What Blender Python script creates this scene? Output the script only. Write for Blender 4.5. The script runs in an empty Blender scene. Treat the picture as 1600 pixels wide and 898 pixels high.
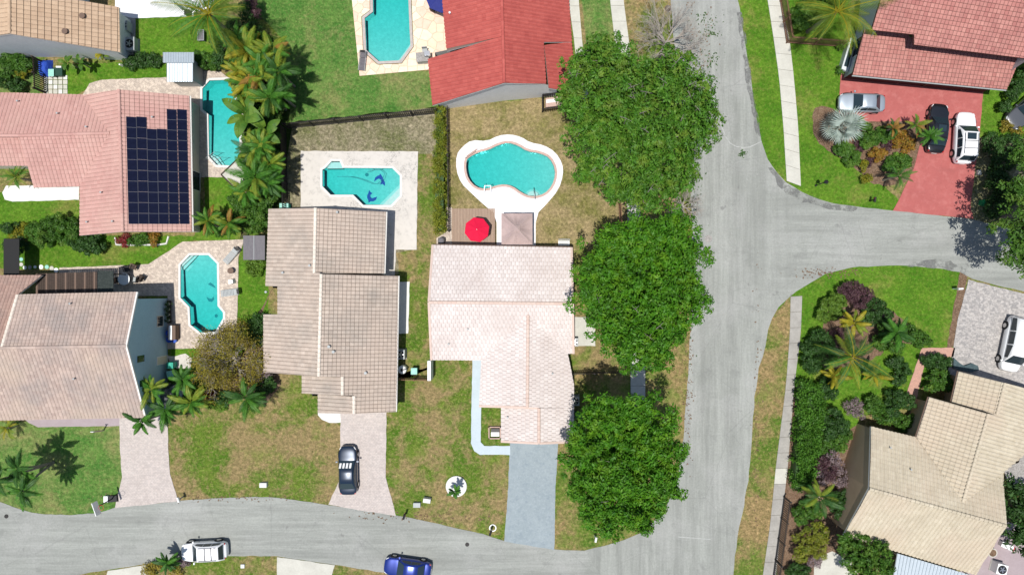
import bpy, math, random
import numpy as np
from mathutils import Vector, Matrix
from mathutils.geometry import delaunay_2d_cdt

# ------------------------------------------------------------------ camera, light, exposure
scene = bpy.context.scene
C = scene.collection
R = math.radians
CAM_H = 66.67                      # drone height in metres, looking straight down
PXM = 16.0                         # photo pixels per metre on the ground
SUN_DIR = Vector((0.11, 0.16, -1.0)).normalized()   # the way the sunlight travels

cam_d = bpy.data.cameras.new('drone_camera')
cam_d.sensor_width = 36.0
cam_d.lens = 36.0 * CAM_H / 100.0
cam_d.clip_end = 2000.0
cam = bpy.data.objects.new('drone_camera', cam_d)
cam.location = (0, 0, CAM_H)
C.objects.link(cam)
scene.camera = cam

world = bpy.data.worlds.new('World')
scene.world = world
world.use_nodes = True
wn = world.node_tree
sky = wn.nodes.new('ShaderNodeTexSky')
sky.sky_type = 'NISHITA'
sky.sun_disc = False
to_sun = -SUN_DIR
sky.sun_elevation = math.asin(to_sun.z)
sky.sun_rotation = math.atan2(to_sun.x, to_sun.y)
wn.links.new(sky.outputs[0], wn.nodes['Background'].inputs[0])
wn.nodes['Background'].inputs[1].default_value = 0.105

sun_d = bpy.data.lights.new('sun', 'SUN')
sun_d.energy = 5.0
sun_d.angle = R(0.53)
sun_d.color = (1.0, 0.965, 0.91)
sun = bpy.data.objects.new('sun', sun_d)
sun.rotation_euler = SUN_DIR.to_track_quat('-Z', 'Y').to_euler()
sun.location = (0, 0, 80)
C.objects.link(sun)

scene.view_settings.view_transform = 'Standard'
scene.view_settings.look = 'None'
scene.view_settings.exposure = -0.05
scene.view_settings.gamma = 1.0
scene.view_settings.use_curve_mapping = False
scene.render.engine = 'CYCLES'
scene.cycles.max_bounces = 6
scene.cycles.transparent_max_bounces = 12
scene.cycles.caustics_reflective = False
scene.cycles.caustics_refractive = False

rng = random.Random(7)
nrg = np.random.default_rng(11)

# ------------------------------------------------------------------ helpers
def W(px, py, z=0.0):
    """real point at height z that lies on the ray through a photograph pixel"""
    k = (CAM_H - z) / CAM_H / PXM
    return Vector(((px - 800.0) * k, (449.0 - py) * k, z))

def P2(px, py):
    v = W(px, py)
    return (v.x, v.y)

ORG = {}
def tag(o, label=None, cat=None, group=None, kind=None):
    if label: o['label'] = label
    if cat: o['category'] = cat
    if group: o['group'] = group
    if kind: o['kind'] = kind
    return o

def thing(name, label, cat, loc=(0, 0, 0), rz=0.0, group=None):
    o = bpy.data.objects.new(name, None)
    o.empty_display_size = 0.3
    C.objects.link(o)
    o.location = loc
    o.rotation_euler = (0, 0, rz)
    ORG[o.name] = Vector(loc)
    return tag(o, label, cat, group)

def link_mesh(name, me, parent=None, loc=None, rot=None):
    o = bpy.data.objects.new(name, me)
    C.objects.link(o)
    if parent is not None:
        o.parent = parent
        ORG[o.name] = ORG.get(parent.name, Vector((0, 0, 0)))
    if loc is not None: o.location = loc
    if rot is not None: o.rotation_euler = rot
    return o

class MB:
    """collects polygons; build() links them as one mesh object"""
    def __init__(s): s.v = []; s.f = []; s.m = []; s.tone = []
    def poly(s, pts, m=0, tone=0.5):
        i = len(s.v)
        s.v.extend([tuple(p) for p in pts])
        s.f.append(tuple(range(i, i + len(pts)))); s.m.append(m); s.tone.append(tone)
    def raw(s, vs, fs, m=0):
        i = len(s.v)
        s.v.extend([tuple(p) for p in vs])
        for f in fs:
            s.f.append(tuple(i + k for k in f)); s.m.append(m); s.tone.append(0.5)
        return s
    def box(s, c, size, rz=0.0, m=0, taper=1.0):
        cx, cy, cz = c; sx, sy, sz = [q / 2 for q in size]
        ca, sa = math.cos(rz), math.sin(rz)
        vs = []
        for z, t in ((-sz, 1.0), (sz, taper)):
            for x, y in ((-sx, -sy), (sx, -sy), (sx, sy), (-sx, sy)):
                vs.append((cx + (x * ca - y * sa) * t, cy + (x * sa + y * ca) * t, cz + z))
        return s.raw(vs, [(3, 2, 1, 0), (4, 5, 6, 7), (0, 1, 5, 4), (1, 2, 6, 5), (2, 3, 7, 6), (3, 0, 4, 7)], m)
    def prism(s, pts, z0, z1, m=0, bottom=True):
        if area2(pts) < 0: pts = pts[::-1]
        n = len(pts)
        vs = [(p[0], p[1], z0) for p in pts] + [(p[0], p[1], z1) for p in pts]
        fs = [tuple(range(n, 2 * n))] + [(i, (i + 1) % n, n + (i + 1) % n, n + i) for i in range(n)]
        if bottom: fs.append(tuple(range(n - 1, -1, -1)))
        return s.raw(vs, fs, m)
    def tube(s, pts, rad, n=6, m=0, cap=True):
        pts = [Vector(p) for p in pts]
        if not hasattr(rad, '__len__'): rad = [rad] * len(pts)
        rings = []
        for i, p in enumerate(pts):
            d = (pts[min(i + 1, len(pts) - 1)] - pts[max(i - 1, 0)])
            if d.length < 1e-6: d = Vector((0, 0, 1))
            d.normalize()
            a = d.cross(Vector((0, 0, 1)) if abs(d.z) < 0.9 else Vector((1, 0, 0))).normalized()
            b = d.cross(a)
            rings.append([p + (a * math.cos(2 * math.pi * k / n) + b * math.sin(2 * math.pi * k / n)) * rad[i] for k in range(n)])
        vs = [q for r in rings for q in r]
        fs = []
        for i in range(len(pts) - 1):
            for k in range(n):
                fs.append((i * n + k, (i + 1) * n + k, (i + 1) * n + (k + 1) % n, i * n + (k + 1) % n))
        if cap:
            fs.append(tuple(range(n))); fs.append(tuple(range(len(vs) - 1, len(vs) - n - 1, -1)))
        return s.raw(vs, fs, m)
    def cyl(s, x, y, z0, z1, r, n=12, m=0, r1=None):
        r1 = r if r1 is None else r1
        vs = [(x + r * math.cos(2 * math.pi * k / n), y + r * math.sin(2 * math.pi * k / n), z0) for k in range(n)]
        vs += [(x + r1 * math.cos(2 * math.pi * k / n), y + r1 * math.sin(2 * math.pi * k / n), z1) for k in range(n)]
        fs = [(k, (k + 1) % n, n + (k + 1) % n, n + k) for k in range(n)] + [tuple(range(n, 2 * n)), tuple(range(n - 1, -1, -1))]
        return s.raw(vs, fs, m)
    def ball(s, c, r, n=8, k=5, sz=1.0, m=0, half=False):
        vs = []; fs = []
        a0 = 0.0 if half else -math.pi / 2
        for i in range(k + 1):
            a = a0 + (math.pi / 2 - a0) * i / k
            for j in range(n):
                t = 2 * math.pi * j / n
                vs.append((c[0] + r * math.cos(a) * math.cos(t), c[1] + r * math.cos(a) * math.sin(t), c[2] + r * sz * math.sin(a)))
        for i in range(k):
            for j in range(n):
                fs.append((i * n + j, i * n + (j + 1) % n, (i + 1) * n + (j + 1) % n, (i + 1) * n + j))
        return s.raw(vs, fs, m)
    def mesh(s, name, mats, off=Vector((0, 0, 0)), smooth=False, tone=False):
        me = bpy.data.meshes.new(name)
        me.from_pydata([(x - off[0], y - off[1], z - off[2]) for x, y, z in s.v], [], s.f)
        for mt in (mats if isinstance(mats, (list, tuple)) else [mats]): me.materials.append(mt)
        if any(s.m): me.polygons.foreach_set('material_index', s.m)
        if smooth: me.polygons.foreach_set('use_smooth', [True] * len(s.f))
        if tone:
            at = me.attributes.new('tone', 'FLOAT', 'FACE')
            at.data.foreach_set('value', s.tone)
        me.update()
        return me
    def build(s, name, mats, parent=None, smooth=False, kind=None, label=None, local=False, tone=False, origin=None):
        off = Vector((0, 0, 0))
        if parent is not None and not local: off = ORG.get(parent.name, Vector((0, 0, 0)))
        if parent is None and origin is not None: off = Vector(origin)
        me = s.mesh(name, mats, off, smooth, tone)
        o = link_mesh(name, me, parent)
        if parent is None and origin is not None:
            o.location = origin; ORG[o.name] = Vector(origin)
        if kind: o['kind'] = kind
        if label: o['label'] = label
        return o

def area2(p):
    return sum(p[i][0] * p[(i + 1) % len(p)][1] - p[(i + 1) % len(p)][0] * p[i][1] for i in range(len(p)))

def inside(pt, poly):
    x, y = pt[0], pt[1]; c = False; n = len(poly); j = n - 1
    for i in range(n):
        xi, yi = poly[i][0], poly[i][1]; xj, yj = poly[j][0], poly[j][1]
        if (yi > y) != (yj > y) and x < (xj - xi) * (y - yi) / (yj - yi) + xi: c = not c
        j = i
    return c

def offset(poly, d):
    """grow (d > 0) a simple polygon outline by d metres"""
    p = [Vector((q[0], q[1])) for q in poly]
    if area2(poly) < 0: p = p[::-1]
    n = len(p); out = []
    for i in range(n):
        e0 = (p[i] - p[i - 1]).normalized(); e1 = (p[(i + 1) % n] - p[i]).normalized()
        n0 = Vector((e0.y, -e0.x)); n1 = Vector((e1.y, -e1.x))
        b = n0 + n1
        b = b / max(0.35, b.dot(b) / 2.0) if b.length > 1e-6 else n0
        out.append(p[i] + b * d)
    return [(q.x, q.y) for q in out]

def rough_edge(poly, step=0.7, amp=0.06, seed=1):
    r = random.Random(seed); out = []
    n = len(poly)
    for i in range(n):
        a = Vector(poly[i]); b = Vector(poly[(i + 1) % n]); L = (b - a).length
        k = max(1, int(L / step))
        if L > 60: k = 1
        for q in range(k):
            t = q / k; p = a.lerp(b, t)
            if k > 1: p = p + Vector((r.uniform(-amp, amp), r.uniform(-amp, amp)))
            out.append((p.x, p.y))
    return out

def smooth_poly(pts, it=2):
    for _ in range(it):
        o = []
        n = len(pts)
        for i in range(n):
            a, b = pts[i], pts[(i + 1) % n]
            o.append((a[0] * .75 + b[0] * .25, a[1] * .75 + b[1] * .25)); o.append((a[0] * .25 + b[0] * .75, a[1] * .25 + b[1] * .75))
        pts = o
    return pts

def sheet(name, pts, z, mat, holes=(), thick=0.0, kind='structure', parent=None):
    """flat area with optional holes and a skirt of the given thickness"""
    loops = [list(pts)] + [list(h) for h in holes]
    vs = []; es = []
    for lp in loops:
        b = len(vs); vs += [Vector((p[0], p[1])) for p in lp]
        es += [(b + i, b + (i + 1) % len(lp)) for i in range(len(lp))]
    ov, oe, of, _, _, _ = delaunay_2d_cdt(vs, es, [], 0, 1e-5)
    mb = MB(); V3 = [(p.x, p.y, z) for p in ov]; fs = []
    for f in of:
        c = sum((ov[i] for i in f), Vector((0, 0))) / len(f)
        if inside(c, loops[0]) and not any(inside(c, h) for h in loops[1:]):
            q = [ov[i] for i in f]
            fs.append(tuple(f) if area2(q) > 0 else tuple(reversed(f)))
    mb.raw(V3, fs)
    if thick > 0:
        for li, lp in enumerate(loops):
            q = lp if (area2(lp) > 0) == (li == 0) else lp[::-1]
            for i in range(len(q)):
                a, b = q[i], q[(i + 1) % len(q)]
                mb.poly([(a[0], a[1], z - thick), (b[0], b[1], z - thick), (b[0], b[1], z), (a[0], a[1], z)])
    return mb.build(name, mat, parent, kind=kind)

# ------------------------------------------------------------------ materials
def nodes_of(name):
    m = bpy.data.materials.new(name); m.use_nodes = True
    nt = m.node_tree
    return m, nt, nt.nodes['Principled BSDF']

def rgba(c): return (c[0], c[1], c[2], 1.0)

def mixc(nt, fac, a, b, mode='MIX'):
    n = nt.nodes.new('ShaderNodeMix'); n.data_type = 'RGBA'; n.blend_type = mode
    for sock, val in ((n.inputs[0], fac), (n.inputs[6], a), (n.inputs[7], b)):
        if isinstance(val, (int, float)): sock.default_value = val
        elif isinstance(val, (tuple, list)): sock.default_value = rgba(val)
        else: nt.links.new(val, sock)
    return n.outputs[2]

def noise(nt, vec, scale, detail=4.0, rough=0.6, lo=0.35, hi=0.65, stretch=None, dist=0.0):
    if stretch:
        mp = nt.nodes.new('ShaderNodeMapping')
        mp.inputs['Scale'].default_value = stretch[:3]
        if len(stretch) > 3: mp.inputs['Rotation'].default_value = (0, 0, stretch[3])
        nt.links.new(vec, mp.inputs[0]); vec = mp.outputs[0]
    n = nt.nodes.new('ShaderNodeTexNoise')
    n.inputs['Scale'].default_value = scale; n.inputs['Detail'].default_value = detail
    n.inputs['Roughness'].default_value = rough; n.inputs['Distortion'].default_value = dist
    nt.links.new(vec, n.inputs['Vector'])
    r = nt.nodes.new('ShaderNodeMapRange')
    r.inputs[1].default_value = lo; r.inputs[2].default_value = hi
    nt.links.new(n.outputs[0], r.inputs[0])
    return r.outputs[0]

def coord(nt):
    return nt.nodes.new('ShaderNodeTexCoord').outputs['Object']

def scaled(nt, sock, k):
    n = nt.nodes.new('ShaderNodeMath'); n.operation = 'MULTIPLY'; n.inputs[1].default_value = k
    nt.links.new(sock, n.inputs[0]); return n.outputs[0]

def bump(nt, p, h, strength=0.4, dist=0.03):
    b = nt.nodes.new('ShaderNodeBump'); b.inputs['Strength'].default_value = strength; b.inputs['Distance'].default_value = dist
    nt.links.new(h, b.inputs['Height']); nt.links.new(b.outputs[0], p.inputs['Normal'])

def mat(name, col, layers=(), rough=0.85, spec=0.25, metal=0.0, bumps=None, coat=0.0):
    """layers: (scale, colour, amount, lo, hi[, stretch]) mixed one over another"""
    m, nt, p = nodes_of(name)
    v = coord(nt); c = col; h = None
    for L in layers:
        f = noise(nt, v, L[0], 5.0, 0.62, L[3], L[4], L[5] if len(L) > 5 else None)
        h = f
        c = mixc(nt, scaled(nt, f, L[2]), c, L[1])
    if isinstance(c, (tuple, list)): p.inputs['Base Color'].default_value = rgba(c)
    else: nt.links.new(c, p.inputs['Base Color'])
    p.inputs['Roughness'].default_value = rough; p.inputs['Specular IOR Level'].default_value = spec
    p.inputs['Metallic'].default_value = metal
    if coat: p.inputs['Coat Weight'].default_value = coat; p.inputs['Coat Roughness'].default_value = 0.04
    if bumps and h is not None: bump(nt, p, h, bumps[0], bumps[1])
    return m

def grass_mat(name, g1, g2, dry, dry_lo, dry_hi, fine=0.5, bare=None, mow=None):
    m, nt, p = nodes_of(name)
    v = coord(nt)
    c = mixc(nt, noise(nt, v, 0.5, 3, .6, .35, .65), g1, g2)
    big = noise(nt, v, 0.16, 3, .55, .3, .7)
    med = noise(nt, v, .62, 8, .78, .3, .7, None, .5)
    s = nt.nodes.new('ShaderNodeMath'); s.operation = 'ADD'
    nt.links.new(scaled(nt, big, .5), s.inputs[0]); nt.links.new(scaled(nt, med, .5), s.inputs[1])
    r = nt.nodes.new('ShaderNodeMapRange'); r.inputs[1].default_value = dry_lo; r.inputs[2].default_value = dry_hi
    nt.links.new(s.outputs[0], r.inputs[0])
    c = mixc(nt, r.outputs[0], c, dry)
    f = noise(nt, v, 2.7, 7, .85, .42, .68)
    c = mixc(nt, scaled(nt, f, fine * 1.25), c, tuple(q * .36 for q in g1))
    f2 = noise(nt, v, 3.6, 6, .85, .5, .66)
    c = mixc(nt, scaled(nt, f2, fine * .85), c, tuple(min(1, q * 1.5) for q in dry))
    f3 = noise(nt, v, .35, 6, .7, .52, .66)
    c = mixc(nt, scaled(nt, f3, .5), c, tuple(min(1, q * 1.1) for q in g2))
    if bare:
        c = mixc(nt, noise(nt, v, 2.6, 5, .7, .58, .66), c, bare)
    f4 = nt.nodes.new('ShaderNodeMapRange'); f4.inputs[1].default_value = 0; f4.inputs[2].default_value = 1
    f4.inputs[3].default_value = .62; f4.inputs[4].default_value = 1.42
    nt.links.new(noise(nt, v, 3.4, 4, .8, .28, .72), f4.inputs[0])
    cb = nt.nodes.new('ShaderNodeCombineColor')
    for q in range(3): nt.links.new(f4.outputs[0], cb.inputs[q])
    c = mixc(nt, 1.0, c, cb.outputs[0], 'MULTIPLY')
    nt.links.new(c, p.inputs['Base Color'])
    p.inputs['Roughness'].default_value = 0.95; p.inputs['Specular IOR Level'].default_value = 0.08
    bump(nt, p, f, 0.9, 0.06)
    return m

def leaf_mat(name, c1, c2, c3=None, trans=0.28, rough=0.55):
    m = bpy.data.materials.new(name); m.use_nodes = True
    nt = m.node_tree; nt.nodes.clear()
    out = nt.nodes.new('ShaderNodeOutputMaterial')
    g = nt.nodes.new('ShaderNodeNewGeometry')
    c = mixc(nt, g.outputs['Random Per Island'], c1, c2)
    if c3:
        v = coord(nt)
        c = mixc(nt, scaled(nt, noise(nt, v, 0.9, 3, .6, .5, .66), .8), c, c3)
    rr = nt.nodes.new('ShaderNodeMapRange'); rr.inputs[1].default_value = 0; rr.inputs[2].default_value = 1
    rr.inputs[3].default_value = .66; rr.inputs[4].default_value = 1.28
    nt.links.new(noise(nt, coord(nt), .75, 4, .7, .3, .7), rr.inputs[0])
    cb = nt.nodes.new('ShaderNodeCombineColor')
    for q in range(3): nt.links.new(rr.outputs[0], cb.inputs[q])
    c = mixc(nt, 1.0, c, cb.outputs[0], 'MULTIPLY')
    p = nt.nodes.new('ShaderNodeBsdfPrincipled')
    p.inputs['Roughness'].default_value = rough; p.inputs['Specular IOR Level'].default_value = 0.3
    nt.links.new(c, p.inputs['Base Color'])
    t = nt.nodes.new('ShaderNodeBsdfTranslucent')
    nt.links.new(mixc(nt, 1.0, c, (1.0, 1.0, 0.55), 'MULTIPLY'), t.inputs['Color'])
    mx = nt.nodes.new('ShaderNodeMixShader'); mx.inputs[0].default_value = trans
    nt.links.new(p.outputs[0], mx.inputs[1]); nt.links.new(t.outputs[0], mx.inputs[2])
    nt.links.new(mx.outputs[0], out.inputs[0])
    return m

def tile_mat(name, a, b, stain, stain_amt=0.5, rough=0.8, fade=None):
    m, nt, p = nodes_of(name)
    v = coord(nt)
    at = nt.nodes.new('ShaderNodeAttribute'); at.attribute_name = 'tone'
    c = mixc(nt, at.outputs['Fac'], a, b)
    c = mixc(nt, scaled(nt, noise(nt, v, 0.42, 5, .65, .42, .7, (1, 1, .3)), stain_amt), c, stain)
    if fade: c = mixc(nt, scaled(nt, noise(nt, v, 0.2, 3, .5, .45, .65), .6), c, fade)
    f = noise(nt, v, 7.0, 4, .7, .35, .75)
    c = mixc(nt, scaled(nt, f, .28), c, tuple(q * .55 for q in stain))
    nt.links.new(c, p.inputs['Base Color'])
    p.inputs['Roughness'].default_value = rough; p.inputs['Specular IOR Level'].default_value = 0.2
    bump(nt, p, f, 0.3, 0.02)
    return m

def paver_mat(name, a, b, joint, scale=3.6, stain=(.2, .18, .15), stain_amt=.35, rot=0.0, c3=None, mortar=.03):
    m, nt, p = nodes_of(name)
    v = coord(nt)
    mp = nt.nodes.new('ShaderNodeMapping'); mp.inputs['Rotation'].default_value = (0, 0, rot)
    nt.links.new(v, mp.inputs[0])
    br = nt.nodes.new('ShaderNodeTexBrick')
    br.inputs['Color1'].default_value = rgba(a); br.inputs['Color2'].default_value = rgba(b); br.inputs['Mortar'].default_value = rgba(joint)
    br.inputs['Scale'].default_value = scale; br.inputs['Mortar Size'].default_value = mortar
    br.inputs['Brick Width'].default_value = 0.9; br.inputs['Row Height'].default_value = 0.5
    nt.links.new(mp.outputs[0], br.inputs['Vector'])
    c = br.outputs[0]
    if c3:
        c = mixc(nt, scaled(nt, noise(nt, v, 3.2, 3, .7, .5, .6), .7), c, c3)
    c = mixc(nt, scaled(nt, noise(nt, v, 0.7, 6, .7, .45, .75), stain_amt), c, stain)
    f = noise(nt, v, 9, 3, .7, .4, .7)
    c = mixc(nt, scaled(nt, f, .22), c, tuple(q * .5 for q in stain))
    nt.links.new(c, p.inputs['Base Color'])
    p.inputs['Roughness'].default_value = .9; p.inputs['Specular IOR Level'].default_value = .15
    bump(nt, p, br.outputs['Fac'], -0.3, 0.02)
    return m

def road_mat(name, ang, base=(.275, .285, .262), turn=None):
    """worn asphalt; streaks run along the traffic. turn = (x0, x1): where the streaks swing from north-south to east-west"""
    m, nt, p = nodes_of(name)
    v = coord(nt)
    def streak(scale, detail, rough, lo, hi, thin):
        h = noise(nt, v, scale, detail, rough, lo, hi, (thin, 1, 1, ang))
        if not turn: return h
        n_ = noise(nt, v, scale, detail, rough, lo, hi, (1, thin, 1, 0))
        sx = nt.nodes.new('ShaderNodeSeparateXYZ'); nt.links.new(v, sx.inputs[0])
        r = nt.nodes.new('ShaderNodeMapRange'); r.interpolation_type = 'SMOOTHSTEP'
        r.inputs[1].default_value = turn[0]; r.inputs[2].default_value = turn[1]
        nt.links.new(sx.outputs[0], r.inputs[0])
        mx = nt.nodes.new('ShaderNodeMix'); mx.data_type = 'FLOAT'
        nt.links.new(r.outputs[0], mx.inputs[0]); nt.links.new(n_, mx.inputs[2]); nt.links.new(h, mx.inputs[3])
        return mx.outputs[0]
    c = mixc(nt, streak(.9, 6, .72, .38, .62, .05), tuple(q * .9 for q in base), tuple(q * 1.24 for q in base))
    c = mixc(nt, scaled(nt, streak(2.6, 5, .7, .45, .75, .1), .55), c, tuple(q * .72 for q in base))
    c = mixc(nt, scaled(nt, noise(nt, v, .16, 5, .6, .48, .7), .55), c, (.40, .40, .385))
    c = mixc(nt, scaled(nt, noise(nt, v, .45, 6, .75, .55, .74), .65), c, (.18, .185, .175))
    c = mixc(nt, scaled(nt, noise(nt, v, 1.6, 6, .8, .6, .7), .5), c, (.46, .46, .44))
    c = mixc(nt, scaled(nt, noise(nt, v, .8, 3, .6, .66, .72), .6), c, (.15, .15, .145))
    f = noise(nt, v, 5, 5, .85, .38, .66)
    c = mixc(nt, scaled(nt, f, .34), c, (.15, .155, .145))
    vo = nt.nodes.new('ShaderNodeTexVoronoi'); vo.feature = 'DISTANCE_TO_EDGE'; vo.inputs['Scale'].default_value = .16
    nt.links.new(mixc(nt, .12, v, nt_noise_col(nt, v, 1.2)), vo.inputs['Vector'])
    r = nt.nodes.new('ShaderNodeMapRange'); r.inputs[1].default_value = .0; r.inputs[2].default_value = .006
    r.inputs[3].default_value = 1; r.inputs[4].default_value = 0
    nt.links.new(vo.outputs['Distance'], r.inputs[0])
    c = mixc(nt, scaled(nt, r.outputs[0], .2), c, (.13, .13, .125))
    nt.links.new(c, p.inputs['Base Color'])
    p.inputs['Roughness'].default_value = .92; p.inputs['Specular IOR Level'].default_value = .2
    bump(nt, p, f, .35, .015)
    return m

def nt_noise_col(nt, v, s):
    n = nt.nodes.new('ShaderNodeTexNoise'); n.inputs['Scale'].default_value = s
    nt.links.new(v, n.inputs['Vector']); return n.outputs['Color']

def water_mat(name, col=(0.0, .90, .895), dens=1.15):
    m = bpy.data.materials.new(name); m.use_nodes = True
    nt = m.node_tree; nt.nodes.clear()
    out = nt.nodes.new('ShaderNodeOutputMaterial')
    tr = nt.nodes.new('ShaderNodeBsdfTransparent')
    gl = nt.nodes.new('ShaderNodeBsdfGlossy'); gl.inputs['Roughness'].default_value = .06
    b = nt.nodes.new('ShaderNodeBump'); b.inputs['Strength'].default_value = .25; b.inputs['Distance'].default_value = .05
    nt.links.new(noise(nt, coord(nt), 2.2, 4, .6, 0, 1), b.inputs['Height'])
    nt.links.new(b.outputs[0], gl.inputs['Normal'])
    fr = nt.nodes.new('ShaderNodeFresnel'); fr.inputs['IOR'].default_value = 1.33
    mx = nt.nodes.new('ShaderNodeMixShader')
    nt.links.new(fr.outputs[0], mx.inputs[0]); nt.links.new(tr.outputs[0], mx.inputs[1]); nt.links.new(gl.outputs[0], mx.inputs[2])
    nt.links.new(mx.outputs[0], out.inputs['Surface'])
    va = nt.nodes.new('ShaderNodeVolumeAbsorption')
    va.inputs['Color'].default_value = rgba(col); va.inputs['Density'].default_value = dens
    nt.links.new(va.outputs[0], out.inputs['Volume'])
    return m

MT = {}
MT['lush'] = grass_mat('lush_grass', (.066, .185, .012), (.115, .235, .02), (.25, .24, .065), .55, .86, .4)
MT['green'] = grass_mat('green_grass', (.06, .185, .03), (.125, .235, .05), (.29, .27, .11), .44, .8, .45)
MT['mixed'] = grass_mat('mixed_grass', (.08, .175, .016), (.14, .205, .03), (.32, .235, .115), .38, .60, .6)
MT['dry'] = grass_mat('dry_grass', (.13, .15, .05), (.17, .18, .075), (.33, .285, .19), .3, .6, .8)
MT['tan'] = grass_mat('tan_grass', (.16, .165, .045), (.21, .195, .06), (.37, .285, .15), .28, .58, .5)
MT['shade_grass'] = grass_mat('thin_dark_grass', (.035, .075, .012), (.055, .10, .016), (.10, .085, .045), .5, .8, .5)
MT['strip'] = grass_mat('verge_grass', (.085, .175, .02), (.14, .20, .035), (.34, .24, .115), .36, .60, .6)
MT['road_v'] = road_mat('asphalt_main', R(-4), turn=(22.5, 29.5))
MT['road_h'] = road_mat('asphalt_side', R(5))
MT['concrete'] = mat('sidewalk_concrete', (.53, .52, .46), ((.8, (.42, .41, .36), .7, .4, .7), (6, (.36, .35, .31), .35, .4, .75)), .9, bumps=(.2, .01))
MT['concrete_dk'] = mat('aged_concrete', (.36, .345, .315), ((.8, (.25, .24, .22), .7, .4, .7), (6, (.2, .19, .17), .4, .4, .75)), .9, bumps=(.2, .01))
MT['joint'] = mat('joint_soil', (.16, .145, .11), ((5, (.1, .09, .07), .6, .4, .6),), .95)
MT['white_deck'] = mat('white_deck_paint', (.72, .715, .73), ((1.1, (.70, .70, .72), .6, .4, .75), (8, (.6, .6, .6), .25, .45, .75)), .7, bumps=(.12, .01))
MT['travertine'] = mat('travertine_deck', (.57, .535, .49), ((.6, (.49, .46, .42), .65, .45, .75), (2.2, (.43, .405, .37), .5, .5, .7)), .85, bumps=(.2, .01))
def clustered_specks(m, col, s_big, s_fine, amt, lo=.5, hi=.62):
    nt = m.node_tree; p = nt.nodes['Principled BSDF']; old = p.inputs['Base Color'].links[0].from_socket; v = coord(nt)
    k = nt.nodes.new('ShaderNodeMath'); k.operation = 'MULTIPLY'
    nt.links.new(noise(nt, v, s_big, 3, .6, .46, .64), k.inputs[0]); nt.links.new(noise(nt, v, s_fine, 4, .75, lo, hi), k.inputs[1])
    nt.links.new(mixc(nt, scaled(nt, k.outputs[0], amt), old, col), p.inputs['Base Color'])
clustered_specks(MT['travertine'], (.24, .23, .215), .55, 7.0, .85, .48, .62)
MT['pav_beige'] = paver_mat('beige_pavers', (.56, .47, .39), (.42, .35, .30), (.30, .26, .22), 3.4, (.38, .33, .28), .4, R(35), (.70, .60, .50))
MT['pav_pink'] = paver_mat('pale_pink_pavers', (.53, .475, .44), (.45, .40, .375), (.35, .31, .29), 3.2, (.36, .31, .28), .4, 0, (.56, .49, .45))
MT['pav_grey'] = paver_mat('mottled_grey_pavers', (.52, .47, .43), (.38, .34, .32), (.29, .26, .24), 3.0, (.30, .27, .25), .4, R(20), (.60, .56, .53))
MT['pav_white'] = paver_mat('white_pavers', (.44, .41, .385), (.27, .26, .255), (.22, .21, .2), 2.6, (.34, .32, .31), .4, R(8), (.52, .49, .46))
MT['pav_brick'] = paver_mat('pink_brick_pavers', (.55, .31, .24), (.47, .27, .21), (.34, .24, .19), 3.4, (.36, .24, .2), .35, R(15))
MT['blue_drive'] = mat('painted_blue_grey_concrete', (.245, .29, .31), ((.5, (.29, .335, .355), .8, .35, .7), (1.3, (.20, .245, .275), .7, .5, .7), (5, (.34, .39, .42), .4, .5, .66), (4, (.18, .22, .25), .4, .5, .66)), .8, bumps=(.15, .008))
MT['blue_path'] = mat('painted_pale_blue_concrete', (.46, .53, .57), ((.7, (.40, .47, .51), .6, .4, .7), (9, (.33, .38, .4), .3, .45, .75)), .8, bumps=(.15, .008))
MT['red_drive'] = mat('red_stained_concrete', (.40, .115, .105), ((.5, (.34, .095, .088), .8, .35, .7), (1.4, (.47, .17, .155), .6, .48, .7), (.9, (.28, .085, .078), .45, .58, .72, (.3, 1, 1)), (5, (.30, .085, .078), .4, .5, .68)), .8, bumps=(.15, .008))
MT['mulch'] = mat('mulch', (.17, .105, .065), ((3, (.26, .18, .12), .8, .4, .65), (8, (.07, .045, .03), .7, .45, .65)), .95, bumps=(.7, .05))
clustered_specks(MT['white_deck'], (.5, .5, .5), .25, 3.5, .4)
MT['gravel'] = mat('grey_gravel', (.33, .31, .29), ((3, (.42, .40, .38), .8, .4, .65), (10, (.18, .17, .16), .7, .45, .65)), .95, bumps=(.6, .04))
MT['lilac_path'] = mat('lilac_painted_path', (.33, .27, .28), ((1, (.38, .32, .33), .7, .4, .7), (8, (.25, .2, .2), .3, .45, .7)), .85)
MT['plaster'] = mat('pool_plaster', (.30, .52, .50), ((2.6, (.40, .63, .605), .6, .42, .62), (4.5, (.24, .44, .43), .45, .44, .64)), .8)  # mottling paints rippled caustic light into the pebble tone
MT['plaster_step'] = mat('pool_step_plaster', (.50, .60, .59), ((4, (.40, .5, .49), .5, .45, .65),), .8)
MT['navy_tile'] = mat('navy_mosaic', (.02, .035, .26), ((14, (.04, .06, .36), .7, .4, .6),), .4)
MT['teal_tile'] = mat('teal_mosaic', (.02, .16, .2), ((14, (.04, .22, .25), .7, .4, .6),), .4)
MT['water'] = water_mat('pool_water')
MT['coping_white'] = mat('white_coping', (.64, .635, .61), ((4, (.52, .515, .49), .5, .45, .7),), .7)
MT['coping_red'] = mat('brick_coping', (.50, .36, .31), ((5, (.4, .28, .24), .7, .4, .65),), .8)
MT['coping_grey'] = mat('grey_coping', (.45, .40, .37), ((5, (.34, .3, .28), .7, .4, .65),), .8)
MT['stucco_white'] = mat('white_stucco', (.82, .82, .81), ((1.2, (.74, .75, .74), .6, .4, .7), (9, (.5, .52, .52), .3, .45, .7)), .9)
MT['stucco_cream'] = mat('cream_stucco', (.66, .62, .50), ((1.2, (.56, .53, .43), .6, .4, .7),), .9)
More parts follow.
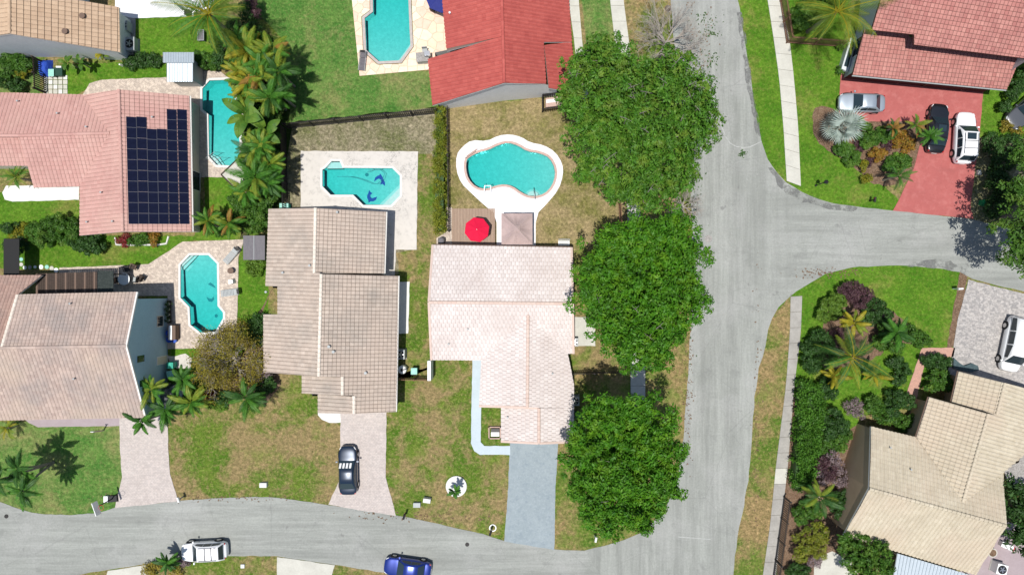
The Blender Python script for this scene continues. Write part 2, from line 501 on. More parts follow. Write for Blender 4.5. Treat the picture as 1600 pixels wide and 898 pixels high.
MT['stucco_grey'] = mat('pale_grey_stucco', (.60, .63, .65), ((1.2, (.52, .55, .57), .6, .4, .7), (6, (.38, .4, .42), .35, .45, .7)), .9)
MT['stucco_blue'] = mat('light_blue_stucco', (.43, .58, .64), ((.9, (.37, .52, .58), .6, .4, .7), (6, (.27, .41, .47), .35, .45, .7)), .9)
MT['stucco_brown'] = mat('brown_stucco', (.47, .345, .225), ((1.2, (.40, .29, .19), .6, .4, .7),), .9)
MT['fascia_white'] = mat('white_fascia', (.74, .72, .68), (), .6)
MT['fascia_brown'] = mat('brown_fascia', (.15, .10, .075), (), .7)
MT['underlay_pink'] = mat('pink_underlay', (.54, .41, .36), (), .95)
MT['underlay_sand'] = mat('sand_underlay', (.34, .26, .19), (), .95)
MT['underlay'] = mat('roof_underlay', (.16, .12, .10), (), .95)
MT['glass'] = mat('window_glass', (.02, .035, .045), (), .06, .6)
MT['black'] = mat('black_plastic', (.018, .018, .02), (), .45)
MT['rubber'] = mat('rubber', (.02, .02, .02), (), .8)
MT['steel'] = mat('steel', (.55, .56, .57), (), .3, .5, .9)
MT['grey_metal'] = mat('grey_painted_metal', (.36, .38, .38), ((4, (.28, .3, .3), .5, .4, .7),), .5)
MT['white_plastic'] = mat('white_plastic', (.78, .79, .78), ((5, (.66, .67, .66), .4, .45, .7),), .5)
MT['dark_wood'] = mat('dark_timber', (.045, .032, .026), ((3, (.075, .052, .04), .7, .4, .65, (1, 8, 1)),), .8)
MT['brown_wood'] = mat('brown_timber', (.19, .10, .062), ((3, (.26, .15, .09), .7, .4, .65, (1, 8, 1)),), .85)
MT['black_fence'] = mat('black_fence_paint', (.022, .020, .020), ((4, (.045, .04, .038), .6, .4, .7),), .6)
MT['bark'] = mat('tree_bark', (.20, .165, .13), ((3, (.11, .09, .07), .8, .4, .65, (1, 1, .25)),), .95, bumps=(.6, .04))
MT['grey_bark'] = mat('bleached_bark', (.42, .38, .34), ((4, (.28, .25, .22), .7, .4, .65),), .95)
MT['palm_bark'] = mat('palm_bark', (.30, .26, .21), ((5, (.17, .14, .11), .8, .4, .65, (1, 1, 4)),), .95, bumps=(.6, .03))
MT['lf_oak'] = leaf_mat('oak_leaves', (.036, .15, .006), (.095, .265, .012), (.15, .31, .015), .3)
MT['lf_oak2'] = leaf_mat('loose_oak_leaves', (.046, .155, .012), (.11, .26, .022), (.19, .29, .035), .3)
MT['lf_dark'] = leaf_mat('dark_leaves', (.022, .070, .012), (.055, .13, .024), None, .25)
MT['lf_mid'] = leaf_mat('mid_green_leaves', (.04, .125, .012), (.095, .21, .026), (.14, .24, .03), .3)
MT['lf_hedge'] = leaf_mat('hedge_leaves', (.045, .15, .012), (.105, .245, .024), None, .28)
MT['lf_lime'] = leaf_mat('lime_leaves', (.09, .19, .02), (.16, .27, .03), None, .3)
MT['lf_yellow'] = leaf_mat('yellow_leaves', (.30, .27, .015), (.17, .20, .02), None, .3)
MT['lf_chart'] = leaf_mat('yellow_green_leaves', (.17, .22, .02), (.30, .31, .03), (.09, .16, .02), .3)
MT['lf_olive'] = leaf_mat('olive_leaves', (.27, .22, .025), (.38, .31, .05), (.17, .20, .025), .3)
MT['lf_orange'] = leaf_mat('orange_croton_leaves', (.36, .15, .02), (.24, .20, .025), None, .25)
MT['lf_purple'] = leaf_mat('purple_leaves', (.075, .03, .045), (.13, .07, .075), None, .2)
MT['lf_red'] = leaf_mat('red_leaves', (.28, .03, .03), (.17, .03, .035), None, .2)
MT['lf_twig'] = leaf_mat('mauve_twigs', (.17, .125, .135), (.28, .21, .215), None, .1)
MT['lf_silver'] = leaf_mat('silver_fronds', (.32, .40, .36), (.44, .50, .45), None, .15)
MT['fr_green'] = leaf_mat('green_fronds', (.04, .15, .014), (.095, .25, .026), None, .3)
MT['fr_coco'] = leaf_mat('coconut_fronds', (.09, .18, .016), (.19, .27, .03), None, .3)
MT['fr_yellow'] = leaf_mat('yellow_fronds', (.26, .26, .02), (.40, .33, .02), None, .28)
MT['fr_olive'] = leaf_mat('olive_fronds', (.13, .23, .02), (.26, .30, .03), None, .28)
MT['fr_rust'] = leaf_mat('rusty_fronds', (.34, .17, .035), (.24, .15, .03), None, .2)
MT['fr_dark'] = leaf_mat('dark_fronds', (.022, .085, .014), (.055, .14, .022), None, .25)

# ------------------------------------------------------------------ pools (outlines first: the ground has to open for them)
def PX(*pts): return [P2(*p) for p in pts]
POOLS = {
 'dolphin': PX((504,265.5),(509,262.5),(518.6,252),(531,252),(536,262.5),(613,263),(625,275),(625,306),(611,320.5),(568,320.5),(552,304.5),(517,304.5),(504,291)),
 'slim': PX((282.5,414),(297,398.5),(326,398.5),(339.5,412),(340.5,478),(349,488),(349,497),(337,518),(314,519.5),(298,507),(296.5,479.5),(282.5,465)),
 'palm': PX((316.7,138.7),(328,126),(359,125),(368,136),(368,168),(374,180),(375,243),(361,259),(339,258),(327,245),(326,179),(316.7,171)),
 'flag': PX((582,-34),(583,19),(570,29),(572.5,79),(592,96.5),(625.5,95),(641.5,72.5),(640,43),(637,-34)),
 'kidney': smooth_poly(PX((728,264.5),(729,250),(733,246),(745.7,239),(763.5,234.5),(779,226.7),(794.7,223),(810,228),(823.6,236.7),(843.7,239.6),(859,246.8),(867.7,264.6),(866,282.4),(857,298),(843.7,305.8),(828,307),(814.7,301),(801,291),(788,288),(774.6,290),(759,295.8),(743.5,292.4),(732,280)), 1),
 'corner': PX((204,-30),(204,-1.5),(245,1.5),(250,-4),(256,-30)),
}
HOLES = [offset(p, .12) for p in POOLS.values()]

# ------------------------------------------------------------------ ground and lawns
sheet('ground', [(-400, -400), (400, -400), (400, 400), (-400, 400)], 0.0, MT['mixed'], HOLES)

def lawn(m, pts, z=.004, holes=(), seed=1, amp=.07):
    return sheet('lawn', rough_edge(PX(*pts), .6, amp, seed), z, MT[m], holes)

H_ = {k: offset(p, .12) for k, p in POOLS.items()}
lawn('green', [(395,-40),(552,-40),(562,118),(669,110),(690,168),(460,192),(436,192),(442,60),(400,20)], .004, seed=2)
lawn('dry', [(440,192),(682,168),(682,245),(655,262),(655,420),(622,430),(470,345),(436,345)], .004, [H_['dolphin']], 3)
lawn('mixed', [(652,240),(676,240),(674,575),(640,590),(620,590),(624,430),(619,395),(652,390)], .008, seed=4)
lawn('tan', [(699,165),(905,150),(985,300),(985,350),(900,392),(699,392)], .004, [H_['kidney']], 5)
lawn('mixed', [(262,640),(440,560),(500,620),(520,700),(520,790),(262,790)], .004, seed=6)
lawn('mixed', [(612,585),(740,560),(740,705),(800,705),(800,850),(600,830)], .008, seed=7)
lawn('green', [(-60,660),(192,655),(195,740),(182,800),(-60,815)], .004, seed=8)
lawn('lush', [(1150,-40),(1330,-40),(1312,130),(1310,190),(1270,170),(1420,330),(1395,335),(1240,320),(1160,200)], .004, seed=9)
lawn('lush', [(1200,520),(1250,400),(1512,400),(1490,545),(1410,640),(1340,650),(1340,900),(1200,900)], .006, seed=10)
lawn('strip', [(1090,950),(1190,520),(1238,455),(1236,600),(1205,900),(1200,950)], .010, seed=11)
lawn('strip', [(1000,-40),(1075,-40),(1095,330),(1090,700),(1000,860),(860,870),(860,690),(900,580),(1000,560),(985,75)], .006, seed=12)
lawn('green', [(905,-40),(955,-40),(990,110),(920,110)], .010, seed=13)
lawn('lush', [(200,24),(345,24),(345,86),(205,86)], .004, seed=14)
lawn('lush', [(100,100),(318,95),(318,125),(150,130),(120,148),(100,150)], .006, seed=15)
lawn('lush', [(-60,300),(126,300),(126,368),(330,368),(285,380),(232,415),(90,420),(-60,420)], .004, seed=16)
lawn('lush', [(320,268),(350,275),(400,330),(400,376),(300,376),(320,330)], .006, seed=17)
lawn('lush', [(370,376),(420,400),(420,560),(370,560)], .006, seed=18)
lawn('green', [(-60,85),(62,85),(62,150),(-60,150)], .004, seed=19)
lawn('lush', [(1530,150),(1610,90),(1610,220),(1530,220)], .010, seed=20)
lawn('dry', [(1520,215),(1660,215),(1660,360),(1515,350)], .012, seed=21)
lawn('mixed', [(225,860),(440,860),(440,960),(225,960)], .004, seed=22)
lawn('mixed', [(515,870),(680,890),(680,960),(515,960)], .004, seed=23)
lawn('lush', [(268,545),(310,545),(330,600),(262,640)], .010, seed=24)
sheet('mulch_bed', rough_edge(smooth_poly(PX((1268,170),(1290,165),(1330,188),(1400,185),(1445,165),(1480,205),(1440,235),(1428,285),(1365,292),(1340,265),(1300,240),(1272,220)), 1), .4, .08, 5), .016, MT['mulch'])
sheet('mulch_bed', rough_edge(smooth_poly(PX((1290,465),(1335,440),(1375,470),(1440,525),(1440,538),(1390,535),(1370,560),(1320,575),(1280,580),(1285,520)), 1), .4, .1, 6), .014, MT['mulch'])
sheet('mulch_bed', rough_edge(PX((1228,600),(1262,606),(1290,690),(1345,660),(1345,690),(1318,830),(1345,900),(1215,940),(1215,780)), .6, .1, 7), .014, MT['mulch'])
sheet('mulch_bed', rough_edge(PX((1500,425),(1512,432),(1492,540),(1478,548)), .5, .06, 8), .016, MT['mulch'])
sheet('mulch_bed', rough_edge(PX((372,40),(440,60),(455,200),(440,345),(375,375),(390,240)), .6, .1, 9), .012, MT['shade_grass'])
sheet('mulch_bed', rough_edge(PX((430,440),(404,490),(440,600),(415,632),(330,610),(385,545)), .6, .1, 10), .008, MT['mulch'])

# ------------------------------------------------------------------ roads
MAIN = PX((1030,-700),(1046,-40),(1052,60),(1070,200),(1081,330),(1080,500),(1074,600),(1069,670),(1060,745),(1040,795),(1005,830),(960,848),(913,860),(868,858),(790,845),(755,834),(689,819),(639,808),(619,805),(560,795),(433,777),(400,776),(332,778),(282,782),(180,793),(150,801),(110,804),(66,803),(33,796),(0,784),(-80,760),(-800,640),(-800,800),
          (-80,915),(60,905),(113,898),(169,890),(230,880),(290,872),(330,867),(433,868),(523,881),(560,886),(600,894),(660,905),(720,950),(790,1040),(820,1700),(1040,1700),(1130,960),(1145,898),(1152,840),(1162,790),(1169,750),(1175,680),(1179,620),(1186,575),(1196,540),(1200,515),(1206,498),(1216,480),(1234,463),(1256,447),(1290,428),(1330,418),(1370,415),(1420,415),(1460,418),(1500,425),(1520,436),(1660,470),(2300,640),
          (2300,550),(1660,385),(1600,362),(1540,348),(1515,342),(1395,329),(1340,323),(1300,318),(1270,308),(1253,300),(1228,285),(1214,271),(1200,249),(1190,220),(1181,180),(1171,110),(1163,60),(1153,0),(1148,-40),(1135,-700))
road = sheet('road', rough_edge(MAIN, .8, .05, 31), .022, MT['road_v'], thick=.03)
# the side street lies flush with the main one: paint it by its own direction
side = PX((-800,640),(-80,760),(0,784),(33,796),(66,803),(110,804),(150,801),(180,793),(282,782),(332,778),(400,776),(433,777),(560,795),(619,805),(639,808),(689,819),(755,834),(790,845),(868,858),(913,860),(940,900),(900,960),(720,950),(660,905),(600,894),(523,881),(433,868),(330,867),(230,880),(113,898),(-80,915),(-800,800))
sheet('road', rough_edge(side, .8, .04, 32), .026, MT['road_h'])
stain = mat('kerb_dirt', (.17, .172, .165), ((1.2, (.21, .215, .205), .8, .35, .65), (5, (.12, .12, .118), .5, .4, .7)), .95)
nt_ = stain.node_tree; pb_ = nt_.nodes['Principled BSDF']
nt_.links.new(noise(nt_, coord(nt_), .75, 8, .72, .43, .62), pb_.inputs['Alpha'])
sheet('gutter_dirt', rough_edge(PX((1207,262),(1228,286),(1253,301),(1300,319),(1340,324),(1338,330),(1296,327),(1250,316),(1220,296),(1200,262)), .5, .12, 3), .030, stain)
sheet('gutter_dirt', rough_edge(PX((1418,415),(1460,418),(1500,425),(1508,430),(1510,420),(1490,410),(1455,405),(1425,408)), .4, .15, 4), .030, stain)
sheet('gutter_dirt', rough_edge(PX((1158,20),(1168,80),(1176,140),(1190,215),(1182,210),(1168,140),(1160,80),(1151,20)), .5, .1, 5), .030, stain)
pale = mat('pale_crack_filler', (.40, .41, .39), ((3, (.33, .34, .32), .9, .45, .6),), .9)
mb = MB()
for path_ in ([(1122,172),(1127,196),(1134,214),(1141,224),(1150,229),(1161,231),(1171,230),(1180,226),(1190,221)], [(1060,838),(1085,840),(1110,842)]):
    q = [W(x, y, .032) for x, y in path_]
    for a, b in zip(q, q[1:]):
        d = (b - a).normalized(); s_ = Vector((-d.y, d.x, 0)) * .04
        mb.poly([a - s_, b - s_, b + s_, a + s_])
mb.build('road_marking', pale, kind='structure')

# ------------------------------------------------------------------ sidewalks, slab by slab
def walk(label, L_, R_, m='concrete', step=1.55, gap=.03, z=.06, odd=None):
    base = sheet('sidewalk', PX(*L_) + PX(*R_)[::-1], z - .035, MT['joint'])
    def res(pl):
        q = [Vector(P2(*p)) for p in pl]; d = [0]
        for a, b in zip(q, q[1:]): d.append(d[-1] + (b - a).length)
        return q, d
    ql, dl = res(L_); qr, dr = res(R_)
    def at(q, d, t):
        s = t * d[-1]
        for i in range(len(q) - 1):
            if s <= d[i + 1] + 1e-9: return q[i].lerp(q[i + 1], (s - d[i]) / (d[i + 1] - d[i]))
        return q[-1]
    n = max(1, round(dl[-1] / step)); g = gap / 2 / (dl[-1] / n)
    for i in range(n):
        t0, t1 = (i + g) / n, (i + 1 - g) / n
        zz = z + rng.uniform(-.006, .006)
        pts = [at(ql, dl, t0), at(qr, dr, t0), at(qr, dr, t1), at(ql, dl, t1)]
        mb = MB(); mb.prism([(p.x, p.y) for p in pts], zz - .06, zz, bottom=False)
        mb.build('paving_slab', MT[odd[1]] if odd and i in odd[0] else MT[m], base)
    return base
walk('r', [(1193,-40),(1199,0),(1207,50),(1217,120),(1224,200),(1229,283)], [(1211,-40),(1219,0),(1233,60),(1240,120),(1247,200),(1251,291)])
walk('s', [(1235,463),(1234,520),(1228,600),(1212,730),(1203,820),(1190,910),(1184,950)], [(1253,462),(1251,520),(1241,600),(1230,735),(1222,800),(1212,900),(1205,950)], 'concrete_dk', odd=((11,), 'concrete'))
walk('a', [(950,-40),(953,0),(960,60),(974,190),(980,330),(984,480),(985,560),(986,700),(975,800)], [(971,-40),(974,0),(984,75),(995,200),(1000,330),(1006,480),(1008,560),(1008,700),(998,800)])
walk('b', [(886,-40),(888,0),(898,70),(905,160)], [(902,-40),(904,0),(910,70),(920,160)])

# ------------------------------------------------------------------ driveways, paths, patios
def pad(name, pts, m, z=.05, holes=(), thick=.06): return sheet(name, rough_edge(PX(*pts), .45, .028, len(pts) + int(pts[0][0])), z, MT[m], holes, thick)
pad('driveway', [(186,640),(262,640),(263,700),(266,740),(279,782),(180,793),(191,745),(188,700)], 'pav_pink')
pad('driveway', [(532,640),(604,640),(603,745),(619,805),(560,796),(513,787),(532,748)], 'pav_pink')
pad('driveway', [(797,680),(873,680),(868,760),(866,858),(788,845),(794,760)], 'blue_drive')
pad('driveway', [(1313,112),(1536,140),(1530,210),(1520,290),(1516,320),(1520,342),(1395,329),(1408,305),(1428,262),(1436,228),(1455,205),(1445,190),(1310,190)], 'red_drive')
pad('driveway', [(1513,437),(1660,474),(1660,620),(1480,585),(1489,545),(1496,500)], 'pav_white')
pad('driveway', [(433,869),(523,882),(500,960),(433,960)], 'concrete')
pad('driveway', [(169,891),(232,881),(232,960),(150,960)], 'concrete')
pad('driveway', [(1555,640),(1680,660),(1680,780),(1575,760),(1560,700)], 'gravel')
pad('driveway', [(1500,830),(1575,815),(1680,840),(1680,960),(1500,960)], 'lilac_path', .04)
pad('path', [(36,652),(190,652),(190,665),(60,667),(45,660)], 'lilac_path', .03)
pad('path', [(738,560),(754,560),(751,690),(757,696),(797,696),(797,710),(750,710),(741,704),(736,692)], 'blue_path', .055)
pad('path', [(868,495),(930,495),(930,540),(868,540)], 'concrete', .05)
pad('path', [(497,640),(533,640),(533,660),(515,660),(503,655),(497,648)], 'coping_white', .04)
pad('path', [(622,440),(640,440),(638,521),(622,521)], 'coping_white', .045)
pad('path', [(4,301),(10,290),(124,290),(124,312),(20,315),(8,312)], 'coping_white', .045)
pad('path', [(1413,625),(1440,543),(1492,543),(1489,557),(1447,557),(1428,640)], 'pav_brick', .05)
pad('path', [(275,556),(290,552),(300,560),(298,575),(270,575),(262,556)], 'travertine', .04)
pad('path', [(698,324),(706,324),(706,384),(682,384),(682,372),(698,362)], 'pav_beige', .04)
pad('path', [(190,20),(212,20),(212,90),(190,90)], 'concrete_dk', .03)
pad('path', [(1272,872),(1300,860),(1340,884),(1340,940),(1270,940)], 'concrete', .03)
pad('patio', [(470,236),(653,237),(651,390),(619,390),(617,430),(560,430),(560,345),(470,345)], 'travertine', .07, [H_['dolphin']])
pad('patio', [(93,418),(232,413),(285,378),(382,374),(373,402),(371,493),(370,543),(262,545),(262,462),(93,462)], 'pav_beige', .06, [H_['slim']])
pad('patio', [(128,152),(140,131),(160,125),(318,119),(318,111),(345,112),(380,140),(384,262),(347,277),(300,277),(300,160)], 'pav_beige', .06, [H_['palm']])
pad('patio', [(180,-50),(335,-50),(335,10),(303,20),(303,26),(208,29),(180,22)], 'white_deck', .06, [H_['corner']])
sheet('patio', smooth_poly(PX((713,242),(723,229),(737,219),(761,221),(779,212),(797,210),(815,214.5),(828,223),(850,227),(868,238),(879,256),(880,273.5),(873,296),(855,318),(837,336),(837,384),(837,395),(776,395),(776,384),(776,336),(757,321),(734.5,300),(721,287),(713,267)), 1), .06, MT['white_deck'], [H_['kidney']], .06)

# stamped stone pool deck beside the red house: every stone its own piece
def stone_deck(outer, hole, n, seed):
    r = random.Random(seed)
    base = sheet('patio', outer, .03, MT['joint_sand'], [hole], .03)
    xs = [p[0] for p in outer]; ys = [p[1] for p in outer]
    seeds = []
    tries = 0
    while len(seeds) < n and tries < 6000:
        tries += 1
        s = Vector((r.uniform(min(xs), max(xs)), r.uniform(min(ys), max(ys))))
        if all((s - q).length > .62 for q in seeds) and inside(s, outer): seeds.append(s)
    hl = [Vector(p) for p in hole]
    for s in seeds:
        poly = [Vector(p) for p in [(s.x - 1.6, s.y - 1.6), (s.x + 1.6, s.y - 1.6), (s.x + 1.6, s.y + 1.6), (s.x - 1.6, s.y + 1.6)]]
        for q in seeds:
            if q is s or (q - s).length > 3.2: continue
            poly = cut(poly, (s + q) / 2 - (q - s).normalized() * .03, (q - s))
        ring = outer if area2(outer) > 0 else outer[::-1]
        for i in range(len(ring)):
            a = Vector(ring[i]); b = Vector(ring[(i + 1) % len(ring)]); d = b - a
            poly = cut(poly, a, Vector((d.y, -d.x)))
        if len(poly) < 3: continue
        for part in minus(poly, hl):
            if len(part) < 3 or abs(area2([(p.x, p.y) for p in part])) < .12: continue
            pts = [(p.x, p.y) for p in part]
            z = .062 + r.uniform(-.005, .006)
            mb = MB(); mb.prism(pts, .03, z, bottom=False)
            mb.build('paving_stone', STONE[r.randrange(len(STONE))], base)

def cut(poly, p0, nrm):
    out = []
    for i in range(len(poly)):
        a, b = poly[i], poly[(i + 1) % len(poly)]
        da, db = (a - p0).dot(nrm), (b - p0).dot(nrm)
        if da <= 0: out.append(a)
        if da * db < 0: out.append(a.lerp(b, da / (da - db)))
    return out

def minus(poly, hole):
    """pieces of a convex polygon that lie outside a (nearly convex) outline"""
    hp = [(p.x, p.y) for p in hole]
    if not any(inside(p, hp) for p in poly) and not inside(sum(poly, Vector((0, 0))) / len(poly), hp): 
        if not any(inside(h, [(p.x, p.y) for p in poly]) for h in hole): return [poly]
    vs = list(poly) + list(hole); n = len(poly)
    es = [(i, (i + 1) % n) for i in range(n)] + [(n + i, n + (i + 1) % len(hole)) for i in range(len(hole))]
    ov, _, of, _, _, _ = delaunay_2d_cdt(vs, es, [], 0, 1e-5)
    pp = [(p.x, p.y) for p in poly]; out = []
    keep = []
    for f in of:
        c = sum((ov[i] for i in f), Vector((0, 0))) / len(f)
        if inside(c, pp) and not inside(c, hp): keep.append(list(f))
    # chain the outer edges of the kept triangles into one outline each
    ed = {}
    for f in keep:
        q = f if area2([(ov[i].x, ov[i].y) for i in f]) > 0 else f[::-1]
        for i in range(3): ed[(q[i], q[(i + 1) % 3])] = 1
    bd = {a: b for (a, b) in ed if (b, a) not in ed}
    while bd:
        st = next(iter(bd)); lp = [st]; cur = bd.pop(st)
        while cur != st and cur in bd:
            lp.append(cur); cur = bd.pop(cur)
        out.append([ov[i] for i in lp])
    return out

MT['joint_sand'] = mat('joint_sand', (.62, .47, .36), ((4, (.5, .37, .28), .7, .4, .65),), .95)
STONE = [mat('cream_stone', (.76, .62, .46), ((2.5, (.68, .52, .38), .7, .4, .65), (9, (.6, .47, .35), .3, .45, .7)), .85),
         mat('pink_stone', (.76, .55, .43), ((2.5, (.70, .47, .36), .7, .4, .65), (9, (.6, .42, .33), .3, .45, .7)), .85),
         mat('ivory_stone', (.80, .69, .53), ((2.5, (.72, .6, .45), .7, .4, .65), (9, (.6, .5, .38), .3, .45, .7)), .85)]
stone_deck(PX((548,-40),(550,0),(562,119),(672,109),(705,100),(705,-40)), offset(POOLS['flag'], .32), 150, 5)

# timber deck under the red parasol
t = thing('timber_deck', 'low brown plank deck beside the white pool apron, under the red parasol', 'deck', (*P2(741, 354), 0))
q = PX((706,326),(775,326),(775,392),(706,392))
mb = MB(); bw = .145; x = q[0][0]
wood_deck = mat('deck_planks', (.33, .235, .175), ((2, (.40, .30, .23), .7, .4, .65, (6, .4, 1)), (8, (.22, .16, .12), .4, .45, .7)), .85)
while x < q[1][0] - bw:
    mb.box((x + bw / 2, (q[0][1] + q[2][1]) / 2, .07 + rng.uniform(-.003, .003)), (bw - .018, abs(q[0][1] - q[2][1]), .04)); x += bw
mb.build('deck_planks', wood_deck, t, kind='stuff')
mb = MB(); mb.box((*P2(740.5, 359), .025), (4.25, 4.0, .04)); mb.build('joist_frame', MT['dark_wood'], t)

# ------------------------------------------------------------------ swimming pools
FZ = {}
SLOPE = {'dolphin': (-1, 0), 'slim': (0, -1), 'palm': (0, 1), 'flag': (0, 1), 'kidney': (-1, 0), 'corner': (0, 1)}
def pool(key, label, deck_z, coping_m, cw=.26, depth=1.2):
    out = POOLS[key]
    sx, sy = SLOPE[key]; pr_ = [p[0] * sx + p[1] * sy for p in out]; s0, s1 = min(pr_), max(pr_)
    def fz(x, y): return -(.6 + (depth - .6) * (x * sx + y * sy - s0) / (s1 - s0))
    FZ[key] = fz
    c = (sum(p[0] for p in out) / len(out), sum(p[1] for p in out) / len(out), 0)
    t = thing('swimming_pool', label, 'swimming pool', c)
    ccw = out if area2(out) > 0 else out[::-1]
    mb = MB(); n = len(ccw)
    vs = [Vector(p) for p in ccw]
    ov, _, of, _, _, _ = delaunay_2d_cdt(vs, [(i, (i + 1) % n) for i in range(n)], [], 0, 1e-5)
    floor = []
    for f in of:
        cc = sum((ov[i] for i in f), Vector((0, 0))) / len(f)
        if inside(cc, ccw): floor.append([ov[i] for i in f])
    for f in floor:
        q = f if area2([(p.x, p.y) for p in f]) > 0 else f[::-1]
        mb.poly([(p.x, p.y, fz(p.x, p.y)) for p in q])
    for i in range(n):
        a, b = ccw[i], ccw[(i + 1) % n]
        mb.poly([(a[0], a[1], deck_z), (b[0], b[1], deck_z), (b[0], b[1], fz(*b)), (a[0], a[1], fz(*a))])
    mb.build('basin', MT['plaster'], t)
    ins = offset(ccw, -.004)
    mb = MB(); m = len(ins)
    ov2, _, of2, _, _, _ = delaunay_2d_cdt([Vector(p) for p in ins], [(i, (i + 1) % m) for i in range(m)], [], 0, 1e-5)
    V = [(p.x, p.y, -.07) for p in ov2] + [(p.x, p.y, fz(p.x, p.y) + .006) for p in ov2]; nv = len(ov2); F = []; cnt = {}
    for f in of2:
        cc = sum((ov2[i] for i in f), Vector((0, 0))) / len(f)
        if not inside(cc, ins): continue
        f = list(f)
        if area2([(ov2[i].x, ov2[i].y) for i in f]) < 0: f = f[::-1]
        F.append(tuple(f)); F.append(tuple(nv + i for i in reversed(f)))
        for i in range(3): cnt[(f[i], f[(i + 1) % 3])] = 1
    for (a, b) in cnt:
        if (b, a) not in cnt: F.append((b, a, nv + a, nv + b))
    mb.raw(V, F); mb.build('water', MT['water'], t)
    o2 = offset(ccw, cw); mb = MB()
    zt, zb = deck_z + .022, deck_z - .03
    for i in range(n):
        j = (i + 1) % n
        a, b, A, B = ins[i], ins[j], o2[i], o2[j]
        mb.poly([(a[0], a[1], zt), (A[0], A[1], zt), (B[0], B[1], zt), (b[0], b[1], zt)])
        mb.poly([(A[0], A[1], zt), (A[0], A[1], zb), (B[0], B[1], zb), (B[0], B[1], zt)])
        mb.poly([(a[0], a[1], zb - .04), (a[0], a[1], zt), (b[0], b[1], zt), (b[0], b[1], zb - .04)])
    mb.build('coping', MT[coping_m], t)
    return t

def steps(t, rows, m='plaster_step', depth=1.4):
    """rows: list of (polygon in pixels, top height)"""
    for pts, z in rows:
        mb = MB(); mb.prism(PX(*pts), -depth, z, bottom=False); mb.build('pool_step', MT[m], t)

def flat_shape(t, name, pts, z, m):
    mb = MB()
    q = [Vector(p) for p in offset(PX(*pts), .05 if m == 'navy_tile' else 0.0)]; n = len(q)
    ov, _, of, _, _, _ = delaunay_2d_cdt(q, [(i, (i + 1) % n) for i in range(n)], [], 0, 1e-5)
    ring = [(p.x, p.y) for p in q]
    for f in of:
        cc = sum((ov[i] for i in f), Vector((0, 0))) / len(f)
        if inside(cc, ring):
            g = [ov[i] for i in f]
            if area2([(p.x, p.y) for p in g]) < 0: g = g[::-1]
            mb.poly([(p.x, p.y, (FZ[z](p.x, p.y) + .02) if isinstance(z, str) else z) for p in g])
    return mb.build(name, MT[m], t)

tp = pool('dolphin', 'angular turquoise pool with two navy dolphins on its floor', .07, 'coping_white', .2, 1.15)
steps(tp, [([(516,254.5),(519,252.6),(530.5,252.6),(535,262.4),(509.5,262.6)], -.30),
           ([(624.6,292),(624.6,306),(611,320),(597,320)], -.22), ([(624.6,285.5),(624.6,292.3),(597.4,320),(590,320)], -.50), ([(624.6,279),(624.6,285.8),(590.4,320),(583,320)], -.80)])
def dol(pts, cx=0, cy=0): return [(480 + x / 8.16, 230 + y / 8.16) for x, y in pts]
k_ = 1.0
flat_shape(tp, 'mosaic_dolphin', dol([(838,415),(852,375),(885,352),(905,350),(912,333),(925,350),(945,382),(955,415),(968,436),(968,468),(945,447),(922,455),(934,430),(925,398),(900,380),(872,388)]), 'dolphin', 'navy_tile')
flat_shape(tp, 'mosaic_dolphin', dol([(768,538),(778,560),(800,575),(782,588),(775,610),(790,636),(815,645),(832,635),(862,628),(850,655),(820,672),(782,672),(765,686),(762,660),(748,632),(748,600),(762,578)]), 'dolphin', 'navy_tile')
mb = MB(); mb.cyl(*P2(570.5, 271), FZ['dolphin'](*P2(570.5, 271)), FZ['dolphin'](*P2(570.5, 271)) + .06, .18, 12); mb.build('floor_drain', MT['teal_tile'], tp)
mb = MB(); mb.tube([W(x, y, -.06) for x, y in ((527,276),(547,276),(560,279),(572,283),(581,287),(590,287),(598,280),(601,271),(594,265),(583,265),(574,269))], .022, 5); mb.build('cleaner_hose', MT['teal_tile'], tp)
tp = pool('slim', 'narrow turquoise pool with diagonal corner steps in beige paving', .06, 'coping_white', .2, 1.25)
steps(tp, [([(282.7,417),(282.7,413.5),(297,399),(301.5,399)], -.2), ([(282.7,421),(282.7,416.8),(301.3,399),(306,399),(285,421)], -.42), ([(285,421),(306,399),(311,399),(288.5,424)], -.68), ([(288.5,424),(311,399),(316,399),(292,427.5)], -.95)])
for pts in ([(319,444),(323,441),(328,445),(331,450),(327,448),(323,446)], [(316,464),(319,466),(324,467),(327,463),(328,468),(324,472),(319,471)], [(335.5,458),(337.5,455),(338.5,461),(339,467),(336.5,465)], [(328,492),(331,491),(333,494),(331,497),(328,496)]):
    flat_shape(tp, 'mosaic_dolphin', pts, 'slim', 'teal_tile')
tp = pool('palm', 'turquoise pool half hidden under the palms, curved steps at one end', .06, 'coping_white', .22, 1.2)
steps(tp, [([(327.2,245),(330,236.5),(342,241),(353,258.5),(339,258)], -.75), ([(327.2,245),(329,239.5),(339,244),(349,258.4),(339,258)], -.48), ([(327.2,245.4),(328.5,242),(336,247),(345,258.3),(339,258)], -.22)])
mb = MB()
for a in ((335,244),(345,252)):
    p = W(*a, .06); mb.tube([p + Vector((-.55, -.35, -.05)), p + Vector((-.5, -.3, .75)), p + Vector((.35, .25, .8)), p + Vector((.6, .4, -.35))], .025, 6)
mb.build('hand_rail', MT['steel'], tp)
tp = pool('flag', 'bright turquoise pool in a peach stone deck beside the red roof', .062, 'coping_grey', .26, 1.2)
steps(tp, [([(573.5,80),(592,96),(600,96),(573.2,72)], -1.0), ([(641,72.5),(625.5,94.8),(616,95.2),(641,62)], -.7), ([(641,72.6),(626,94.6),(620,95),(641,67)], -.35)])
tp = pool('kidney', 'kidney shaped turquoise pool ringed by a white painted apron', .06, 'coping_red', .22, 1.2)
rows = []
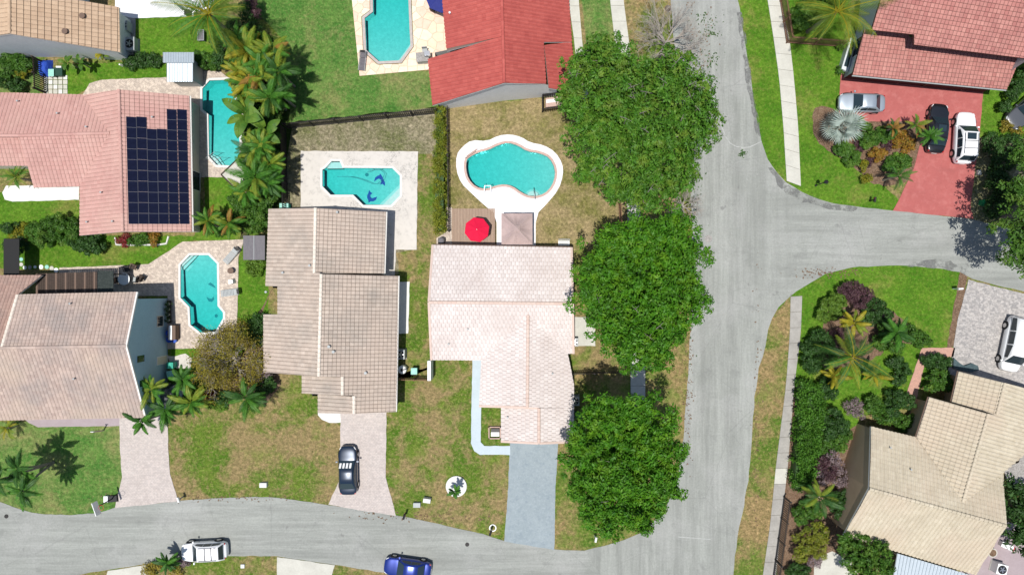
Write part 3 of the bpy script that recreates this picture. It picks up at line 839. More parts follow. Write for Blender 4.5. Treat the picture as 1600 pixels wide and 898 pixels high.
for r_, z_ in ((17, -.9), (13.5, -.6), (10, -.28)):
    rows.append(([(833 + r_ * math.cos(a) * 1.05, 308 - max(0.0, r_ * math.sin(a))) for a in [math.pi * i / 12 for i in range(13)]], z_))
for pts, z_ in rows:
    q = [p for p in PX(*pts)]
    kk = offset(POOLS['kidney'], -.05)
    poly = [p if inside(p, kk) else min(kk, key=lambda w: (w[0] - p[0]) ** 2 + (w[1] - p[1]) ** 2) for p in q]
    clean = []
    for p in poly:
        if not clean or (Vector(p) - Vector(clean[-1])).length > .03: clean.append(p)
    mb = MB(); mb.prism(clean, -1.55, z_, bottom=False); mb.build('pool_step', MT['plaster_step'], tp)
mb = MB(); mb.tube([W(836, 311, .06), W(835.8, 311, .85), W(835, 303, .8), W(834, 294, .1), W(834, 293, -.4)], .03, 6); mb.build('hand_rail', MT['steel'], tp)
for x0 in (757, 767):
    mb = MB(); p = W(x0, 296, .06)
    mb.tube([p + Vector((0, -.3, 0)), p + Vector((0, -.25, .7)), p + Vector((.03, .25, .72)), p + Vector((.03, .5, .2)), p + Vector((.03, .5, -.7))], .025, 6); mb.build('ladder_rail', MT['steel'], tp)
mb = MB()
for k in range(2): mb.box((*P2(762, 289.5), -.3 - .3 * k), (.6, .1, .03))
mb.build('ladder_step', MT['steel'], tp)
mb = MB()
for k in range(2):
    a, b = W(727 + 2.2 * k, 247 - 3 * k, .3 - .1 * k), W(743 + 2.2 * k, 236 - 3 * k, .3 - .1 * k)
    mb.tube([a, b], .05, 6)
for q in ((727,247),(745,233)): mb.tube([W(*q, .06), W(*q, .62)], .03, 6)
mb.build('hand_rail', MT['coping_red'], tp)
tp = pool('corner', 'edge of a pale blue pool at the photo top, white deck around it', .06, 'coping_white', .2, 1.2)

# ------------------------------------------------------------------ houses
class Plane:
    def __init__(s, *refs):
        a, b, c = [W(*r) for r in refs]
        n = (b - a).cross(c - a).normalized()
        if n.z < 0: n = -n
        s.n, s.p = n, a
        up = Vector((0, 0, 1)) - n * n.z
        s.v = up.normalized() if up.length > 1e-3 else Vector((0, 1, 0))
        s.u = s.v.cross(n).normalized()
    def hit(s, px, py):
        cam_p = Vector((0, 0, CAM_H)); d = W(px, py) - cam_p
        return cam_p + d * ((s.p - cam_p).dot(s.n) / d.dot(s.n))
    def z(s, x, y):
        return s.p.z - (s.n.x * (x - s.p.x) + s.n.y * (y - s.p.y)) / s.n.z

PROF = {'flat': [(0, .02), (1, .02)], 'low': [(0, .012), (.3, .045), (.7, .045), (1, .012)], 'barrel': [(0, .0), (.18, .055), (.42, .085), (.66, .055), (.84, .0), (1, -.01)]}

class House:
    def __init__(s, name, label, cat, px, py):
        s.t = thing(name, label, cat, W(px, py)); s.roofs = []
    def slope(s, plane, pieces, tile, tile_m, w=.33, e=.36, prof='low', lip=.045, gap=.02, fascia='fascia_white', thick=.2, stagger=False, seed=1, under='underlay'):
        r = random.Random(seed)
        slab = MB()
        for pc in pieces:
            P = [plane.hit(*p) for p in pc]
            if area2([(p.x, p.y) for p in P]) < 0: P = P[::-1]
            s.roofs.append(([(p.x, p.y) for p in P], plane))
            top = [p - plane.n * .02 for p in P]; bot = [p - Vector((0, 0, thick)) for p in top]
            slab.poly(top, 0); slab.poly(bot[::-1], 1)
            for i in range(len(P)):
                j = (i + 1) % len(P); slab.poly([bot[i], bot[j], top[j], top[i]], 1)
        ro = slab.build('roof', [MT[under], MT[fascia]], s.t)
        o = plane.hit(*pieces[0][0])
        mb = MB(); tones = {}
        pr = PROF[prof]
        for pc in pieces:
            P = [plane.hit(*p) for p in pc]
            Q = [Vector(((p - o).dot(plane.u), (p - o).dot(plane.v))) for p in P]
            if area2([(q.x, q.y) for q in Q]) < 0: Q = Q[::-1]
            nrm = []
            for i in range(len(Q)):
                d = Q[(i + 1) % len(Q)] - Q[i]; nrm.append((Q[i], Vector((d.y, -d.x))))
            i0, i1 = math.floor(min(q.x for q in Q) / w) - 1, math.ceil(max(q.x for q in Q) / w) + 1
            j0, j1 = math.floor(min(q.y for q in Q) / e), math.ceil(max(q.y for q in Q) / e)
            for j in range(j0, j1):
                v0, v1 = j * e + gap * .5, (j + 1) * e - gap * .5
                for i in range(i0, i1):
                    sh = w * .5 if (stagger and j % 2) else 0.0
                    u0, u1 = i * w + gap * .5 + sh, (i + 1) * w - gap * .5 + sh
                    cs = [Vector((u0, v0)), Vector((u1, v0)), Vector((u1, v1)), Vector((u0, v1))]
                    ds = [[(c - a).dot(n_) for c in cs] for a, n_ in nrm]
                    if any(min(d) >= 0 for d in ds): continue
                    whole = all(max(d) <= 0 for d in ds)
                    if (i, j) not in tones: tones[(i, j)] = min(1, max(0, r.gauss(.5, .24)))
                    tn = tones[(i, j)]
                    def lift(q):
                        t_ = min(1, max(0, (q.x - u0) / (u1 - u0)))
                        for k in range(len(pr) - 1):
                            if pr[k][0] <= t_ <= pr[k + 1][0]:
                                f = (t_ - pr[k][0]) / (pr[k + 1][0] - pr[k][0]); h = pr[k][1] * (1 - f) + pr[k + 1][1] * f; break
                        return h + lip * (1 - (q.y - v0) / (v1 - v0))
                    for k in range(len(pr) - 1):
                        a, b = u0 + (u1 - u0) * pr[k][0], u0 + (u1 - u0) * pr[k + 1][0]
                        q = [Vector((a, v0)), Vector((b, v0)), Vector((b, v1)), Vector((a, v1))]
                        if not whole:
                            for p0, n_ in nrm:
                                q = cut(q, p0, n_)
                                if len(q) < 3: break
                            if len(q) < 3: continue
                        w3 = [o + plane.u * c.x + plane.v * c.y + plane.n * lift(c) for c in q]
                        mb.poly(w3, 0, tn)
                        for c in range(len(q)):
                            d = (c + 1) % len(q)
                            if abs(q[c].y - v0) < 1e-6 and abs(q[d].y - v0) < 1e-6:
                                dn = [o + plane.u * z_.x + plane.v * z_.y - plane.n * .015 for z_ in (q[c], q[d])]
                                mb.poly([dn[0], dn[1], w3[d], w3[c]], 0, tn)
        mb.build(tile, MT[tile_m], ro, kind='stuff', tone=True)
        return plane
    def caps(s, line, m, plane=None, z=None, r=.13, L=.42):
        """a row of ridge tiles along px points (each with the plane it lies on)"""
        pts = [plane.hit(*p) if plane else W(p[0], p[1], z) for p in line]
        mb = MB()
        for a, b in zip(pts, pts[1:]):
            D = (b - a); n = max(1, round(D.length / L)); d = D.normalized(); sd = d.cross(Vector((0, 0, 1))).normalized()
            for i in range(n):
                p, q = a + D * (i / n), a + D * ((i + .97) / n)
                tn = rng.random(); ring = []
                for pt, rr, up in ((p, r * 1.06, .05), (q, r * .92, .035)):
                    ring.append([pt + Vector((0, 0, up)) + sd * rr * math.cos(t) * 1.15 + Vector((0, 0, 1)) * rr * .8 * math.sin(t) for t in (0, .8, 1.57, 2.34, 3.14)])
                for k in range(4): mb.poly([ring[0][k], ring[0][k + 1], ring[1][k + 1], ring[1][k]], 0, tn)
                mb.poly(ring[0], 0, tn); mb.poly(ring[1][::-1], 0, tn)
        mb.build('ridge_caps', MT[m], s.t, kind='stuff', tone=True)
    def roof_z(s, x, y, default=2.5):
        zs = [pl.z(x, y) for poly, pl in s.roofs if inside((x, y), poly)]
        return max(zs) - .1 if zs else default
    def wall(s, foot, m, default=2.5, name='wall'):
        pts = PX(*foot)
        if area2(pts) < 0: pts = pts[::-1]
        mb = MB(); n = len(pts); cen = Vector((sum(p[0] for p in pts) / n, sum(p[1] for p in pts) / n))
        for i in range(n):
            a, b = Vector(pts[i]), Vector(pts[(i + 1) % n]); d = b - a
            inn = Vector((-d.y, d.x)).normalized() * .06
            k = max(1, int(d.length / .5)); prev = None
            for q in range(k + 1):
                p = a.lerp(b, q / k); tpt = a.lerp(b, min(.99, max(.01, q / k))) + inn
                z = s.roof_z(tpt.x, tpt.y, default)
                if prev is not None:
                    mb.poly([(prev[0].x, prev[0].y, -.05), (p.x, p.y, -.05), (p.x, p.y, z), (prev[0].x, prev[0].y, prev[1])])
                prev = (p, z)
        return mb.build(name, MT[m], s.t)
    def opening(s, name, a, b, z0, z1, m='glass', frame='fascia_white', fw=.07):
        """window or door on a wall between two ground pixels (a, b run with the outside on the right hand)"""
        A, B = Vector(P2(*a)), Vector(P2(*b)); d = (B - A).normalized(); o = Vector((d.y, -d.x))
        def rect(mb, x0, x1, y0, y1, t0, t1):
            vs = []
            for t_ in (t0, t1):
                for x, y in ((x0, y0), (x1, y0), (x1, y1), (x0, y1)):
                    p = A + d * x + o * t_; vs.append((p.x, p.y, y))
            mb.raw(vs, [(0, 1, 2, 3), (7, 6, 5, 4), (0, 4, 5, 1), (1, 5, 6, 2), (2, 6, 7, 3), (3, 7, 4, 0)])
        L = (B - A).length
        mb = MB(); rect(mb, fw, L - fw, z0 + fw, z1 - fw, .0, .03); w_ = mb.build(name, MT[m], s.t)
        mb = MB(); rect(mb, 0, L, z0, z0 + fw, .0, .06); rect(mb, 0, L, z1 - fw, z1, .0, .06)
        rect(mb, 0, fw, z0 + fw, z1 - fw, .0, .06); rect(mb, L - fw, L, z0 + fw, z1 - fw, .0, .06)
        mb.build('frame', MT[frame], w_)
    def vent(s, plane, px, py, r=.06, h=.3, m='grey_metal'):
        p = plane.hit(px, py); mb = MB(); mb.cyl(p.x, p.y, p.z - .05, p.z + h, r, 8); mb.cyl(p.x, p.y, p.z + h - .03, p.z + h + .03, r * 1.4, 8)
        mb.build('vent_pipe', MT[m], s.t)
    def gutter(s, plane, a, b, m='fascia_white'):
        p, q = plane.hit(*a), plane.hit(*b); d = (q - p).normalized(); o = -Vector((plane.v.x, plane.v.y, 0)).normalized() * .07
        mb = MB(); mb.tube([p + o - Vector((0, 0, .08)), q + o - Vector((0, 0, .08))], .06, 6); mb.build('gutter', MT[m], s.t)

MT['t_tan'] = tile_mat('tan_roof_tiles', (.47, .33, .22), (.57, .42, .29), (.33, .22, .15), .4)
MT['t_pink'] = tile_mat('pink_roof_tiles', (.49, .27, .235), (.57, .345, .30), (.42, .24, .21), .6, fade=(.57, .37, .31))
MT['maroon_shade'] = mat('painted_eave_shade', (.085, .03, .028), ((2, (.065, .024, .022), .6, .4, .7),), .85)  # dark maroon paints in the shade under the eaves
MT['t_rose'] = tile_mat('weathered_rose_tiles', (.38, .285, .245), (.52, .405, .345), (.29, .255, .24), .8, fade=(.50, .395, .31))
MT['t_rust'] = tile_mat('weathered_rust_tiles', (.36, .23, .19), (.47, .32, .26), (.24, .18, .16), .7)
MT['t_brown'] = tile_mat('weathered_beige_brown_tiles', (.42, .34, .28), (.55, .46, .385), (.31, .275, .24), .75, fade=(.50, .40, .33))
MT['t_white'] = tile_mat('off_white_tiles', (.60, .54, .51), (.71, .65, .62), (.53, .455, .42), .65)
MT['t_wcap'] = tile_mat('pinkish_ridge_tiles', (.60, .45, .385), (.64, .52, .45), (.55, .41, .35), .4)
MT['t_red'] = tile_mat('red_tiles', (.40, .085, .072), (.49, .12, .10), (.33, .065, .058), .6)
MT['t_brick'] = tile_mat('brick_red_tiles', (.39, .155, .135), (.53, .255, .215), (.31, .135, .12), .6)
MT['t_cream'] = tile_mat('cream_tiles', (.50, .435, .325), (.60, .535, .415), (.41, .355, .265), .6, fade=(.55, .45, .345))
MT['t_capw'] = tile_mat('pale_ridge_tiles', (.70, .62, .53), (.76, .69, .60), (.6, .52, .44), .5)
MT['navy_pv'] = mat('photovoltaic_glass', (.005, .007, .022), ((2.5, (.008, .011, .032), .6, .4, .65),), .28, .12)

# tan house at the top left
h = House('house', 'tan tiled gable roof and pale grey wall at the top left corner', 'house', 88, 30)
A = Plane((15, 0, 6.2), (15, 53, 6.2), (188, 82, 2.7))
h.slope(A, [[(15,-30),(118,-30),(118,70.3),(15,53)], [(118,0),(186,12),(188,82),(118,70.3)]], 'roof_tiles', 't_tan', .40, .52, 'low', .06)
B = Plane((15, 0, 6.2), (15, 53, 6.2), (-140, 76, 2.8))
h.slope(B, [[(15,-30),(15,53),(-140,76),(-140,-30)]], 'roof_tiles', 't_tan', .40, .52, 'low', .06)
h.caps([(15,-30),(15,53)], 't_tan', A)
h.wall([(205,33),(204,95),(88,89.3),(-60,91),(-60,-60),(140,-60),(140,25)], 'stucco_grey')
h.vent(A, 103, 50, .2, .18, 'fascia_brown'); h.vent(A, 130, 26, .2, .18, 'fascia_brown')

# pink tiled house with the solar panels
h = House('house', 'pink tiled house carrying a dark solar array on its right slope', 'house', 200, 260)
A = Plane((186,140,5.1), (192,362,5.1), (300,362,2.8))
L = Plane((186,140,5.1), (192,362,5.1), (125,368,2.75))
zw = L.hit(172,208).z
U = Plane((172,208,zw), (35,211,zw), (60,145,2.8)); D = Plane((172,208,zw), (35,212,zw), (90,293,2.8)); E_ = Plane((0,197,4.3), (32,197,4.3), (20,259,3.1))
TK = dict(w=.36, e=.40, prof='low', lip=.04)
h.slope(A, [[(186,140),(296,150),(300,362),(192,362)]], 'roof_tiles', 't_pink', **TK)
h.slope(L, [[(186,140),(172,208),(130,149)], [(186,140),(192,362),(172,363.8),(172,208)], [(172,208),(172,363.8),(125,368),(125,290)]], 'roof_tiles', 't_pink', **TK)
h.slope(U, [[(-40,145),(33,145.7),(33,211.5),(-40,211.5)], [(33,145.7),(130,148.5),(172,208),(33,211.5)]], 'roof_tiles', 't_pink', **TK)
h.slope(D, [[(172,208),(125,291),(53,293),(30,212)]], 'roof_tiles', 't_pink', **TK)
h.slope(E_, [[(-40,212),(30,212),(44,259),(-40,259)]], 'roof_tiles', 't_pink', **TK)
h.caps([(186,140),(192,362)], 't_pink', A); h.caps([(30,212),(172,208)], 't_pink', D)
h.caps([(-40,212),(30,212)], 't_pink', D)
h.gutter(A, (296,150), (300,362))
h.wall([(312,166),(313,363),(161,363),(161,292),(92,292),(92,264),(-60,264),(-60,167)], 'stucco_cream')
for v in ((92,178),(137,199),(30,159),(138,347),(178,346),(240,184),(160,301)): h.vent({0: U, 1: L}[0] if v[1] < 210 and v[0] < 170 else (A if v[0] > 195 else L), *v)
h.opening('door', (312.6,300), (312.6,270), 0.05, 2.2, 'glass')
house_pink, planeA = h, A
t = thing('solar_array', 'dark blue stepped solar array on the pink tiled roof', 'solar panels', A.hit(247, 262))
pv = None
cols = [(198,213.5,183,10), (214,229.5,183,10), (230,245,202,9), (245.5,260.5,202,9), (261.3,276.8,171.5,11), (277.3,293,171.5,11)]
p00 = A.hit(247, 262); du = A.u; dv = A.v
cw_ = (A.hit(276.8, 260) - A.hit(261.3, 260)).length; ch_ = (A.hit(270, 267) - A.hit(270, 250.4)).length
def pv_mesh():
    mb = MB()
    e1 = du.normalized() * (ch_ / 2 - .012); e2 = dv.normalized() * (cw_ / 2 - .012)
    lo, hi = A.n * .09, A.n * .13
    c = [-e1 - e2, e1 - e2, e1 + e2, -e1 + e2]
    mb.poly([q + hi for q in c], 1)
    for i in range(4): mb.poly([c[i] + lo, c[(i + 1) % 4] + lo, c[(i + 1) % 4] + hi, c[i] + hi], 1)
    e1 = e1 * .965; e2 = e2 * .965; c = [-e1 - e2, e1 - e2, e1 + e2, -e1 + e2]
    mb.poly([q + hi + A.n * .004 for q in c], 0)
    return mb.mesh('solar_panel', [MT['navy_pv'], mat('panel_frame', (.10, .105, .125), (), .5)])
pvm = pv_mesh()
if A.u.y > 0: pass
for x0, x1, y0, n in cols:
    for i in range(n):
        f = i + .5
        py = 350.3 - (350.3 - y0) * (n - f) / n if False else y0 + (350.3 - y0) * f / n
        shift = (py - 171) / 180 * 4.2
        p = A.hit((x0 + x1) / 2 + shift - 1, py)
        link_mesh('solar_panel', pvm, t, loc=p - ORG[t.name])

# two storey house with the light blue gable wall
h = House('house', 'two storey house with rose tiles and a tall light blue gable wall', 'house', 160, 550)
A = Plane((198,540,7.1), (3,543,7.1), (215,456,5.3)); B = Plane((198,540,7.1), (-40,544,7.1), (228,652,4.0)); G = Plane((0,543,6.4), (0,430,3.4), (50,430,3.4))
TK = dict(w=.33, e=.34, prof='low', lip=.04)
h.slope(A, [[(198,540),(215,456),(28,460),(3,543)]], 'roof_tiles', 't_rose', **TK)
h.slope(B, [[(198,540),(228,652),(-40,657),(-40,544)]], 'roof_tiles', 't_rose', **TK)
h.slope(G, [[(-40,430),(66,430),(30,459),(-40,459)], [(-40,459),(30,459),(3,543),(-40,543)]], 'roof_tiles', 't_rust', **TK)
h.caps([(-40,544),(198,540)], 't_rose', A); h.caps([(28,460),(3,543)], 't_capw', A)
mb = MB(); q = [A.hit(215,456), A.hit(198,540), B.hit(228,652)]
for a, b in zip(q, q[1:]):
    o_ = Vector((.07, 0, 0)); up = Vector((0, 0, .1)); mb.raw([a - o_ + up, a + o_ + up, b + o_ + up, b - o_ + up, a - o_ - up, a + o_ - up, b + o_ - up, b - o_ - up], [(3, 2, 1, 0), (4, 5, 6, 7), (0, 1, 5, 4), (1, 2, 6, 5), (2, 3, 7, 6), (3, 0, 4, 7)])
mb.build('verge_board', MT['fascia_white'], h.t)
h.wall([(262,466),(262,640),(-60,640),(-60,470)], 'stucco_blue')
h.opening('window', (262,558), (262,546), 4.2, 5.6, 'glass', 'stucco_blue'); h.opening('window', (262,594), (262,582), 3.8, 5.2, 'glass', 'stucco_blue')
h.opening('window', (262,509), (262,492), .9, 2.1, 'glass', 'stucco_cream'); h.opening('door', (262,567), (262,554), .05, 2.1, 'stucco_cream', 'fascia_white')
h.vent(B, 118, 591); h.vent(A, 112, 474)

# beige brown house
h = House('house', 'beige brown tiled house between the dolphin pool and its driveway', 'house', 530, 470)
LF = Plane((493,327,4.9), (490,425,4.9), (415,440,3.05)); R1 = Plane((493,327,4.9), (490,425,4.9), (601,380,2.8))
zr = LF.hit(500, 500).z
R2 = Plane((502,428,zr), (498,588,zr), (621,510,2.8))
TK = dict(w=.36, e=.38, prof='low', lip=.045, gap=.03)
h.slope(LF, [[(420,326),(493,325),(491,426),(416,426)], [(416,426),(500.5,426),(500.5,447),(415,447)], [(434,447),(500.5,447),(499,491),(434,491)], [(412,491),(499,491),(498,588),(412,581)]], 'roof_tiles', 't_brown', **TK)
h.slope(R1, [[(493,325),(603,331),(600,427),(491,427)]], 'roof_tiles', 't_brown', **TK)
h.slope(R2, [[(502,428),(622,431),(620,590),(498,588)], [(535,588),(620,590),(619,617),(535,617)], [(553,617),(619,617),(618,643),(553,646)]], 'roof_tiles', 't_brown', **TK)
z1 = R2.hit(535, 600).z; z2 = R2.hit(553, 630).z
S1 = Plane((535,588,z1), (535,617,z1), (472,600,3.05)); S2 = Plane((553,617,z2), (553,646,z2), (497,630,2.9))
h.slope(S1, [[(472,586),(535,588),(535,617),(472,614)]], 'roof_tiles', 't_brown', **TK)
h.slope(S2, [[(497,615),(553,619),(553,646),(497,645)]], 'roof_tiles', 't_brown', **TK)
for ln, pl in (([(493,325),(491,427)], R1), ([(502,428),(498,588)], R2), ([(535,588),(535,617)], R2), ([(553,618),(553,646)], R2)): h.caps(ln, 't_capw', pl)
h.wall([(604,338),(604,429),(622,433),(621,632),(520,632),(520,612),(500,612),(500,582),(441,578),(441,490),(455,490),(455,450),(441,450),(441,338)], 'stucco_grey')
h.gutter(R1, (603,331), (600,427)); h.gutter(R2, (622,431), (618,643))
for v in ((485,415),(443,426),(407+10,456)): h.vent(LF, *v, .08)
for v in ((515,541),(522,549),(572,582)): h.vent(R2, *v, .1)
h.vent(R1, 528, 332, .08)
h.opening('window', (604,372), (604,350), .9, 2.2); h.opening('garage_door', (535,632.3), (604,632.3), .02, 2.2, 'fascia_white')

# pale house in the middle
h = House('house', 'pale off white tiled house behind the white kidney pool apron', 'house', 785, 540)
T_ = Plane((672,472,4.65), (895,474,4.65), (676,383,2.8)); B = Plane((672,473,4.65), (895,475,4.65), (674,563,2.75))
zr = B.hit(825, 492).z
WL = Plane((825,492,zr), (824,636,zr), (750,600,2.75)); WR = Plane((825,492,zr), (824,636,zr), (896,600,2.75))
zg = WR.hit(842, 660).z; GL = Plane((842,637,zg), (842,692,zg), (783,660,2.75))
TK = dict(w=.37, e=.40, prof='low', lip=.04, gap=.022, stagger=True, under='underlay_pink')
h.slope(T_, [[(676,383),(893,387),(895,473.5),(670,472)]], 'roof_tiles', 't_white', **TK)
h.slope(B, [[(670,472),(895,473.5),(895,492),(671,492)], [(671,492),(825,492),(752,562.5),(674,562)], [(825,492),(895,492),(896,552),(887,552)]], 'roof_tiles', 't_white', **TK)
h.slope(WL, [[(825,492),(752,562.5),(749,634),(824,636)]], 'roof_tiles', 't_white', **TK)
h.slope(WR, [[(825,492),(887,552),(896.5,600),(896.5,637),(824,636)], [(842,637),(896.5,637),(896,690),(842,692)]], 'roof_tiles', 't_white', **TK)
h.slope(GL, [[(783,634),(842,637),(842,692),(783,689)]], 'roof_tiles', 't_white', **TK)
for ln, pl in (([(670,472),(895,474)], T_), ([(825,492),(824,636)], WR), ([(842,637),(842,692)], WR)): h.caps(ln, 't_wcap', pl)
def trim(ln, pl, w_=.1, m='t_wcap'):
    mb = MB(); q = [pl.hit(*p) for p in ln]
    for a, b in zip(q, q[1:]):
        d = (b - a).normalized(); s_ = d.cross(pl.n).normalized() * w_; up = pl.n * .1
        mb.poly([a - s_ + up, b - s_ + up, b + s_ + up, a + s_ + up]); mb.poly([a - s_ - up, b - s_ - up, b - s_ + up, a - s_ + up]); mb.poly([b + s_ - up, a + s_ - up, a + s_ + up, b + s_ + up])
    mb.build('verge_tiles', MT[m], h.t, kind='stuff', tone=True)
trim([(676,383),(670,472)], T_); trim([(670,472),(674,562)], B); trim([(893,387),(895,473)], T_); trim([(895,474),(896,552)], B); trim([(749,634),(824,636)], WL); trim([(783,635),(842,637)], GL); trim([(783,689),(842,692)], GL); trim([(842,692),(896,690)], WR)
h.wall([(682,393),(884,395),(884,677),(838,679),(792,676),(792,628),(762,628),(762,550),(682,550)], 'stucco_white')
for v in ((731,514),(701,537)): h.vent(B, *v)
h.vent(WR, 863, 583); h.vent(GL, 793, 651)
h.opening('garage_door', (794,677.5), (838,679.8), .02, 2.2, 'fascia_white'); h.opening('door', (884.2,548), (884.2,538), .05, 2.1, 'glass')
h.gutter(T_, (676,383), (893,387), 'fascia_brown')
mb = MB(); mb.prism(PX((672,560),(677,560),(677,590),(672,590)), 0, 2.1); mb.build('wing_wall', MT['stucco_white'], h.t)

# red tiled house
h = House('house', 'bright red tiled house with a white gable at the photo top', 'house', 790, 70)
NL = Plane((783,0,6.2), (786,58,6.2), (697,78,3.7)); SL = Plane((785,58,6.2), (788,130,6.2), (676,165,2.7)); RR = Plane((783,0,6.2), (788,130,6.2), (896,70,2.9))
RL = Plane((783,0,5.95), (788,130,5.95), (896,70,2.65))
TK = dict(w=.34, e=.42, prof='barrel', lip=.035, gap=.0, fascia='stucco_white')
h.slope(NL, [[(783,-40),(784.5,58),(775,60),(698,80),(688,-40)]], 'roof_tiles', 't_red', **TK)
h.slope(SL, [[(785,57),(788,130),(676,165),(669,93)]], 'roof_tiles', 't_red', **TK)
h.slope(RR, [[(783,-40),(886,-40),(893,66),(785,66)], [(785,66),(849,66),(853,131.5),(788,130)]], 'roof_tiles', 't_red', **TK)
h.slope(RL, [[(850,71),(893,66),(897,110),(876,141),(857,138)]], 'roof_tiles', 't_red', **TK)
h.caps([(783,-40),(788,130)], 't_red', RR)
h.wall([(689,171.5),(788,157.5),(848,152),(868,151),(880,100),(875,-60),(705,-60),(712,90),(684,96)], 'stucco_white')
h.vent(NL, 703, 22, .07, .3, 'white_plastic')

# brick red house on the right
h = House('house', 'brick red tiled house behind the red driveway', 'house', 1450, 60)
UP = Plane((1362,47,5.4), (1595,86,5.4), (1480,-20,6.9)); LO = Plane((1332,117,2.8), (1573,140,2.8), (1349,52,3.75))
TK = dict(w=.34, e=.38, prof='low', lip=.05, gap=.025)
h.slope(UP, [[(1385,-30),(1428,-30),(1428,54),(1362,47)], [(1428,-30),(1720,-30),(1720,106),(1428,70)]], 'roof_tiles', 't_brick', fascia='maroon_shade', **TK)  # fascia colour carries the shade below the roof step
h.slope(LO, [[(1351,46),(1420,53),(1420,125.6),(1332,117)], [(1420,58),(1600,74),(1573,140),(1420,125.6)]], 'roof_tiles', 't_brick', fascia='maroon_shade', **TK)
h.wall([(1318,122),(1535,144),(1555,90),(1640,70),(1640,-60),(1352,-60),(1340,40)], 'stucco_grey')
mb = MB(); mb.prism(PX((1318.5,122.5),(1535,144.5),(1534.5,143),(1319,121)), 0, 2.45); mb.build('front_shade_panel', MT['maroon_shade'], h.t)  # thin added panel, coloured as the wall in eave shade
h.gutter(LO, (1332,117), (1573,140), 'grey_metal')
h.opening('window', (1333,66), (1325.5,96), .7, 2.1); h.opening('garage_door', (1345,125.4), (1400,131), .02, 2.2, 'maroon_shade', 'fascia_brown'); h.opening('garage_door', (1440,135), (1500,141.1), .02, 2.2, 'maroon_shade', 'fascia_brown')  # garage doors also coloured with the painted eave shade
# bay beside the left wall
mb = MB(); mb.prism(PX((1308,112),(1318,117),(1330,68),(1322,64)), 0, .9); mb.build('bay', MT['stucco_grey'], h.t)
mb = MB(); mb.prism(PX((1311.5,108),(1317.5,110),(1328,72),(1323,70)), .9, .95); mb.build('bay_roof', MT['glass'], h.t)

# cream house at the lower right
h = House('house', 'cream tiled cross gabled house in the lower right garden', 'house', 1430, 745)
MU = Plane((1358,763,5.4), (1572,821,5.4), (1361,666,2.6)); ML = Plane((1358,763,5.4), (1572,821,5.4), (1318,836,2.6))
zm = MU.hit(1504,784).z
ML2 = Plane((1544,646,zm), (1504,784,zm), (1452,620,2.7)); RP = Plane((1544,646,zm), (1504,784,zm), (1610,680,2.7))
za = RP.hit(1563,625).z; AP = Plane((1557,648,za), (1570,598,za), (1492,604,2.75))
TK = dict(w=.36, e=.42, prof='barrel', lip=.04, gap=.0, under='underlay_sand')
h.slope(MU, [[(1361,666),(1432,683),(1504,784),(1504,802.5),(1358,763)], [(1504,784),(1567,734),(1572,821),(1504,802.6)]], 'roof_tiles', 't_cream', **TK)
h.slope(ML, [[(1358,763),(1572,821),(1524,897),(1318,836)]], 'roof_tiles', 't_cream', **TK)
h.slope(ML2, [[(1452,620),(1544,646),(1504,784),(1432,683)]], 'roof_tiles', 't_cream', **TK)
h.slope(RP, [[(1557,648),(1570,598),(1640,616),(1606,705)], [(1544,646),(1557,648),(1606,705),(1570,735),(1504,784)]], 'roof_tiles', 't_cream', **TK)
h.slope(AP, [[(1498,580),(1570,598),(1557,648),(1487,628)]], 'roof_tiles', 't_cream', **TK)
for ln, pl in (([(1358,763),(1572,821)], MU), ([(1544,646),(1504,784)], ML2), ([(1570,598),(1557,648)], AP)): h.caps(ln, 't_cream', pl)
h.gutter(AP, (1498,580), (1487,628), 'fascia_brown'); h.gutter(ML2, (1452,620), (1432,683), 'fascia_brown')
h.wall([(1339,661),(1407,682),(1430,622),(1474,634),(1481,584),(1600,612),(1562,712),(1520,728),(1530,792),(1484,868),(1300,814),(1314,737)], 'stucco_brown')
for v in ((1389,698),(1421,732)): h.vent(MU, *v)
h.opening('window', (1424.5,640), (1421,650), .7, 2.0, 'glass', 'fascia_brown')
h.opening('garage_door', (1560,602.5), (1500,588.3), .02, 2.2, 'fascia_white')

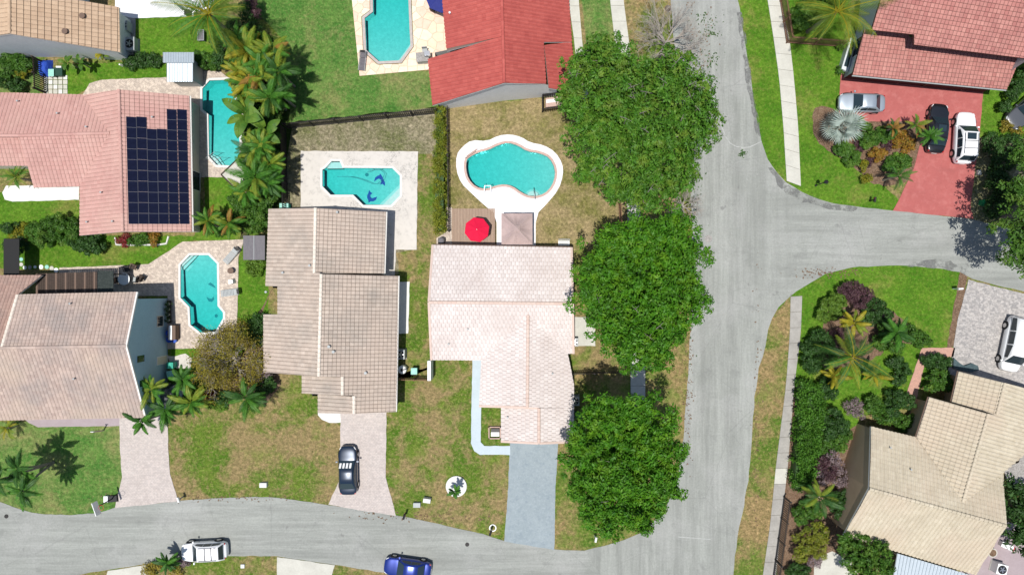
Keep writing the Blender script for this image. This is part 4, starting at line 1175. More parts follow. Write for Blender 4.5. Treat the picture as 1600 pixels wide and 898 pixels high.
# ------------------------------------------------------------------ plants
def leaf_mesh(name, centers, spread, n, size, material, up=.55, flat=.8, seed=1, outward=None):
    """many small leaf-sized faces scattered round clump centres; centers: (k, 3) array relative to the thing"""
    g = np.random.default_rng(seed)
    k = len(centers)
    idx = g.integers(0, k, n)
    sp = np.asarray(spread); sp = sp[idx] if sp.ndim else np.full(n, float(spread))
    pos = centers[idx] + g.normal(0, 1, (n, 3)) * sp[:, None] * np.array([1, 1, flat])
    pos[:, 2] = np.maximum(pos[:, 2], .05)
    nr = g.normal(0, 1, (n, 3)); nr /= np.linalg.norm(nr, axis=1)[:, None]
    nr = nr * (1 - up) + np.array([0, 0, 1.0]) * up
    if outward is not None: nr = nr + .5 * outward[idx]
    nr /= np.linalg.norm(nr, axis=1)[:, None]
    t = g.normal(0, 1, (n, 3)); t -= nr * (t * nr).sum(1)[:, None]; t /= np.linalg.norm(t, axis=1)[:, None] + 1e-9
    b = np.cross(nr, t)
    L = size * g.uniform(.7, 1.35, n)[:, None]; Wd = L * g.uniform(.36, .6, n)[:, None]
    v = np.stack([pos - t * L / 2, pos + b * Wd / 2 + nr * L * .08, pos + t * L / 2 - nr * L * .1, pos - b * Wd / 2 + nr * L * .08], 1).reshape(-1, 3)
    me = bpy.data.meshes.new(name)
    me.vertices.add(n * 4); me.vertices.foreach_set('co', v.astype(np.float32).ravel())
    me.loops.add(n * 4); me.loops.foreach_set('vertex_index', np.arange(n * 4, dtype=np.int32))
    me.polygons.add(n); me.polygons.foreach_set('loop_start', np.arange(0, n * 4, 4, dtype=np.int32)); me.polygons.foreach_set('loop_total', np.full(n, 4, np.int32))
    me.materials.append(material); me.update(calc_edges=True); me.validate()
    return me

def tuft_mesh(name, tufts, per, size, material, seed=1, droop=.12, size_v=.4):
    """leaves laid over the upper shells of many small domes (x, y, z, r): sunlit tops, dark gaps between"""
    g = np.random.default_rng(seed); tufts = np.asarray(tufts)
    n_t = np.maximum(8, (per * tufts[:, 3] ** 2 / np.mean(tufts[:, 3] ** 2)).astype(int))
    idx = np.repeat(np.arange(len(tufts)), n_t); n = len(idx); T = tufts[idx]
    d = g.normal(0, 1, (n, 3)); d[:, 2] = np.abs(d[:, 2]) * .95 - .28; d /= np.linalg.norm(d, axis=1)[:, None]
    rad = T[:, 3] * g.uniform(.45, 1.12, n)
    pos = T[:, :3] + d * rad[:, None] * np.array([1, 1, .75])
    pos[:, 2] = np.maximum(pos[:, 2] - droop * np.hypot(d[:, 0], d[:, 1]) * T[:, 3], .04)
    nr = d * .62 + np.array([0, 0, .45]) + g.normal(0, .36, (n, 3)); nr /= np.linalg.norm(nr, axis=1)[:, None]
    t = d + g.normal(0, .38, (n, 3)); t -= nr * (t * nr).sum(1)[:, None]; t /= np.linalg.norm(t, axis=1)[:, None] + 1e-9
    b = np.cross(nr, t)
    L = size * g.uniform(1 - size_v, 1 + size_v, n)[:, None]; Wd = L * g.uniform(.26, .5, n)[:, None]
    v = np.stack([pos - t * L / 2, pos + b * Wd / 2 + nr * L * .08, pos + t * L / 2 - nr * L * .12, pos - b * Wd / 2 + nr * L * .08], 1).reshape(-1, 3)
    me = bpy.data.meshes.new(name)
    me.vertices.add(n * 4); me.vertices.foreach_set('co', v.astype(np.float32).ravel())
    me.loops.add(n * 4); me.loops.foreach_set('vertex_index', np.arange(n * 4, dtype=np.int32))
    me.polygons.add(n); me.polygons.foreach_set('loop_start', np.arange(0, n * 4, 4, dtype=np.int32)); me.polygons.foreach_set('loop_total', np.full(n, 4, np.int32))
    me.materials.append(material); me.update(calc_edges=True); me.validate()
    return me

def tufts_of(lobes, g, tr, per_m2, jz=.35, skip=.1):
    """tuft domes spread over the outside of the lobes, kept apart so that gaps stay between them"""
    out = []
    for (x, y, z, r, rz) in lobes:
        n = max(4, int(per_m2 * math.pi * r * r * 2.2)); tries = 0; mine = 0
        while mine < n and tries < n * 14:
            tries += 1
            d = g.normal(0, 1, 3); d /= np.linalg.norm(d)
            if d[2] < -.12: continue
            t = tr * g.uniform(.62, 1.35)
            k = g.uniform(.80, 1.06)
            p = np.array([x + d[0] * r * k, y + d[1] * r * k, z + d[2] * rz * k + g.uniform(-jz, jz)])
            if any((((p[0] - a) / q) ** 2 + ((p[1] - b_) / q) ** 2 + ((p[2] - c) / qz) ** 2) < .5 for (a, b_, c, q, qz) in lobes if (a, b_) != (x, y)): continue
            if any((p[0] - o[0]) ** 2 + (p[1] - o[1]) ** 2 + ((p[2] - o[2]) * .8) ** 2 < (.62 * (t + o[3])) ** 2 for o in out): continue
            mine += 1
            if g.random() < skip: continue
            out.append((p[0], p[1], max(p[2], t * .5), t))
    return out

def px_lobes(lobes, base, h, squash=.62):
    o = []
    for (px, py, r) in lobes:
        rm = r / PXM; z = max(h - rm * squash, rm * .45)
        rm *= (CAM_H - z) / CAM_H
        w = W(px, py, z); o.append((w.x - base.x, w.y - base.y, z, rm, min(rm * squash, z * .9)))
    return o

def tree(name, label, cat, lobes, h, leaf, per=1.5, n_leaf=20000, size=.30, spread=.62, group=None, bark='bark', seed=1, trunk_r=.26, bare=0):
    g = np.random.default_rng(seed); r = random.Random(seed)
    big = max(lobes, key=lambda q: q[2])
    cz = h * .55
    b = W(sum(q[0] * q[2] for q in lobes) / sum(q[2] for q in lobes), sum(q[1] * q[2] for q in lobes) / sum(q[2] for q in lobes), cz); b.z = 0
    t = thing(name, label, cat, b, 0, group)
    L = px_lobes(lobes, b, h)
    mb = MB(); fork = Vector((r.uniform(-.2, .2), r.uniform(-.2, .2), h * .3))
    mb.tube([(0, 0, 0), (fork.x * .4, fork.y * .4, h * .14), fork], [trunk_r * 1.35, trunk_r, trunk_r * .85], 8)
    mb.build('trunk', MT[bark], t, local=True)
    mb = MB()
    for (x, y, z, rr, rz) in L:
        for k in range(3 if rr > 2 else 1):
            e = Vector((x + r.uniform(-.5, .5) * rr, y + r.uniform(-.5, .5) * rr, z + r.uniform(-.1, .5) * rz))
            m = fork.lerp(e, .5) + Vector((r.uniform(-.3, .3), r.uniform(-.3, .3), .35))
            mb.tube([fork, m, e], [trunk_r * .55, trunk_r * .33, .03], 5)
            for q in range(2):
                e2 = m.lerp(e, r.uniform(.3, .9)); d = Vector((r.uniform(-1, 1), r.uniform(-1, 1), r.uniform(-.1, .7))) * rr * .45
                mb.tube([e2, e2 + d], [.05, .015], 4)
    mb.build('limbs', MT[bark], t, local=True)
    big = max(q[3] for q in L)
    L2 = [(x, y, z, q * .90, qz) for (x, y, z, q, qz) in L]
    tr = min(.95, .38 * big)
    dm = tufts_of(L2, g, tr, per * .62, .6 if big > 1.6 else .2, .05)
    tf = []
    for (x, y, z, q) in dm:
        for k in range(5):
            d = g.normal(0, 1, 3); d[2] = abs(d[2]) * 1.1 - .25; d /= np.linalg.norm(d)
            tf.append((x + d[0] * q * .8, y + d[1] * q * .8, max(z + d[2] * q * .7, .3), q * g.uniform(.36, .66)))
    for (x, y, z, q, qz) in L2:          # the darker inside of the crown
        for k in range(int(6 * q * q) + 3):
            a_ = g.uniform(0, 6.283); f_ = math.sqrt(g.uniform(0, .62)); tf.append((x + math.cos(a_) * q * f_, y + math.sin(a_) * q * f_, max(.4, z + qz * g.uniform(-.15, .3)), q * .2 + .25))
    me = tuft_mesh('crown', tf, n_leaf / max(1, len(tf)), size, MT[leaf], seed)
    link_mesh('crown', me, t); cc = [q[:3] for q in tf]
    if bare:
        mb = MB()
        for q_ in range(bare):
            if q_ % 5 == 0: i = int(g.integers(0, len(cc))); p = Vector(cc[i]) + Vector((r.uniform(-.4, .4), r.uniform(-.4, .4), .4)); d = Vector((r.uniform(-1, 1), r.uniform(-1, 1), r.uniform(-.1, .35))).normalized() * r.uniform(.5, 1.1)
            mb.tube([p, p + d * .5 + Vector((0, 0, .1)), p + d], [.032, .024, .01], 4, cap=False)
            mb.tube([p + d * .5, p + d * .5 + Vector((d.y, -d.x, .1)) * .5], [.022, .008], 4, cap=False)
        mb.build('dead_twigs', MT['grey_bark'], t, local=True, kind='stuff')
    return t

def shrub(name, label, cat, lobes, h, leaf, n=2500, size=.2, per=3.0, spread=.34, group=None, seed=1, up=.45):
    g = np.random.default_rng(seed); r = random.Random(seed)
    b = W(sum(q[0] for q in lobes) / len(lobes), sum(q[1] for q in lobes) / len(lobes), h * .5); b.z = 0
    t = thing(name, label, cat, b, 0, group)
    L = px_lobes(lobes, b, h, .8)
    mb = MB()
    for (x, y, z, rr, rz) in L:
        for k in range(4):
            e = Vector((x + r.uniform(-.6, .6) * rr, y + r.uniform(-.6, .6) * rr, z + rz * .5))
            mb.tube([(x * .7 + r.uniform(-.1, .1), y * .7 + r.uniform(-.1, .1), 0), e], [.035, .012], 4, cap=False)
    mb.build('stems', MT['bark'], t, local=True)
    tf = tufts_of(L, g, spread, per, .12, .04)
    link_mesh('foliage', tuft_mesh('foliage', tf, n / max(1, len(tf)), size, MT[leaf], seed), t)
    return t

def frond_mesh(name, L, pairs, lw, droop, leaf, width=.055, up=.0, flare=1.0, stem_c=None, curl=.3, seed=1):
    r = random.Random(seed); mb = MB()
    def at(t):   # rachis
        return Vector((L * (t - .18 * droop * t * t), 0, L * (up * t - droop * .62 * t * t)))
    st = [at(i / 7) for i in range(8)]
    mb.tube(st, [.035 * (1 - .85 * i / 7) * (L / 2.5) ** .5 + .006 for i in range(8)], 4, 1, cap=False)
    for i in range(pairs):
        t = .14 + .86 * (i + .5) / pairs
        p = at(t); q = at(min(1, t + .02)); d = (q - p).normalized()
        ln = lw * (math.sin(math.pi * (t * .88 + .1)) ** .7) * r.uniform(.85, 1.12)
        for s in (-1, 1):
            a = (Vector((0, s, 0)) * (1 - .42 * t) + d * (.55 + .55 * t)).normalized()
            m = p + a * ln * .55 + Vector((0, 0, -.05 * ln + .05 * ln)); e = p + a * ln + Vector((0, 0, -curl * ln * r.uniform(.6, 1.3)))
            w = d * width * flare
            mb.poly([p - w * .6, p + w * .6, m + w, m - w]); mb.poly([m - w, m + w, e + w * .25, e - w * .25])
    return mb.mesh(name, [MT[leaf], MT[stem_c or leaf]])

def fan_mesh(name, L, blades, leaf, seed=1):
    r = random.Random(seed); mb = MB(); s0 = L * .45
    mb.tube([(0, 0, 0), (s0 * .5, 0, .06), (s0, 0, .05)], [.03, .025, .02], 4)
    for i in range(blades):
        a = R(-140 + 280 * i / (blades - 1)); ln = L * .56 * r.uniform(.88, 1.05) * (1 - .2 * abs(a) / R(140))
        d = Vector((math.cos(a), math.sin(a), 0)); n = Vector((-d.y, d.x, 0)); c = Vector((s0, 0, .05))
        m = c + d * ln * .6 + Vector((0, 0, .05)); e = c + d * ln + Vector((0, 0, -.18 * ln))
        mb.poly([c, m - n * .032 + Vector((0, 0, -.02)), e, m + n * .032 + Vector((0, 0, .02))])
    return mb.mesh(name, [MT[leaf]])

FR = {}
def frond(kind, leaf, R_, seed=0):
    key = (kind, leaf, round(R_, 1), seed)
    if key not in FR:
        if kind == 'coco': FR[key] = frond_mesh('frond', R_, 30, .58 * (R_ / 3.4), .8, leaf, .032, .12, 1, 'fr_yellow', .9, seed)
        elif kind == 'areca': FR[key] = frond_mesh('frond', R_, 16, .36 * (R_ / 2.0), .9, leaf, .046, .35, 1, 'fr_olive', .5, seed)
        elif kind == 'plume': FR[key] = frond_mesh('frond', R_, 17, .40 * (R_ / 2.0), .85, leaf, .05, .2, 1, None, .5, seed)
        elif kind == 'pygmy': FR[key] = frond_mesh('frond', R_, 20, .22, 1.0, leaf, .022, .45, 1, None, .15, seed)
        elif kind == 'banana': FR[key] = banana_mesh(R_, leaf, seed)
        elif kind == 'fan': FR[key] = fan_mesh('frond', R_, 26, leaf, seed)
    return FR[key]

def banana_mesh(L, leaf, seed):
    mb = MB(); r = random.Random(seed); N = 9
    pts = [Vector((L * t * (1 - .15 * t), 0, L * (.55 * t - .75 * t * t))) for t in [i / N for i in range(N + 1)]]
    mb.tube(pts, [.035 * (1 - .8 * i / N) + .004 for i in range(N + 1)], 4, 1, cap=False)
    for i in range(1, N):
        t0, t1 = i / N, (i + 1) / N
        w0, w1 = L * .2 * math.sin(math.pi * min(1, t0 + .02)) ** .6, L * .2 * max(0, math.sin(math.pi * min(1, t1 + .02))) ** .6
        for s in (-1, 1):
            g_ = r.choice((0, 0, .015))
            mb.poly([pts[i] + Vector((g_, 0, 0)), pts[i + 1], pts[i + 1] + Vector((.06, s * w1, -.25 * w1)), pts[i] + Vector((.06 + g_, s * w0, -.25 * w0))])
    return mb.mesh('frond', [MT[leaf], MT['lf_lime']])

def palm(label, px, py, h, rad, kind, leaves, n=14, group=None, base=None, seed=1, name='palm', cat='palm', tr=.13, elev=(-8, 58), trunks=1, mess=.12):
    """px, py: where the middle of the crown shows; rad: crown radius in photo pixels; leaves: frond materials"""
    r = random.Random(seed)
    top = W(px, py, h); b = W(*base) if base else Vector((top.x, top.y, 0))
    t = thing(name, label, cat, (b.x, b.y, 0), 0, group)
    Rm = rad / PXM * (CAM_H - h) / CAM_H
    off = top - Vector((b.x, b.y, 0))
    for k in range(trunks):
        o = Vector((r.uniform(-.35, .35), r.uniform(-.35, .35), 0)) if trunks > 1 else Vector((0, 0, 0))
        mid = (off * .5) + o * 1.1 + Vector((off.x * -.12, off.y * -.12, 0))
        mb = MB(); mb.tube([o * .5, mid, off + o * .4], [tr * 1.3, tr, tr * .8], 7 if trunks == 1 else 5)
        mb.build('trunk', MT['palm_bark'], t, local=True)
    if kind in ('plume', 'areca', 'coco'): n = int(n * 1.5)
    for k in range(n):
        f = (k + .5) / n
        lf = leaves[k % len(leaves)] if r.random() < .75 else r.choice(leaves)
        e = R(elev[1] + (elev[0] - elev[1]) * f ** .8 + r.uniform(-6, 6))
        az = k * 2.39996 + r.uniform(-.5, .5)
        me = frond(kind, lf, Rm * 1.06, r.randrange(2))
        o = link_mesh('frond', me, t, loc=off + Vector((r.uniform(-mess, mess), r.uniform(-mess, mess), r.uniform(-.1, .1) - .12 * f)), rot=(r.uniform(-.25, .25), -e, az))
        s = r.uniform(.72, 1.1) / max(.62, math.cos(e * .72)); o.scale = (s, s, s)
    return t

def hedge(label, outline, h, leaf, n, seed=1, size=.16, group=None, name='hedge'):
    g = np.random.default_rng(seed)
    pts = PX(*outline); c = Vector((sum(p[0] for p in pts) / len(pts), sum(p[1] for p in pts) / len(pts), 0))
    t = thing(name, label, 'hedge', c, 0, group)
    inn = offset(pts, -.18)
    mb = MB(); mb.prism([(p[0] - c.x, p[1] - c.y) for p in inn], .05, h * .72); mb.build('twigs', MT['lf_dark'], t, local=True)
    cc = []; xs = [p[0] for p in pts]; ys = [p[1] for p in pts]
    want = int(abs(area2(pts)) / 2 * 9) + 60
    while len(cc) < want:
        p = (g.uniform(min(xs), max(xs)), g.uniform(min(ys), max(ys)))
        if inside(p, pts):
            edge = not inside(p, inn)
            cc.append((p[0] - c.x, p[1] - c.y, g.uniform(.15, h) if edge else h * g.uniform(.72, 1.05)))
    link_mesh('foliage', leaf_mesh('foliage', np.array(cc), .16, n, size, MT[leaf], .4, .8, seed), t)
    return t

def twig_tree(name, label, cat, px, py, h, rad, m, n_main=9, seed=1, leaf=None, n_leaf=0, depth=3, base=None, tw=.05):
    r = random.Random(seed); c = W(px, py, h * .6); b = W(*base) if base else Vector((c.x, c.y, 0)); b.z = 0
    t = thing(name, label, cat, b); Rm = rad / PXM
    mb = MB(); mb.tube([(0, 0, 0), (.05, .05, h * .35)], [tw * 2.4, tw * 1.8], 7); mb.build('trunk', MT[m], t, local=True)
    mb = MB(); ends = []
    off = Vector((c.x - b.x, c.y - b.y, 0))
    def grow(p, d, L, rr, dep):
        e = p + d * L; mid = p.lerp(e, .5) + Vector((r.uniform(-1, 1), r.uniform(-1, 1), r.uniform(-.3, .6))) * L * .09
        mb.tube([p, mid, e], [rr, rr * .75, rr * .5], 4, cap=False)
        if dep == 0: ends.append(e); return
        for k in range(4 if dep > 1 else 3):
            nd = (d + Vector((r.uniform(-.9, .9), r.uniform(-.9, .9), r.uniform(-.3, .45)))).normalized()
            grow(p.lerp(e, r.uniform(.35, 1.0)), nd, L * r.uniform(.5, .75), rr * .52, dep - 1)
    for k in range(n_main):
        a = 2 * math.pi * k / n_main + r.uniform(-.3, .3)
        d = (Vector((math.cos(a), math.sin(a), r.uniform(.25, 1.1))) + off * .25).normalized()
        grow(Vector((.05, .05, h * r.uniform(.2, .36))), d, Rm * r.uniform(.42, .62), tw, depth)
    mb.build('branches', MT[m], t, local=True)
    if leaf:
        link_mesh('crown', leaf_mesh('crown', np.array([tuple(e) for e in ends]), .24, n_leaf, .15, MT[leaf], .3, .8, seed), t)
    return t

# --- the three street trees
tree('street_tree', 'largest loose crowned green street tree with grey dead twigs, at the upper road', 'tree',
     [(897,160,27),(915,110,34),(950,100,42),(985,125,42),(1040,130,48),(1082,155,34),(1090,200,30),(1060,215,48),(960,185,60),(915,215,30),(930,255,34),(1000,225,55),(985,280,42),(1040,270,42),(960,285,22),(1010,310,22)], 9.6, 'lf_oak2', 1.6, 80000, .30, .66, 'street trees by the main road', seed=3, bare=300, trunk_r=.3)
tree('street_tree', 'dense round green street tree beside the pale house roof', 'tree',
     [(1000,450,72),(945,415,42),(1045,405,52),(1062,462,46),(935,465,38),(960,510,36),(1010,520,48),(1040,500,40),(985,375,32),(1055,365,32),(1020,365,30),(955,375,24),(985,550,26),(1025,548,26)], 10.0, 'lf_oak', 1.6, 70000, .30, .66, 'street trees by the main road', seed=4, bare=40, trunk_r=.3)
tree('street_tree', 'dense round green street tree at the road corner below', 'tree',
     [(970,720,68),(915,690,36),(918,745,34),(935,790,30),(1005,665,44),(1032,705,36),(1030,755,36),(985,790,40),(945,655,34),(975,645,26),(960,815,22),(1010,810,22)], 10.0, 'lf_oak', 1.6, 66000, .30, .66, 'street trees by the main road', seed=5, bare=16, trunk_r=.3)
twig_tree('bare_tree', 'bare bleached grey tree leaning over the road edge at the top', 'tree', 1045, 60, 4.2, 70, 'grey_bark', 14, 6, depth=4, tw=.06)
twig_tree('bare_tree', 'small bare pale twiggy tree between two street trees at the road edge', 'tree', 1070, 322, 3.0, 40, 'grey_bark', 9, 8, depth=4, tw=.05)
twig_tree('olive_tree', 'thin olive yellow tree with pale twigs beside the narrow pool', 'tree', 356, 562, 5.0, 60, 'grey_bark', 12, 9, 'lf_olive', 15000, 4, tw=.07)
tree('shade_tree', 'dark broad tree at the right edge shading the road end', 'tree', [(1598,242,26),(1584,352,22),(1592,300,22),(1590,385,20),(1634,268,38),(1612,335,26),(1645,305,50),(1600,372,22),(1614,402,28),(1665,360,50)], 8.0, 'lf_mid', 1.5, 26000, .30, .66, seed=12)
tree('broad_tree', 'dark large leaved tree against the right eave of the cream house', 'tree', [(1590,790,26),(1600,830,28),(1582,760,14),(1625,800,30)], 4.2, 'lf_dark', 2.2, 5500, .36, .42, seed=13, trunk_r=.14)
tree('broad_tree', 'dark green bushy tree over the lower corner of the cream roof', 'tree', [(1345,868,26),(1325,850,18),(1370,862,20),(1345,895,20),(1375,885,16)], 4.0, 'lf_mid', 2.4, 8000, .28, .42, seed=14, trunk_r=.13)

# --- palms
palm('tall coconut palm with yellow stalked fronds beside the top white deck', 326, 22, 7.5, 66, 'coco', ['fr_coco', 'fr_green', 'fr_coco', 'fr_green'], 17, seed=21, tr=.17)
palm('tall coconut palm leaning over the brown fence by the brick red house', 1308, 18, 6.5, 66, 'coco', ['fr_coco', 'fr_coco', 'fr_olive'], 15, seed=22, tr=.17, base=(1262, 50))
G1 = 'palms crowded between the palm pool and the dark fence'
for i, (lb, px, py, h, rd, kd, lv, n) in enumerate([
    ('yellow green feathery palm at the top of the palm thicket', 388, 78, 4.2, 34, 'plume', ['fr_olive', 'fr_yellow', 'fr_green'], 14),
    ('green palm with orange old fronds beside the top lawn', 425, 82, 4.4, 34, 'plume', ['fr_green', 'fr_olive', 'fr_green', 'fr_rust', 'fr_olive'], 15),
    ('golden feathery palm over the far end of the palm pool', 372, 112, 3.4, 27, 'areca', ['fr_yellow', 'fr_olive'], 13),
    ('rusty fronded palm in the middle of the palm thicket', 405, 118, 4.2, 34, 'plume', ['fr_olive', 'fr_green', 'fr_rust', 'fr_green', 'fr_olive'], 15),
    ('dark feathery palm leaning over the green lawn edge', 435, 112, 4.6, 34, 'plume', ['fr_dark', 'fr_green', 'fr_dark', 'fr_olive'], 15),
    ('broad leaved banana plant reaching over the palm pool', 385, 180, 3.4, 38, 'banana', ['lf_mid', 'lf_lime', 'lf_mid'], 9),
    ('banana plant with yellow edged leaves beside the dark fence', 415, 205, 3.6, 34, 'banana', ['lf_lime', 'lf_mid'], 9),
    ('green feathery palm above the banana plants', 422, 152, 4.4, 34, 'plume', ['fr_green', 'fr_olive', 'fr_dark'], 14),
    ('olive feathery palm near the middle of the palm pool', 378, 148, 3.2, 26, 'areca', ['fr_olive', 'fr_green'], 12),
    ('green palm beside the steps of the palm pool', 395, 235, 3.8, 33, 'plume', ['fr_green', 'fr_dark', 'fr_olive'], 14),
    ('large green palm over the pale slab below the palm pool', 398, 278, 4.2, 38, 'plume', ['fr_green', 'fr_green', 'fr_olive'], 16),
    ('green palm beside the teal box behind the beige brown roof', 422, 258, 3.6, 28, 'plume', ['fr_green', 'fr_olive'], 13),
    ('slim green palm between the golden palm and the dark palm of the thicket', 408, 95, 4.6, 30, 'plume', ['fr_olive', 'fr_green'], 15),
    ('yellow tipped palm left of the rusty thicket palm', 386, 130, 3.8, 28, 'plume', ['fr_olive', 'fr_yellow', 'fr_green'], 14),
    ('green palm at the lawn side of the banana plants', 438, 148, 4.2, 28, 'plume', ['fr_green', 'fr_dark'], 14),
    ('slim palm below the lower banana plant', 408, 228, 4.0, 30, 'plume', ['fr_green', 'fr_olive'], 15),
    ('palm beside the fence above the large green palm', 418, 285, 4.0, 28, 'plume', ['fr_green', 'fr_dark'], 14),
    ('low palm over the lower edge of the pale slab', 384, 300, 3.0, 26, 'plume', ['fr_green', 'fr_olive'], 14),
    ('green palm at the top of the thicket under the coconut palm', 372, 62, 3.8, 28, 'plume', ['fr_green', 'fr_olive'], 14),
    ('olive clumping palm at the corner of the pink roof', 326, 346, 3.0, 28, 'areca', ['fr_olive', 'fr_green', 'fr_green', 'fr_rust'], 15),
    ('olive clumping palm above the beige pool paving', 358, 350, 3.0, 28, 'areca', ['fr_green', 'fr_olive', 'fr_green', 'fr_rust'], 15)]):
    palm(lb, px, py, h, rd, kd, lv, n, G1, seed=40 + i, trunks=3 if kd == 'areca' else 1, name='banana_plant' if kd == 'banana' else 'palm', cat='banana plant' if kd == 'banana' else 'palm', tr=.1)
G2 = 'young palms beside the driveway of the two storey house'
for i, (lb, px, py, h, rd, n, lv) in enumerate([
    ('yellow green palm over the eave corner of the light blue wall', 236, 608, 4.2, 27, 12, ['fr_olive', 'fr_green']),
    ('dark green palm in front of the half hidden dark car', 258, 640, 3.6, 30, 13, ['fr_green', 'fr_dark']),
    ('small green palm over the top of the pink driveway', 222, 658, 3.4, 24, 11, ['fr_green', 'fr_dark']),
    ('bushy green palm right of the half hidden dark car', 300, 628, 3.2, 30, 13, ['fr_green', 'fr_olive']),
    ('green palm beside the teal bins', 286, 592, 3.4, 27, 12, ['fr_green', 'fr_dark']),
    ('dark green palm below the olive yellow tree', 384, 622, 3.0, 34, 14, ['fr_green', 'fr_dark'])]):
    palm(lb, px, py, h, rd, 'plume', lv, n, G2, seed=70 + i, tr=.1)
G3 = 'leaning palms on the lower left lawn'
for i, (lb, px, py, h) in enumerate([
    ('upper palm of the leaning palms on the lower left lawn', 28, 732, 5.0),
    ('lower palm of the leaning palms on the lower left lawn', 36, 767, 5.0),
    ('palm cut by the left photo edge on the lower left lawn', -4, 750, 5.4)]):
    palm(lb, px, py, h, 28, 'plume', ['fr_dark', 'fr_green', 'fr_dark'], 11, G3, base=(84, 722), seed=80 + i, tr=.1)
palm('low yellow green cycad palm at the left end of the lilac path', 12, 668, 1.2, 22, 'pygmy', ['fr_yellow', 'fr_olive'], 16, seed=85, tr=.12)
palm('spiky green palm in the entry court of the pink house', 27, 277, 2.2, 24, 'pygmy', ['fr_green', 'fr_olive'], 18, seed=86, tr=.12)
palm('silver grey fan palm at the corner of the red driveway', 1313, 200, 2.4, 33, 'fan', ['lf_silver'], 15, seed=87, tr=.18, elev=(-5, 75))
G4 = 'small palms in the bed beside the red driveway'
for i, (lb, px, py, h, rd, lv) in enumerate([
    ('small green palm with orange lower fronds above the crotons', 1431, 195, 2.2, 20, ['fr_olive', 'fr_green', 'fr_rust']),
    ('small bright green palm overhanging the black car', 1453, 213, 2.4, 19, ['fr_green']),
    ('small green palm at the lower tip of the planting bed', 1403, 275, 2.6, 24, ['fr_green', 'fr_dark']),
    ('dusky brown fronded palm behind the orange crotons', 1396, 200, 1.8, 16, ['fr_dark', 'fr_rust'])]):
    palm(lb, px, py, h, rd, 'pygmy', lv, 18, G4, seed=90 + i, tr=.09)
palm('wide dark green palm with long bare stalks in the corner garden', 1332, 558, 4.0, 50, 'coco', ['fr_green', 'fr_dark', 'fr_olive', 'fr_dark'], 12, seed=95, tr=.16, elev=(-14, 50), mess=.3)
palm('bright yellow palm at the top of the corner garden', 1336, 505, 2.6, 25, 'plume', ['fr_yellow', 'fr_yellow', 'fr_olive'], 10, seed=96, tr=.08)
palm('bright yellow clumping palm at the lower left of the corner garden', 1304, 588, 2.2, 21, 'plume', ['fr_yellow', 'fr_yellow'], 9, seed=97, tr=.08)
palm('yellow tipped palm at the lower side of the corner garden', 1366, 586, 2.2, 19, 'plume', ['fr_yellow', 'fr_olive'], 9, seed=98, tr=.08)
palm('thin spidery green palm above the yellow shrubs by the slat fence', 1280, 776, 3.6, 34, 'plume', ['fr_dark', 'fr_olive'], 9, seed=99, tr=.08)
palm('tiny dark palm growing in the round white planter ring', 711, 768, 1.6, 13, 'pygmy', ['fr_green', 'fr_dark'], 16, seed=100, tr=.06)
palm('spiky green plant beside the blue tarp', 105, 97, 1.6, 15, 'banana', ['lf_mid', 'lf_lime'], 8, seed=101, tr=.06, name='banana_plant', cat='banana plant')
palm('spiky green plant by the grey wall, right of its twin', 126, 98, 1.6, 15, 'banana', ['lf_mid', 'lf_dark'], 8, seed=102, tr=.06, name='banana_plant', cat='banana plant')
palm('yellow green clumping plant in the strip below the grey wall', 158, 84, 1.5, 13, 'pygmy', ['fr_yellow', 'fr_coco'], 16, seed=103, tr=.06)
palm('dark green bushy palm over the lower street kerb', 262, 879, 2.0, 20, 'plume', ['fr_dark', 'fr_green'], 12, seed=104, tr=.07)
palm('green palm between the dark shrubs of the corner garden', 1400, 520, 2.4, 27, 'plume', ['fr_green', 'fr_dark'], 12, seed=105, tr=.08)

